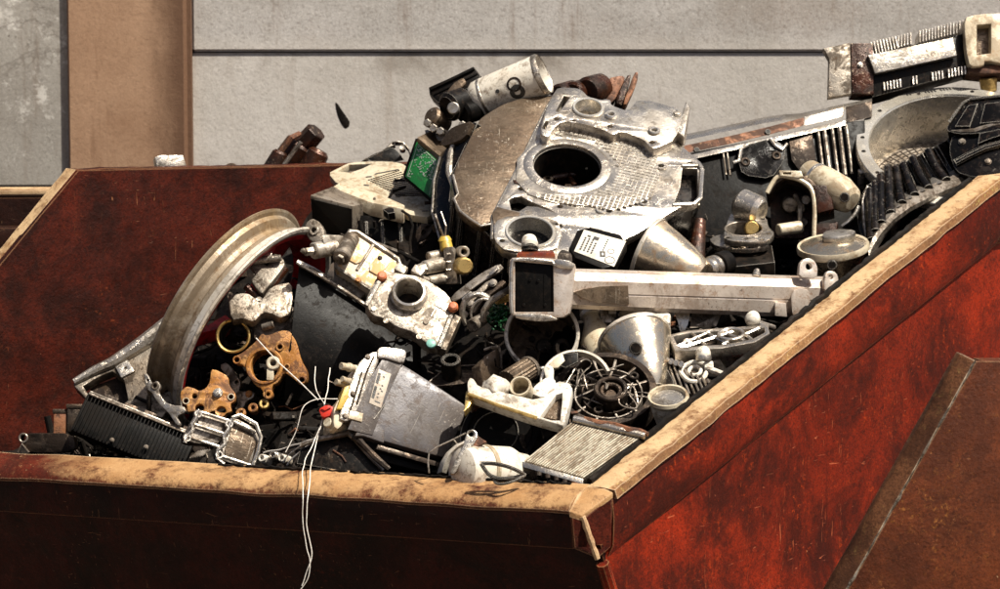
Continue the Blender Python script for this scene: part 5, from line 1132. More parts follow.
for (px, py) in ((862, 138), (874, 109), (915, 90), (973, 89), (884, 171), (863, 152)):
    q = f.at(px, py); a = math.atan2(q.y, q.x); g = G(); g.cyl((R1*.935*cos(a), R1*.935*sin(a), -.004), (R1*.935*cos(a), R1*.935*sin(a), .0026), 2.6*k); t.part('rim_hole', g, M_['black'], f)
g = G(); g.lathe([(R1*.915, -.03), (R1*.98, -.03), (R1*.985, -.2), (R1*.92, -.2), (R1*.915, -.03)], 96); t.part('outer_skirt', g, M_['blackgloss'], f)
for aa in (196, 212, 228):
    a = radians(aa); g = G(); g.loft([[V((cos(a+d)*R1*rr_, sin(a+d)*R1*rr_, z)) for d, rr_ in ((-.035, .98), (.035, .98), (.035, 1.03), (-.035, 1.03))] for z in (-.02, -.2)]); t.part('skirt_rib', g.bevel(.002), M_['alu'], f)
# ---- black ribbed converter housing
f = Fr(925, 195, .80, (-.25, -.86, .45)); k = f.k
t = T('ribbed_housing', 'glossy black ribbed casting resting on the sloping rim in front of the drum', 'housing')
bot = [(868, 252), (873, 240), (881, 228), (893, 215), (908, 204), (925, 195), (945, 186), (968, 177), (1000, 168)]
topp = [(866, 194), (872, 187), (880, 176), (889, 166), (899, 168), (908, 160), (925, 152), (946, 140), (985, 132)]
def Yb(x): return .62+(x-868)*.0031
g = G(); rows = []; n_ = 8
def interp(L, q):
    i = min(int(q*(len(L)-1)), len(L)-2); fq = q*(len(L)-1)-i; return V(L[i]).lerp(V(L[i+1]), fq)
NS = 96
for i in range(NS+1):
    q = i/NS; b = interp(bot, q); t_ = interp(topp, q); ph = (q*11) % 1; fl = .0 if ph < .55 else -.022*sin((ph-.55)/.45*pi)
    y0 = Yb(b.x)+.02; y1 = Yb(t_.x)+.12
    r_ = []
    for j in range(9):
        v = j/8; p = b.lerp(t_, v); foot = (1-v)**3*.05
        r_.append(f.L(p.x, p.y, y0+(y1-y0)*v+(-fl*(.4+.6*v) if v > .12 else 0)-foot))
    r_ += [f.L(t_.x+1, t_.y+1, y1+.05), f.L(b.x+2, b.y, y0+.08)]
    rows.append(r_)
g.loft(rows); t.part('fluted_wall', g, M_['blackgloss'], f, ang=25)
g = G(); rows = []
for i in range(61):
    q = i/60; b = interp(bot, q); y0 = Yb(b.x)-.045
    rows.append([f.L(b.x-1, b.y-7, y0+.03), f.L(b.x, b.y-2, y0+.008), f.L(b.x+1, b.y+4, y0), f.L(b.x+3, b.y+7, y0+.012), f.L(b.x+6, b.y+6, y0+.05)])
g.loft(rows); t.part('base_flange', g, M_['steel'], f)
for q in (.06, .15, .24, .34, .44, .54, .64, .75, .87):
    b = interp(bot, q); t_ = interp(topp, min(1, q+.02)); m_ = b.lerp(t_, .45); g = G(); y0 = Yb(b.x); y1 = Yb(t_.x)+.105
    g.tube([f.L(b.x+1, b.y-5, y0-.02), f.L(m_.x, m_.y, y0+(y1-y0)*.45-.008), f.L(t_.x, t_.y+1, y1), f.L(t_.x+1, t_.y-.5, y1+.03)], [.013, .012, .0105, .008], 14); t.part('rib', g, M_['blackgloss'], f)
for q in (.105, .195, .29, .39, .49, .59, .70, .81):
    b = interp(bot, q); m_ = b.lerp(interp(topp, q), .34); g = G(); y0 = Yb(b.x)
    g.loft([[f.L(b.x-5, b.y-3, y0-.028), f.L(b.x+6, b.y-8, y0-.022), f.L(b.x+6, b.y-6, y0+.03), f.L(b.x-5, b.y-1, y0+.03)], [f.L(m_.x-1.5, m_.y+1, y0+.03), f.L(m_.x+3, m_.y-1, y0+.032), f.L(m_.x+3, m_.y-1, y0+.05), f.L(m_.x-1.5, m_.y+1, y0+.05)]]); t.part('web_foot', g.bevel(.002), M_['alu'], f)  # pale metal on the black casting stands in for sunlit feet
# chunky upper box
g = G()
ol1 = [(946, 127), (949, 122), (963, 103), (971, 99), (1015, 94), (1015, 128), (975, 134), (957, 134), (947, 131)]
fu = Fr(975, 120, .92, (-.25, -.8, .55)); g.prism(fu.poly(ol1), (), -.10, 0, .006, 1); t.part('upper_box', g, M_['blackgloss'], fu)
g = G(); g.prism(fu.poly([(952, 134), (975, 131), (1015, 124), (1015, 176), (975, 178), (955, 172), (948, 150)], -.012), (), -.12, -.012, .006, 1); t.part('lower_box', g, M_['blackgloss'], fu)
g = G(); g.tube([fu.at(x, y, -.004) for x, y in ((951, 131), (962, 131.5), (975, 131), (992, 125), (1012, 122))], [.004, .006, .007, .008, .008], 8); t.part('box_highlight', g, M_['steel'], fu)  # steel tube added as a highlight along the black box
g = G(); g.prism(fu.poly([(955, 127), (968, 106), (978, 104), (970, 127)], .004), (), .0, .007, .003); t.part('raised_panel', g, M_['blackgloss'], fu)
g = G(); g.prism(fu.poly([(980, 124), (985, 104), (1012, 101), (1012, 121)], .004), (), .0, .007, .003); t.part('raised_panel', g, M_['blackgloss'], fu)
g = G(); g.prism(fu.poly([(978, 146), (990, 141), (1012, 134), (1012, 128), (980, 135)], -.008), (), -.012, .002, .003); t.part('raised_panel', g, M_['blackgloss'], fu)
bolts(t, fu, [(962, 142), (988, 162)], M_['steel'], 3, 2.5, w0=-.012)
g = G(); g.tube([fu.at(x, y, -.006) for x, y in ((955, 163), (968, 156), (985, 148), (1012, 141))], .009, 8); t.part('hose_rib', g, M_['blackgloss'], fu)
g = G(); g.tube([fu.at(x, y, .002) for x, y in ((949, 122), (963, 103), (971, 99), (1012, 95))], .004, 8); t.part('upper_edge', g, M_['blackgloss'], fu)
# lower left lugs of that housing
f = Fr(862, 205, .72, (-.4, -.8, .45)); k = f.k
t = T('torn_bracket', 'torn black bracket with pale ragged edge between the cream pipe and the ribbed casting', 'bracket')
g = G(); g.prism(f.poly([(866, 185), (872, 182), (876, 205), (872, 235), (866, 248), (858, 228), (856, 206)]), (), -.02, 0, .003, 1); t.part('web', g, M_['blackgloss'], f)
g = G(); g.tube([f.at(x, y, .003) for x, y in ((859, 206), (855, 214), (848, 222), (842, 226))], .005, 6); g.tube([f.at(x, y, .002) for x, y in ((868, 186), (863, 200), (864, 225), (868, 244))], .004, 6); t.part('ragged_edge', g, M_['alu'], f)
g = G(); g.prism(f.poly([(842, 226), (858, 207), (864, 230), (864, 246), (846, 240)], -.02), (), -.04, -.02, .003); t.part('back_web', g, M_['black'], f)
# ---- cream elbow pipe
f = Fr(832, 190, .76, (-.3, -.9, .3)); k = f.k
t = T('cream_funnel', 'cream metal funnel pipe with one round hole, lying under the drum', 'pipe')
a = f.L(808, 173, .80); b = f.L(850, 200, .70); d = b-a; Mf = Matrix.Translation(a) @ d.normalized().to_track_quat('Z', 'Y').to_matrix().to_4x4(); L_ = d.length
g = G(); g.lathe([(10*k, .01), (11*k, -.004), (12.5*k, -.006), (14*k, .0), (14.5*k, L_*.18), (17*k, L_*.35), (18*k, L_*.75), (14*k, L_*1.0), (9*k, L_*1.06), (0, L_*1.07)], 48, Mf); g.lathe([(0, .03), (10*k, .01)], 48, Mf); t.part('funnel', g, M_['cream'], f)
g = G(); a2 = f.L(844.5, 197.5, .655); g.cyl(a2, f.L(845, 197, .70), 5*k); t.part('side_hole', g, M_['black'], f)
g = G(); g.lathe([(14*k, L_*.15), (16*k, L_*.17), (16*k, L_*.22), (14*k, L_*.24)], 48, Mf); t.part('band', g, M_['alubright'], f)
g = G(); g.prism(f.poly([(820, 176), (838, 182), (845, 190), (840, 205), (826, 206), (818, 190)], .05), (), .02, .05, .003, 1); t.part('flat_lug', g, M_['cream'], f)
# ---- arched cast housing
f = Fr(795, 208, .70, (-.12, -.93, .34)); k = f.k
t = T('arched_casting', 'cream edged arched casting open at the front, dark works inside', 'casting')
outer = [(766, 193), (769, 186), (775, 176), (779, 171), (797, 172), (812, 180), (817, 186), (818, 205), (816, 236)]
inner = [(811, 236), (813, 205), (809, 190), (798, 181), (785, 178), (776, 184), (771, 192)]
g = G(); g.prism(f.poly(outer+inner), (), -.13, -.0, .002, 0); t.part('arch_wall', g, M_['darksteel'], f)
g = G(); g.tube(smooth([f.at(x, y, .003) for x, y in ((767, 193), (771, 185), (778, 175), (790, 177), (801, 180), (811, 187), (815, 200), (814, 236))], 2), .0055, 8); t.part('bright_edge', g, M_['cream'], f)
g = G(); g.prism(f.poly([(779, 170.5), (801, 171), (803, 176.5), (798, 178), (780, 176)], .01), [f.poly([(783, 172.5), (791, 172.5), (791, 174.5), (783, 174.5)], .01)], -.03, .012, .002); t.part('top_pad', g, M_['cream'], f)
g = G(); g.prism(f.poly([(813, 186), (830, 186), (834, 210), (818, 214)], .0), (), -.08, .008, .003); g.prism(f.poly([(816, 224), (838, 222), (836, 238), (816, 238)], .0), (), -.08, .004, .003); t.part('side_box', g, M_['oilybrown'], f)
g = G(); g.cyl(f.L(778, 230, .69), f.L(801, 227, .72), 6*k, 6.5*k); t.part('inner_pin', g, M_['cream'], f)
g = G(); g.prism(f.poly([(769, 190), (815, 186), (814, 238), (772, 238)], -.10), (), -.12, -.1, .001); t.part('back_wall', g, M_['oilybrown'], f)
g = G()
for (x, y, r_) in ((806, 200, 6), (800, 208, 7), (804, 222, 5), (790, 205, 10)): g.cyl(f.at(x, y, -.1), f.at(x, y, -.05+random.uniform(-.02, .02)), r_*k, r_*.8*k, 16)
g.tube([f.at(795, 195, -.04), f.at(800, 205, -.03), f.at(800, 226, -.04)], .006, 8); t.part('inner_works', g, M_['aludull'], f)
# ---- small cylinder barrel with gasket flange
f = Fr(746, 228, .62, (-.04, -.30, .95)); k = f.k
t = T('cylinder_barrel', 'small bright engine cylinder whose oval gasket flange faces up', 'cylinder')
cc = f.at(744, 228.5)
fl_ = [(728, 219), (731, 212.5), (753, 213), (767, 218), (768, 226), (775, 233), (769, 240), (753, 242), (728, 240.5), (723, 236)]
g = G(); g.prism(f.poly(fl_), [circ((cc.x, cc.y), 18*k, 40)]+[f.poly([(x-w_, y-1), (x+w_, y-1), (x+w_, y+1.2), (x-w_, y+1.2)]) for x, y, w_ in ((736, 215.5, 2), (744, 216, 4), (752, 216, 2), (762, 218.5, 2.3))]+[circ(f.at(x, y).to_2d(), 2.4*k, 12) for x, y in ((727, 237.5), (762, 239.5), (768, 233), (746, 238.5))], -.014, 0, .0015, 1); t.part('gasket_flange', g, M_['alubright'], f)
g = G(); g.pipe((cc.x, cc.y, .001), (cc.x, cc.y, -.09), 20*k, 17.8*k, 40, .08); t.part('bore', g, M_['steel'], f)
g = G(); g.prism(f.poly([(713, 236), (724, 233), (770, 240), (768, 246), (745, 249), (716, 246), (709, 240)], -.02), (), -.034, -.02, .003, 1); t.part('lower_plate', g, M_['alubright'], f)
g = G(); g.prism(f.poly([(717, 248), (772, 245), (775, 262), (720, 268)], -.04), (), -.12, -.04, .003); t.part('lower_body', g, M_['black'], f)
g = G(); a = f.L(738, 203, .70); b = f.L(762, 212, .66); g.cyl(a, b, 16*k, 15*k, 40, .3); t.part('side_barrel', g, M_['alubright'], f)
g = G(); g.cyl(f.at(750, 229, -.03), f.at(752, 228, -.002), 7*k); t.part('piston_crown', g, M_['brass'], f)
# ---- headlamp bowl tipped on its rim
f = Fr(833, 246, .52, (-.10, -.22, .97), -8); k = f.k
t = T('lamp_bowl', 'cream lamp bowl with rim upward and one hole, wedged against the sloping rim', 'lamp bowl')
R2 = 35.5*k
g = G(); g.lathe([(0, -.095), (R2*.3, -.09), (R2*.62, -.06), (R2*.9, -.022), (R2*.98, -.012), (R2*1.0, -.004), (R2*.99, .002), (R2*.95, .003), (R2*.6, .012), (0, .02)], 64); t.part('bowl', g, M_['reflector'], f)
g = G(); g.lathe([(R2*.93, .0035), (R2*1.0, .005), (R2*1.03, -.001), (R2*1.02, -.01), (R2*.97, -.014), (R2*.93, .0035)], 72); t.part('rim', g, M_['cream'], f)
g = G(); g.prism([V((R2*x, R2*y)) for x, y in ((-.3, -.2), (.1, -.35), (.6, -.1), (.65, .3), (.1, .5), (-.25, .3))], (), .012, .03, .006, 1); t.part('cap', g, M_['alubright'], f)
g = G(); p0 = f.L(832, 265, .435); p1 = f.L(832, 263, .50); g.cyl(p0, p1, 5*k); t.part('cable_hole', g, M_['black'], f)
# ---- long alloy beam
f = Fr(665, 292, .164, (.46, -.88, .12)); k = f.k
t = T('alloy_swingarm', 'long pale alloy beam with a black square socket end, lying across the heap', 'beam')
def beamsec(x):
    q = (x-556)/(838-556); yt = 268+9*q; ym = 280+8.5*q; yb = 308+11*q; y0 = f.o.y
    d = .0
    Yx = .04+.32*q
    return [f.L(x, yt, Yx+.055), f.L(x, yt+3.5, Yx+.018), f.L(x, ym, Yx), f.L(x, ym+12, Yx+.001), f.L(x, ym+13, Yx+.004), f.L(x, ym+14, Yx+.003), f.L(x, yb-4, Yx+.008), f.L(x, yb, Yx+.018), f.L(x, yb, Yx+.09), f.L(x, yt, Yx+.09)]
g = G(); g.loft([beamsec(556+i*282/24) for i in range(25)]); bm_ = t.part('beam', g, M_['arm'], f, ang=18)
fh = Fr(535, 288, .025, (-.06, -.99, .12))
g = G(); hp = [(509, 261), (513, 257), (558, 258.5), (573, 262), (575, 268), (571, 312), (562, 318.5), (514, 317), (509, 311)]
g.prism(fh.poly(hp), [fh.poly([(515, 261.5), (553, 265), (553.5, 312), (515, 312)])], -.09, .0, .003, 1); t.part('socket_frame', g, M_['arm'], fh)
g = G(); g.prism(fh.poly([(514, 261), (554, 264), (554.5, 313), (514, 313)], -.006), (), -.03, -.006, .001)
for (x, y) in ((524, 305), (545, 305), (530, 280), (538, 281)): g.cyl(fh.at(x, y, -.007), fh.at(x, y, -.0035), 1.6*k)
g.box(fh.at(544, 288, -.006), (.0015, .06, .002), 0); t.part('socket_face', g, M_['blackplastic'], fh)
g = G(); g.tube([fh.at(x, y, .001) for x, y in ((512, 313), (511, 300), (511, 270), (513, 260), (530, 259.5), (552, 262), (556, 266))], .0045, 8); t.part('bright_edge', g, M_['alubright'], fh)
g = G(); g.prism(fh.poly([(514, 313), (548, 314), (560, 320), (540, 322), (516, 319)], .002), (), -.05, .004, .003, 1); t.part('lower_lug', g, M_['alu'], fh)
g = G(); g.prism(fh.poly([(553, 259), (569, 260), (575, 265), (572, 270), (556, 268)], .004), (), -.04, .006, .003, 1); t.part('upper_lug', g, M_['alubright'], fh)
g = G(); g.tube([f.L(x, y, .045) for x, y in ((562, 268), (566, 282), (563, 296), (564, 310))], .006, 8); t.part('weld_bead', g, M_['alu'], f)
def onbeam(x, y, d=.0): return f.L(x, y, .04+.32*(x-556)/282-d)
SCR = [(574, 292), (584, 289), (600, 286.5), (628, 285.5), (629, 304), (598, 303), (582, 298)]
g = G(); g.loft([[onbeam(x, y, .0022) for x, y in SCR], [onbeam(x, y, -.012) for x, y in SCR]]); t.part('scraped_patch', g, M_['alubrown'], f)
for (pl, nm, dd) in (([(792, 312), (791, 296), (794, 290), (801, 288), (808, 290), (810, 297), (809, 306), (809, 322), (797, 324)], 'welded_boss', .014), ([(775, 302), (786, 303), (787, 317), (775, 316)], 'welded_stub', .016)):
    g = G(); fr_ = [onbeam(x, y, dd) for x, y in pl]; bk = [onbeam(x, y, -.02) for x, y in pl]; g.loft([fr_, bk]); t.part(nm, g.bevel(.0025), M_['arm'], f)
for (pl, hole, nm) in (([(799, 277), (800, 264), (804, 259), (810, 258), (815, 261), (818, 268), (817, 279)], (809, 266.5, 3.6), 'mounting_tab'), ([(824, 292), (825, 276), (828, 271), (834, 271), (838, 275), (840, 292)], (831, 277, 2.6), 'mounting_tab')):
    ft = Fr(hole[0], hole[1], .32 if hole[0] < 820 else .342, (.4, -.9, .2)); c = ft.at(hole[0], hole[1]); g = G(); g.prism(ft.poly(pl), [circ((c.x, c.y), hole[2]*k, 24)], -.012, 0, .0015, 1); t.part(nm, g, M_['arm'], ft)
g = G(); g.cyl(f.L(756, 278, .30), f.L(757, 270, .32), 5*k, 3*k, 16); t.part('grease_nipple', g, M_['alubright'], f)
# ================================================================= lower right of the heap
def lathe_axis(fr, p_mouth, p_end):
    d = (p_end-p_mouth); return Matrix.Translation(p_mouth) @ d.normalized().to_track_quat('Z', 'Y').to_matrix().to_4x4(), d.length
# ---- tarnished reflector bell under the housing
def bell(name, label, m0, m1, R_, neck, mat, hole=None, flare=.75, thick=.0015, cat='reflector', neckL=.0):
    f = IDENT; t = T(name, label, cat); Mx, L = lathe_axis(f, m0, m1); pr = []
    n = 14
    for i in range(n+1):
        q = i/n; r = neck+(R_-neck)*(1-q)**flare
        pr.append((r, L*q))
    out = [(R_, -.003), (R_*1.03, -.001), (R_*1.035, .004), (R_*1.0, .007)]+[(r, z+.006) for r, z in pr[1:]]
    if neckL: out += [(neck*1.15, L+.008), (neck*1.15, L+neckL*.4), (neck*.9, L+neckL*.45), (neck*.9, L+neckL)]
    inn = [(r-.004, z) for r, z in pr[::-1]]
    g = G(); g.lathe([(0, out[-1][1])]+out[::-1]+[(R_-.004, -.001)]+inn[1:-1][:0]+[(r-.004, z) for r, z in pr[:-1]]+[(0, L*.96)], 72, Mx); o = t.part('shell', g, mat, f, ang=25)
    g = G(); g.lathe([(R_*.985, -.004), (R_*1.04, -.0035), (R_*1.055, .001), (R_*1.04, .006), (R_*1.0, .006), (R_*.985, -.004)], 72, Mx); t.part('rolled_rim', g, M_['wheelbright'] if mat == M_['reflector'] else mat, f)
    if hole:
        g = G(); g.cyl(P(hole[0], hole[1], hole[2]-.02), P(hole[0], hole[1], hole[2]+.012), hole[3]*.0022); t.part('cable_hole', g, M_['black'], f)
    return t
bell('reflector_bell', 'tarnished bell shaped reflector between the printed label cover and the beam', P(648, 252, .38), P(700, 276, .33), 37*.0022, 15*.0022, M_['reflector'], None, .7)
bell('reflector_bell', 'tarnished conical reflector with one round hole, standing on its neck below the beam', P(634, 340, .10), P(653, 388, -.01), 37*.0022, 10*.0022, M_['reflector'], (635.5, 348, .012, 6.5), .72, neckL=.03)
f = Fr(643, 316, .20, (0, -.7, .7)); k = f.k
t = T('foam_padding', 'crumpled white foam lump behind the conical reflector with the hole', 'foam')
g = G(); bm = bmesh.new(); bmesh.ops.create_icosphere(bm, subdivisions=4, radius=1)
for v in bm.verts:
    n_ = noise.noise(v.co*2.2)*.35+noise.noise(v.co*5)*.15; v.co = V((v.co.x*22*k, v.co.y*9*k, v.co.z*9*k))*(1+n_)
g._add(bm); t.part('lump', g, M_['white'], f, ang=60)
g = G(); g.box(f.L(663, 322, .17), (14*k, 13*k, .03), .006); t.part('block', g.dent(.003, 50), M_['white'], f)
# ---- pot below the beam end
f = Fr(542, 334, .11, (-.06, -.90, .42)); k = f.k; t = T('metal_pot', 'round metal pot with pale rim and dark brown inside, under the beam socket', 'pot')
R_ = 37.5*k
g = G(); g.pipe((0, 0, -.002), (0, 0, -.15), R_*.97, R_*.9, 64, .10, R_*.86); t.part('pot', g, M_['alubrown'], f)
g = G(); g.lathe([(R_*.9, -.003), (R_*.92, .003), (R_*.98, .004), (R_*1.01, 0), (R_*1.0, -.006), (R_*.96, -.008), (R_*.9, -.003)], 80); g.lathe([(R_*.95, -.03), (R_*.985, -.028), (R_*.985, -.022), (R_*.95, -.02)], 72); t.part('rim', g, M_['wheelbright'], f)
g = G()
for i in range(5): a = i*1.257; g.cyl((R_*.4*cos(a), R_*.4*sin(a), -.1), (R_*.4*cos(a), R_*.4*sin(a), -.09), .007)
g.cyl((0, 0, -.1), (0, 0, -.085), .018); t.part('hub_studs', g, M_['darksteel'], f)
# ---- flask shape
f = IDENT; t = T('metal_flask', 'pale brass coloured flask shaped tube between the pot and the conical reflector', 'tube')
Mx, L = lathe_axis(f, P(588, 308, .20), P(603, 356, .12)); k = .0022
g = G(); g.lathe([(0, 0), (9*k, 0), (9.5*k, .006), (8*k, .02), (9*k, .04), (14*k, .065), (19*k, .09), (20*k, .12), (18*k, .14), (0, .15)], 48, Mx); t.part('body', g, M_['cream'], f)
g = G(); g.lathe([(8*k, .012), (10.5*k, .013), (10.5*k, .022), (8*k, .024)], 48, Mx); t.part('collar', g, M_['wheelbright'], f)
f = Fr(606, 318, .19, (0, -.9, .4)); g = G(); g.box((0, 0, 0), (12*f.k, 14*f.k, .03), .004); g.box((6*f.k, 5*f.k, .01), (8*f.k, 8*f.k, .03), .003); solo('metal_block', g, M_['alu'], f, 'small pale metal block tucked under the beam beside the flask', 'metal block')
# ---- spoked generator cover
f = Fr(606, 388, -.09, (-.02, -.62, .78), 4); k = f.k
t = T('generator_cover', 'dark spoked generator end cover with a raised round hub, above the radiator', 'generator cover'); R_ = 51*k
g = G(); g.lathe([(R_, -.05), (R_*1.0, -.005), (R_*.98, .0), (R_*.86, .0), (R_*.84, -.012), (R_*.84, -.05), (R_, -.05)], 80); g.lathe([(0, -.045), (R_*.86, -.045), (R_*.86, -.055), (0, -.055)], 64); t.part('outer_ring', g, M_['darksteel'], f)
for i in range(12):
    a = 2*pi*i/12+.2; c, s_ = cos(a), sin(a); g = G()
    g.loft([[V((c*R_*q-s_*wd, s_*R_*q+c*wd, z)), V((c*R_*q+s_*wd, s_*R_*q-c*wd, z)), V((c*R_*q+s_*wd*1.5, s_*R_*q-c*wd*1.5, -.04)), V((c*R_*q-s_*wd*1.5, s_*R_*q+c*wd*1.5, -.04))] for q, wd, z in ((.25, .0025, .004), (.6, .002, -.008), (.88, .003, -.004))])
    t.part('spoke', g.bevel(.0008), M_['steel'], f)
hc = f.at(611, 396)
g = G(); g.pipe((hc.x, hc.y, .026), (hc.x, hc.y, -.04), 17*k, 12.5*k, 48, .03); t.part('hub', g, M_['darksteel'], f)
g = G(); g.pipe((hc.x, hc.y, .019), (hc.x, hc.y, -.02), 11.5*k, 7*k, 40); g.cyl((hc.x, hc.y, -.02), (hc.x, hc.y, .008), 6*k); t.part('bearing', g, M_['darksteel'], f)
for q, m in ((.66, 'steel'), (.52, 'darksteel')):
    g = G(); g.lathe([(R_*q-.003, -.03), (R_*q-.0015, -.004), (R_*q+.0015, -.004), (R_*q+.003, -.03), (R_*q-.003, -.03)], 64, Matrix.Translation((hc.x*.5, hc.y*.5, 0))); t.part('inner_ring', g, M_[m], f)
for a in (.5, 2.6, 4.4):
    g = G(); c = V((cos(a)*R_*.66, sin(a)*R_*.6, 0)); g.pipe(c+V((0, 0, .002)), c+V((0, 0, -.04)), 5*k, 2.5*k, 20); t.part('screw_post', g, M_['darksteel'], f)
for i in range(6):
    g = G(); a = random.uniform(0, 6.28); q = random.uniform(.4, .8); p = V((cos(a)*q*R_, sin(a)*q*R_, 0)); g.tube([p, p+V((random.uniform(-.02, .02), random.uniform(-.02, .02), .006)), p+V((random.uniform(-.04, .04), random.uniform(-.03, .03), 0))], .0016, 5); t.part('loose_lead', g, M_['steel'], f)
fw_ = f; rw = random.Random(8); pts = []
for i in range(22):
    q = i/21; c = f.at(572+70*q+rw.uniform(-16, 16), 372+34*q+rw.uniform(-20, 18), rw.uniform(.006, .03)); pts.append(c)
g = G(); g.tube(smooth(pts, 3), .0017, 5); solo('wire_tangle', g, M_['steel'], f, 'tangle of bare wire thrown over the spoked generator cover', 'wire')
# pale hoop over it
f = Fr(574, 380, -.10, (-.05, -.86, .5)); k = f.k; t = T('clamp_ring', 'pale thin clamp ring standing over the spoked generator cover', 'ring')
c = f.at(576, 383); g = G(); g.lathe([(33*k, -.02), (35*k, -.02), (36.5*k, 0), (35.5*k, .003), (33.5*k, .003), (33*k, -.02)], 64, Matrix.Translation(c), radians(20), radians(205)); t.part('hoop', g, M_['wheelbright'], f)
g = G(); g.prism(f.poly([(549, 364), (556, 358), (562, 354), (565, 361), (558, 368), (552, 368)], .004), (), .0, .006, .001); t.part('bright_tab', g, M_['cream'], f)
g = G(); g.prism(f.poly([(563, 354), (578, 353), (578, 362), (566, 368), (560, 366)], .002), (), -.004, .004, .001); t.part('dark_tab', g, M_['black'], f)
g = G(); g.prism(f.poly([(543, 368), (548, 364), (554, 368), (553, 378), (558, 386), (552, 389), (546, 379)], .012), (), -.01, .014, .003, 1); t.part('clamp_lug', g, M_['white'], f)
# ---- white lattice casting
f = Fr(717, 337, .10, (-.06, -.33, .94)); k = f.k
t = T('lattice_casting', 'white ribbed lattice casting lying flat under the beam beside the sloping rim', 'casting')
oc = [(667, 335), (688, 330), (705, 329), (735, 327), (767, 324), (770, 333), (755, 342), (722, 348), (675, 351)]
ic = [(673, 336), (690, 332.5), (735, 329.5), (764, 327), (765, 332), (752, 339), (721, 344.5), (679, 347)]
g = G(); g.prism(f.poly(oc), [f.poly(ic)], -.03, .0, .002); t.part('frame', g, M_['alubright'], f)
g = G()
for a, b in (((676, 347), (712, 331)), ((680, 348), (722, 335)), ((684, 347.5), (735, 331)), ((700, 330), (728, 344)), ((716, 329), (745, 341)), ((690, 332), (706, 346)), ((738, 329), (752, 340)), ((722, 345), (760, 328))): g.tube([f.at(*a, -.004), f.at(*b, -.004)], .0042, 6)
t.part('lattice_ribs', g, M_['alubright'], f)
c = f.at(731, 335); g = G(); g.pipe((c.x, c.y, .006), (c.x, c.y, -.025), 14*k, 10.5*k, 32); t.part('ring_boss', g, M_['alubright'], f)
g = G(); c = f.at(688, 340); g.pipe((c.x, c.y, .0), (c.x, c.y, -.02), 5*k, 2*k, 20); t.part('small_boss', g, M_['alubright'], f)
g = G(); g.prism(f.poly([(720, 349), (752, 343), (755, 350), (726, 358)], -.03), (), -.06, -.028, .003); t.part('lower_lip', g, M_['alu'], f)
g = G(); g.prism(f.poly(ic, -.028), (), -.036, -.028, .001); t.part('dark_web', g, M_['darksteel'], f)
def rough_ball(name, label, px, py, Y, r, mat, amp=.12):
    f = Fr(px, py, Y, (0, -1, .1)); g = G(); bm = bmesh.new(); bmesh.ops.create_icosphere(bm, subdivisions=3, radius=r*f.k)
    for v in bm.verts: v.co *= 1+noise.noise(v.co*80)*amp
    g._add(bm); return f, g
f, g = rough_ball('', '', 753, 319, .16, 8, None); t = T('ball_joint', 'white ball joint jammed under the beam at the lattice casting end', 'ball joint'); t.part('ball', g, M_['white'], f)
g = G(); g.cyl(f.L(756, 322, .16), f.L(774, 328, .2), 3*k); g.prism(f.poly([(759, 322), (769, 325), (768, 336), (760, 333)]), (), -.02, .0, .002); t.part('shank', g, M_['alubright'], f)
f, g = rough_ball('', '', 703.5, 354, .03, 8, None); t = T('ball_joint', 'white ball joint standing in front of the lattice casting', 'ball joint'); t.part('ball', g, M_['white'], f)
g = G(); g.cyl(f.L(703, 358, .03), f.L(705, 370, .02), 3.5*k); t.part('shank', g, M_['white'], f)
g = G(); g.lathe([(5*k, 0), (7.6*k, .0), (8.2*k, .006), (7.6*k, .012), (5*k, .012)], 32, Matrix.Translation(f.L(703.5, 355, .012)) @ Matrix.Rotation(1.57, 4, 'X')); t.part('seat_ring', g, M_['alu'], f)
# chain-like clamp
f = Fr(700, 372, .0, (-.1, -.6, .8)); k = f.k; t = T('pipe_clamp', 'white looped pipe clamp lying over the small finned casting', 'clamp')
g = G(); c = f.at(694, 372); pts = [c+V((13*k*cos(a)*(1+.1*sin(3*a)), 14*k*sin(a), .002*sin(2*a))) for a in [i*pi/14 for i in range(28)]]; g.tube(pts, .0055, 8, closed=True); t.part('loop', g, M_['white'], f)
g = G(); pts = [c+V((6*k*cos(a)+.002, 6*k*sin(a), .003)) for a in [i*pi/10 for i in range(20)]]; g.tube(pts, .0045, 8, closed=True); t.part('loop', g, M_['white'], f)
g = G(); g.tube([f.at(706, 368, .004), f.at(714, 371, .004), f.at(722, 374, 0)], .007, 8); g.box(f.at(709, 366, .006), (9*k, 9*k, .012), .003); t.part('tail', g, M_['white'], f)
f = Fr(688, 383, -.02, (-.35, -.75, .55), -38); k = f.k; t = T('finned_casting', 'small dark finned casting with pale fin tips, leaning on the sloping rim', 'casting')
g = G(); g.prism(f.poly([(656, 380), (660, 366), (668, 360), (684, 364), (722, 384), (700, 402), (672, 400), (658, 398)]), (), -.07, -.01, .003, 1); t.part('core', g, M_['darksteel'], f)
for i in range(9):
    x0, y0 = 668+i*5.6, 362+i*2.4; g = G(); a = f.at(x0, y0, .002); b = f.at(x0+10, y0+30-i*1.6, .002); d = (b-a).normalized(); pr = V((-d.y, d.x, 0))*.0022
    g.loft([[a-pr, a+pr, a+pr+V((0, 0, -.05)), a-pr+V((0, 0, -.05))], [b-pr, b+pr, b+pr+V((0, 0, -.05)), b-pr+V((0, 0, -.05))]]); t.part('fin', g.bevel(.0008), M_['steel'] if i % 3 else M_['aludull'], f)
g = G()
for i in range(4): g.cyl(f.at(664+i*5, 362+i*1.2, -.03), f.at(666+i*5, 360+i*1.4, .008), 3.2*k)
t.part('stud_row', g, M_['alubright'], f)
g = G(); g.prism(f.poly([(660, 384), (668, 370), (674, 382), (672, 398), (662, 396)], .002), (), .0, .004, .001); t.part('side_plate', g, M_['black'], f)
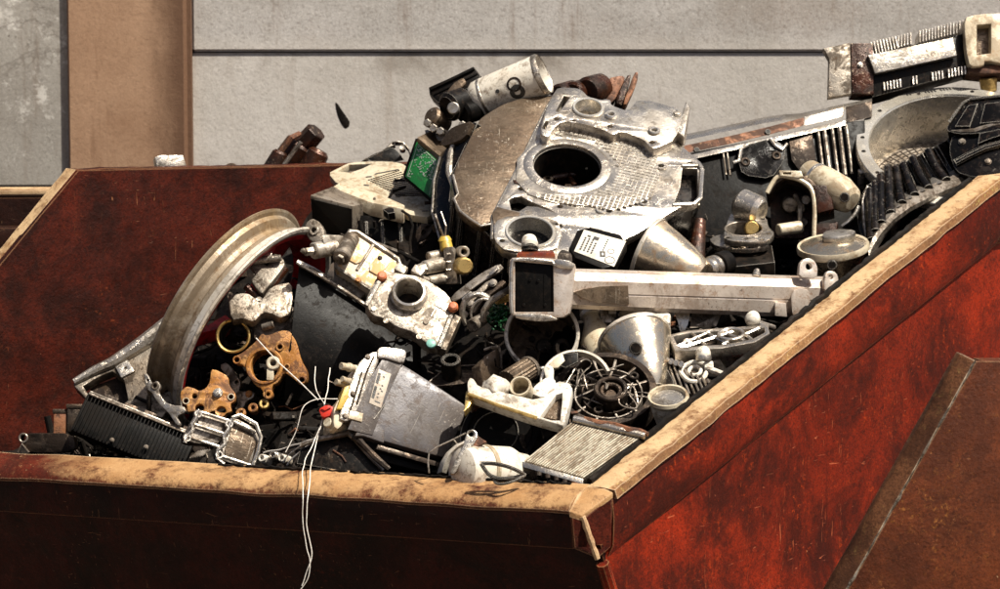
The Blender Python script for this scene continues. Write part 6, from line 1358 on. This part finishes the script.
# white cup on the rim
f = Fr(668, 397, -.19, (-.1, -.42, .9), 8); k = f.k; t = T('white_cup', 'white enamel cup with rolled lip, tipped against the sloping rim', 'cup'); R_ = 20*k
g = G(); g.lathe([(0, -.08), (R_*.5, -.078), (R_*.72, -.06), (R_*.88, -.03), (R_*.92, -.004), (R_*.88, -.004), (R_*.8, -.03), (R_*.6, -.06), (0, -.07)], 48); t.part('bowl', g, M_['white'], f)
g = G(); g.lathe([(R_*.86, -.004), (R_*.9, .004), (R_*1.0, .005), (R_*1.06, -.002), (R_*1.0, -.008), (R_*.9, -.008), (R_*.86, -.004)], 56); t.part('lip', g, M_['cream'], f)
g = G(); g.lathe([(0, -.005), (R_*.89, -.005), (R_*.89, -.012), (0, -.012)], 48); t.part('lid', g, M_['alu'], f)
# ---- reflector shards behind lattice
f = Fr(690, 318, .24, (-.1, -.9, .4)); k = f.k; t = T('twisted_sheet', 'twisted strip of shiny sheet metal hanging under the beam above the lattice casting', 'sheet metal')
g = G(); g.loft([[f.L(674, 312, .26), f.L(690, 312, .25), f.L(690, 312, .255), f.L(674, 312, .265)], [f.L(678, 322, .24), f.L(688, 324, .25), f.L(688, 324, .255), f.L(678, 322, .245)], [f.L(680, 332, .25), f.L(684, 333, .24), f.L(684, 333, .245), f.L(680, 332, .255)]]); t.part('strip', g, M_['alubright'], f)
g = G(); g.loft([[f.L(692, 313, .27), f.L(722, 313, .28), f.L(722, 313, .285), f.L(692, 313, .275)], [f.L(690, 328, .22), f.L(716, 326, .26), f.L(716, 326, .265), f.L(690, 328, .225)]]); t.part('strip', g, M_['steel'], f)
f = Fr(718, 264, .36, (-.5, -.75, .4)); k = f.k; t = T('end_cap', 'ribbed pale end cap beside the bell shaped reflector neck', 'cap')
g = G(); a, b = f.L(706, 270, .34), f.L(726, 263, .40); Mx, L = lathe_axis(f, a, b); g.lathe([(0, 0), (9*k, 0), (11*k, .004), (11*k, .012), (9.5*k, .015), (9.5*k, .02), (12*k, .024), (12*k, .036), (10*k, .04), (10*k, L), (0, L)], 40, Mx); t.part('cap', g, M_['alubright'], f)
g = G(); g.lathe([(10.5*k, .042), (13*k, .044), (13*k, L), (10.5*k, L)], 40, Mx); t.part('rubber_boot', g, M_['blackplastic'], f)
f = Fr(700, 240, .46, (0, -1, .2)); g = G(); g.cyl(f.L(696, 262, .44), f.L(700, 220, .5), 9*f.k, 6*f.k, 20); solo('metal_spike', g, M_['oilybrown'], f, 'dark tapered metal stub standing behind the bell shaped reflector', 'metal stub')
# ---- radiator core
f = Fr(582, 450, -.36, (-.10, -.66, .75)); k = f.k
t = T('radiator_core', 'small pale aluminium radiator with parallel fins, lying in the near corner of the skip', 'radiator')
c4 = [(573.6, 420), (643, 436), (582, 479), (522, 462)]
cc4 = [f.at(*p) for p in c4]
g = G(); g.prism([p.to_2d() for p in cc4], (), -.03, -.006, .002); t.part('core', g, M_['aludull'], f)
nf = 25
for i in range(nf):
    q = (i+.5)/nf; a = cc4[0].lerp(cc4[1], q); b = cc4[3].lerp(cc4[2], q); a = a.lerp(b, .05); b = a.lerp(b, .96); d = (b-a).normalized(); pr = V((-d.y, d.x, 0))*.0019
    g = G(); g.loft([[p-pr-V((0, 0, .01)), p-pr*.9, p+pr*.9, p+pr-V((0, 0, .01))] for p in (a, b)]); t.part('fin_tube', g, M_['radiator'], f)
g = G(); a = f.at(574, 419, .002); b = f.at(645, 436, .002); g.tube([a.lerp(b, i/10)+V((0, 0, .001*(i % 2))) for i in range(11)], .0078, 10); t.part('header_tube', g, M_['alubright'], f)
g = G(); g.tube([f.at(x, y, .006) for x, y in ((585, 418), (600, 423), (615, 424), (628, 430), (640, 431), (648, 434))], [.005, .007, .004, .008, .006, .004], 7); t.part('rusty_strip', g.dent(.003, 60), M_['rust'], f)
g = G(); a0, b0 = f.at(522, 461, .002), f.at(583, 478.5, .002); g.loft([[a0, b0, b0-V((0, .012, .004)), a0-V((0, .012, .004))], [a0+V((0, 0, -.05)), b0+V((0, 0, -.05)), b0+V((0, -.012, -.05)), a0+V((0, -.012, -.05))]]); t.part('side_tank', g.bevel(.002), M_['alubright'], f)
for q in (.28, .42, .56, .70):
    p = a0.lerp(b0, q); g = G(); g.box(p+V((0, -.014, -.022)), (.010, .016, .036), .003); t.part('tank_notch', g, M_['darksteel'], f)
g = G(); p = a0.lerp(b0, .86); g.box(p+V((0, -.02, -.02)), (.03, .02, .03), .006); t.part('rusty_corner', g.dent(.003, 60), M_['rust'], f)
# ---- white triangular bracket
f = Fr(520, 400, -.22, (-.10, -.72, .68)); k = f.k
t = T('white_bracket', 'white triangular plastic bracket with a three sided opening, over the black lid', 'bracket')
ob = [(467, 382), (470, 377), (474, 379), (478, 386), (500, 391), (541, 401), (556, 380), (573, 384), (569, 404), (564, 426), (558, 424), (536, 418), (500, 406), (468, 394)]
tri = [(540, 416.5), (556, 395), (562, 393), (562, 400), (560, 420), (552, 420)]
g = G(); g.prism(f.poly(ob), [f.poly(tri)], -.035, 0, .003, 1); t.part('bracket', g, M_['white'], f)
g = G(); g.prism(f.poly([(540, 417), (557, 395), (562, 393), (561, 421)], -.02), (), -.03, -.018, .001); t.part('opening_back', g, M_['alubrown'], f)
g = G(); g.tube([f.at(x, y, .0) for x, y in ((468, 394), (500, 406), (537, 418))], .004, 8); t.part('worn_edge', g, M_['brass'], f)
g = G(); g.prism(f.poly([(466, 392), (470, 388), (474, 394), (470, 406), (464, 412)], -.01), (), -.03, -.008, .002); t.part('tail_lug', g, M_['brass'], f)
f, g = rough_ball('', '', 496, 389, -.17, 13, None, .3); solo('plaster_lump', g, M_['white'], f, 'lumpy white chunk resting on the white triangular bracket', 'lump', ang=60)
f = Fr(521, 388, -.17, (-.2, -.8, .55)); k = f.k; t = T('cream_bushing', 'short cream bushing with open round mouth on the white bracket', 'bushing')
g = G(); g.pipe((0, 0, .008), (0, 0, -.05), 11*k, 8.6*k, 40, .045); t.part('sleeve', g, M_['cream'], f)
g = G(); g.lathe([(8.5*k, .008), (9.2*k, .012), (10.6*k, .012), (11.4*k, .007), (8.5*k, .008)], 40); t.part('mouth_lip', g, M_['cream'], f)
f = Fr(541, 388, -.15, (.1, -.7, .7)); k = f.k; t = T('torn_label_plate', 'white plate with faint bluish marks, right beside the cream bushing', 'plate')
g = G(); g.prism(f.poly([(530, 393), (536, 384), (548, 376), (557, 381), (552, 392), (543, 398)]), (), -.01, 0, .002, 1); t.part('plate', g, M_['white'], f)
g = G()
for (x, y) in ((538, 390), (543, 389), (547, 392)): g.box(f.at(x, y, .0006), (.006, .004, .001), 0)
t.part('faint_marks', g, M_['steel'], f)
# ---- black lid
f = Fr(500, 432, -.17, (-.15, -.82, .55), -4); k = f.k
t = T('pan_lid', 'black round lid with pale left edge under the white triangular bracket', 'lid'); R_ = 40*k
g = G(); g.lathe([(0, -.006), (R_*.8, -.004), (R_*.84, .002), (R_*.96, .003), (R_, -.004), (R_, -.05), (R_*.95, -.055), (0, -.05)], 72); t.part('lid', g, M_['blackplastic'], f)
g = G(); g.lathe([(R_*.985, -.012), (R_*1.035, -.014), (R_*1.035, -.05), (R_*.985, -.05), (R_*.985, -.012)], 30, None, radians(130), radians(205)); t.part('pale_edge', g, M_['alubright'], f)
g = G(); c = V((-.01, .0, -.003)); g.lathe([(R_*.55, 0), (R_*.57, .0025), (R_*.59, 0)], 60, Matrix.Translation(c)); t.part('raised_ring', g, M_['black'], f)
f = Fr(482, 398, -.16, (-.3, -.8, .4)); g = G(); g.cyl(f.L(472, 402, -.15), f.L(486, 396, -.12), 7*f.k, 6*f.k); g.cyl(f.L(470, 410, -.15), f.L(479, 404, -.14), 4*f.k); solo('rusty_stub', g, M_['oilybrown'], f, 'rusty stub poking out beneath the tail of the white triangular bracket', 'stub')
# ---- white dome motor & bracket with eye
f = IDENT; k = .0022; t = T('white_motor', 'white cylindrical motor housing lying just inside the lip', 'motor')
a, b = P(462, 470, -.36), P(524, 473, -.26); Mx, L = lathe_axis(f, a, b); r_ = 25*k
g = G(); g.lathe([(0, -.012), (r_*.5, -.01), (r_*.85, .0), (r_*.98, .016), (r_, .03), (r_*.99, L*.72), (r_*.8, L*.86), (r_*.74, L), (0, L)], 56, Mx); t.part('housing', g, M_['white'], f)
g = G(); g.lathe([(r_*.99, L*.30), (r_*1.03, L*.31), (r_*1.03, L*.37), (r_*.99, L*.38)], 56, Mx); t.part('band', g, M_['cream'], f)
f = Fr(452, 457, -.30, (-.35, -.8, .45)); k = f.k; t = T('white_shroud', 'curved white shroud edge at the far end of the white motor', 'shroud')
g = G(); rows = []
for (x, y), (x2, y2) in zip(((437, 474), (440, 463), (446, 453), (455, 445), (466, 440)), ((446, 474), (450, 464), (456, 456), (463, 450), (471, 446))): rows.append([f.L(x, y, -.26), f.L((x+x2)/2, (y+y2)/2-2, -.285), f.L(x2, y2, -.27), f.L(x2, y2, -.25), f.L(x, y, -.24)])
g.loft(rows); t.part('shell', g.bevel(.002), M_['white'], f)
f = Fr(466, 448, -.36, (-.1, -.9, .4)); k = f.k; t = T('eye_lever', 'brown edged pale lever with an eye at its top, beside the white motor', 'lever')
g = G(); c = f.at(471, 433.5); g.prism(f.poly([(466, 434), (468, 430), (473, 429), (477, 432), (478, 437), (472, 447), (463, 458), (455, 474), (449, 474), (455, 460), (463, 446)]), [circ((c.x, c.y), 3*k, 20)], -.012, 0, .002, 1); t.part('lever', g, M_['alu'], f)
g = G(); g.prism(f.poly([(473, 440), (478, 436), (487, 442), (480, 446), (472, 449), (466, 456)], -.008), (), -.016, -.006, .002); t.part('rusty_gusset', g, M_['rust'], f)
g = G(); g.tube([f.at(x, y, .001) for x, y in ((466, 433), (452, 440), (437, 447), (429, 453), (428, 462), (429, 473))], .0018, 6); t.part('link_wire', g, M_['steel'], f)
# ---- leaf shaped wire loop on the lip
f = Fr(503, 472, -.46, (-.1, -.8, .6)); k = f.k
g = G(); g.tube(smooth([f.L(*p) for p in ((481, 463.5, -.46), (490, 463, -.46), (503, 465, -.47), (515, 469, -.48), (525, 475, -.47))], 2), .0042, 7)
g.tube(smooth([f.L(*p) for p in ((481, 463.5, -.46), (485, 470, -.465), (490, 476, -.47), (500, 479, -.475), (514, 478, -.475), (525, 475, -.47))], 2), .0042, 7)
g.tube(smooth([f.L(*p) for p in ((494, 478, -.47), (495, 484, -.475), (505, 484, -.49), (517, 480, -.485), (525, 475, -.47))], 2), .0028, 7)
solo('wire_loop', g, M_['black'], f, 'black leaf shaped wire loop lying on the lip in front of the white motor', 'wire')
# rubber seal strip along the inner edge of the lip and the sloping rim
g = G(); pts = []
for i in range(90):
    p = A.lerp(E0, .02+.98*i/89*.46); pts.append(p + V((0, .004, .003)) + mF*(-.004+noise.noise(V((i*.5, 0, 2)))*.006) + V((0, 0, noise.noise(V((i*.7, 3, 2)))*.006)))
g.tube(pts, [.0035+.002*noise.noise(V((i*.9, 1, 1))) for i in range(90)], 6)
solo('rubber_seal', g, M_['dark'], IDENT, 'ragged dark seal strip lying along the inner edge of the low front lip', 'seal strip')
g = G(); pts = []
for i in range(120):
    p = A.lerp(B, .01+.97*i/119); pts.append(p - nR*(.004+.006*noise.noise(V((i*.4, 0, 2)))) + perp*(.004+.004*noise.noise(V((i*.6, 3, 2)))))
g.tube(pts, [.0075+.003*noise.noise(V((i*.9, 1, 1))) for i in range(120)], 6)
solo('rubber_seal', g, M_['dark'], IDENT, 'dark seal strip lying along the inner edge of the sloping rim', 'seal strip')
# ---- knob, folded bracket, roller
f = Fr(451, 366, .10, (-.05, -.50, .86)); k = f.k; t = T('round_knob', 'black round knob on a thin flange behind the grey control unit', 'knob')
g = G(); g.pipe((0, 0, .02), (0, 0, -.03), 10*k, 6.5*k, 32, .03); t.part('knob', g, M_['black'], f)
g = G(); g.prism([V((x*k, y*k)) for x, y in ((-24, -16), (-20, -4), (-8, 12), (10, 12), (26, 6), (34, 12), (36, 8), (28, -8), (8, -14))], (), -.035, -.028, .001, 1); t.part('flange', g, M_['darksteel'], f)
g = G(); g.tube([V((-26*k, -14*k, -.026)), V((-4*k, 13*k, -.024)), V((38*k, 12*k, -.02))], .002, 6); t.part('flange_edge', g, M_['steel'], f)
f = Fr(487, 365, .08, (-.25, -.85, .45)); k = f.k; t = T('folded_bracket', 'brown folded metal bracket standing behind the white triangular bracket', 'bracket')
g = G(); g.loft([[f.L(471, 368, .05), f.L(480, 366, .04), f.L(486, 356, .07), f.L(499, 347, .09), f.L(497, 348, .11), f.L(484, 360, .10)], [f.L(474, 386, .05), f.L(484, 388, .04), f.L(492, 384, .05), f.L(501, 374, .09), f.L(500, 376, .11), f.L(488, 386, .10)]]); t.part('bracket', g.bevel(.003), M_['alubrown'], f)
g = G(); g.tube([f.L(x, y, yy) for x, y, yy in ((484, 350, .07), (492, 347, .075), (499, 347, .085), (501, 356, .085), (501, 373, .085))], .003, 6); t.part('edge', g, M_['steel'], f)
f = IDENT; k = .0022; t = T('ribbed_roller', 'brown ribbed roller between the pot and the white bracket', 'roller'); Mx, L = lathe_axis(f, P(507, 382, -.04), P(528, 369, .02))
g = G(); n = 40; g.loft([[Mx @ V(((11*k+(.0018 if i % 2 else 0))*cos(2*pi*i/n), (11*k+(.0018 if i % 2 else 0))*sin(2*pi*i/n), z)) for i in range(n)] for z in (0, L)]); t.part('roller', g, M_['alubrown'], f, ang=15)
g = G(); g.lathe([(0, L), (12.4*k, L), (12.6*k, L+.004), (12*k, L+.01), (0, L+.01)], 40, Mx); t.part('flange', g, M_['steel'], f)
# ================================================================= uncountable small scrap between the pieces
crest = [(10, 452), (75, 418), (150, 375), (180, 310), (225, 262), (285, 250), (312, 210), (350, 190), (430, 165), (480, 135), (560, 115), (640, 125), (690, 165), (740, 155), (860, 130), (1010, 125)]
def crest_y(px):
    for (a, b) in zip(crest, crest[1:]):
        if a[0] <= px <= b[0]: return a[1]+(b[1]-a[1])*(px-a[0])/(b[0]-a[0])
    return crest[0][1] if px < crest[0][0] else crest[-1][1]
def ymin(px): return -.5+(587-px)*.00117 if px < 587 else -.5+(px-587)*.00317
def heapY(px, py): return min(1.5, ymin(px)+.25+max(0, 470-py)*.0022*1.5)
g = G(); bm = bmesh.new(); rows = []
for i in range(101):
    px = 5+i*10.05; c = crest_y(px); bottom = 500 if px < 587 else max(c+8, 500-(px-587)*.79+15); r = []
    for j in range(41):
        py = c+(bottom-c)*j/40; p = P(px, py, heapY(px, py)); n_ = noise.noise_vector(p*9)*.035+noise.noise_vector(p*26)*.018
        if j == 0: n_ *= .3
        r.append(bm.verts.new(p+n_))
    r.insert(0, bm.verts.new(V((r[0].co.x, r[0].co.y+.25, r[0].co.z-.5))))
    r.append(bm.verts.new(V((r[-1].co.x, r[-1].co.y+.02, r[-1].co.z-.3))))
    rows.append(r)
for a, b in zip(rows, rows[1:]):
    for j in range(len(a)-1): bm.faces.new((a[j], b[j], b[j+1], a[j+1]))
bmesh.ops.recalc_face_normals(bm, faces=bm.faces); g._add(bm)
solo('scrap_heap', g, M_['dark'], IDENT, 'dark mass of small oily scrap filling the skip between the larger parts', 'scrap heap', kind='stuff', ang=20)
rs = random.Random(5)
def bit(g, M, s):
    q = rs.random()
    if q < .22: g.lathe([(s*.3, 0), (s*.55, 0), (s*.55, s*.25), (s*.3, s*.25), (s*.3, 0)], 14, M)
    elif q < .45: g.box((0, 0, 0), (s*rs.uniform(.6, 1.8), s*rs.uniform(.3, .9), s*rs.uniform(.08, .5)), s*.05, M, 1)
    elif q < .62: g.lathe([(0, 0), (s*.2, 0), (s*.2, s*1.6), (0, s*1.6)], 10, M)
    elif q < .8:
        pl = [V((rs.uniform(.5, 1)*s*cos(a), rs.uniform(.4, 1)*s*sin(a))) for a in [i*pi/4 for i in range(8)]]; g.prism(pl, [circ((0, 0), s*.25, 10)], 0, s*.15, s*.02, 0, M)
    else: g.tube([M @ V((x*s, rs.uniform(-.4, .4)*s, rs.uniform(-.3, .3)*s)) for x in (-1.5, -.7, .1, .8, 1.5)], s*.08, 6)
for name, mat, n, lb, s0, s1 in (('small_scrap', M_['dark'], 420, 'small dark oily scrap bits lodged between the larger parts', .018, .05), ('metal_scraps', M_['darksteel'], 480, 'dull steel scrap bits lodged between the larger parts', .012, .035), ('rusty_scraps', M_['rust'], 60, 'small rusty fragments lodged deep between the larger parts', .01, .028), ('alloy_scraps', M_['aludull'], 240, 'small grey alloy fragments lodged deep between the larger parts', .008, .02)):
    g = G(); c_ = 0
    while c_ < n:
        px = rs.uniform(20, 990); cy = crest_y(px)+14; bt_ = 490 if px < 587 else 490-(px-587)*.79
        if bt_ < cy: continue
        py = rs.uniform(cy, bt_); p = P(px, py, heapY(px, py)-rs.uniform(.0, .11))
        R3 = Matrix.Rotation(rs.uniform(0, 6.28), 4, V((rs.uniform(-1, 1), rs.uniform(-1, 1), rs.uniform(-1, 1))).normalized())
        bit(g, Matrix.Translation(p) @ R3, rs.uniform(s0, s1)); c_ += 1
    solo(name, g, mat, IDENT, lb, 'scrap', kind='stuff')
# ---------------------------------------------------------------- finish, camera, light
for t in THINGS: t.finish()
cam = bpy.data.cameras.new('camera'); co = bpy.data.objects.new('camera', cam); COL.objects.link(co)
co.matrix_basis = Matrix(((RX.x, UP.x, -FW.x, CAM.x), (RX.y, UP.y, -FW.y, CAM.y), (RX.z, UP.z, -FW.z, CAM.z), (0, 0, 0, 1)))
cam.sensor_width = 36; cam.lens = 36*D/(1000*S); cam.clip_end = 300; cam.clip_start = .1
cam.dof.use_dof = True; cam.dof.focus_distance = D+.1; cam.dof.aperture_fstop = 9
scene.camera = co
SUN = V((.42, -.28, .86)).normalized()
el = math.asin(SUN.z); az = math.atan2(SUN.x, SUN.y)
w = bpy.data.worlds.new('World'); scene.world = w; w.use_nodes = True; nt = w.node_tree
sky = nt.nodes.new('ShaderNodeTexSky'); sky.sky_type = 'NISHITA'; sky.sun_disc = False; sky.sun_elevation = el; sky.sun_rotation = az; sky.air_density = .6; sky.dust_density = 5.0; sky.ozone_density = .4
bg = nt.nodes['Background']; nt.links.new(sky.outputs[0], bg.inputs[0]); bg.inputs[1].default_value = .05
sl_ = bpy.data.lights.new('sun', 'SUN'); sl_.energy = 5; sl_.angle = radians(.5); sl_.color = (1, .935, .82)
so = bpy.data.objects.new('sun', sl_); COL.objects.link(so); so.rotation_euler = (-SUN).to_track_quat('-Z', 'Y').to_euler(); so.location = SUN*12
scene.view_settings.view_transform = 'Standard'; scene.view_settings.look = 'None'; scene.view_settings.gamma = 1; scene.view_settings.exposure = .9
scene.cycles.max_bounces = 6; scene.cycles.use_denoising = True
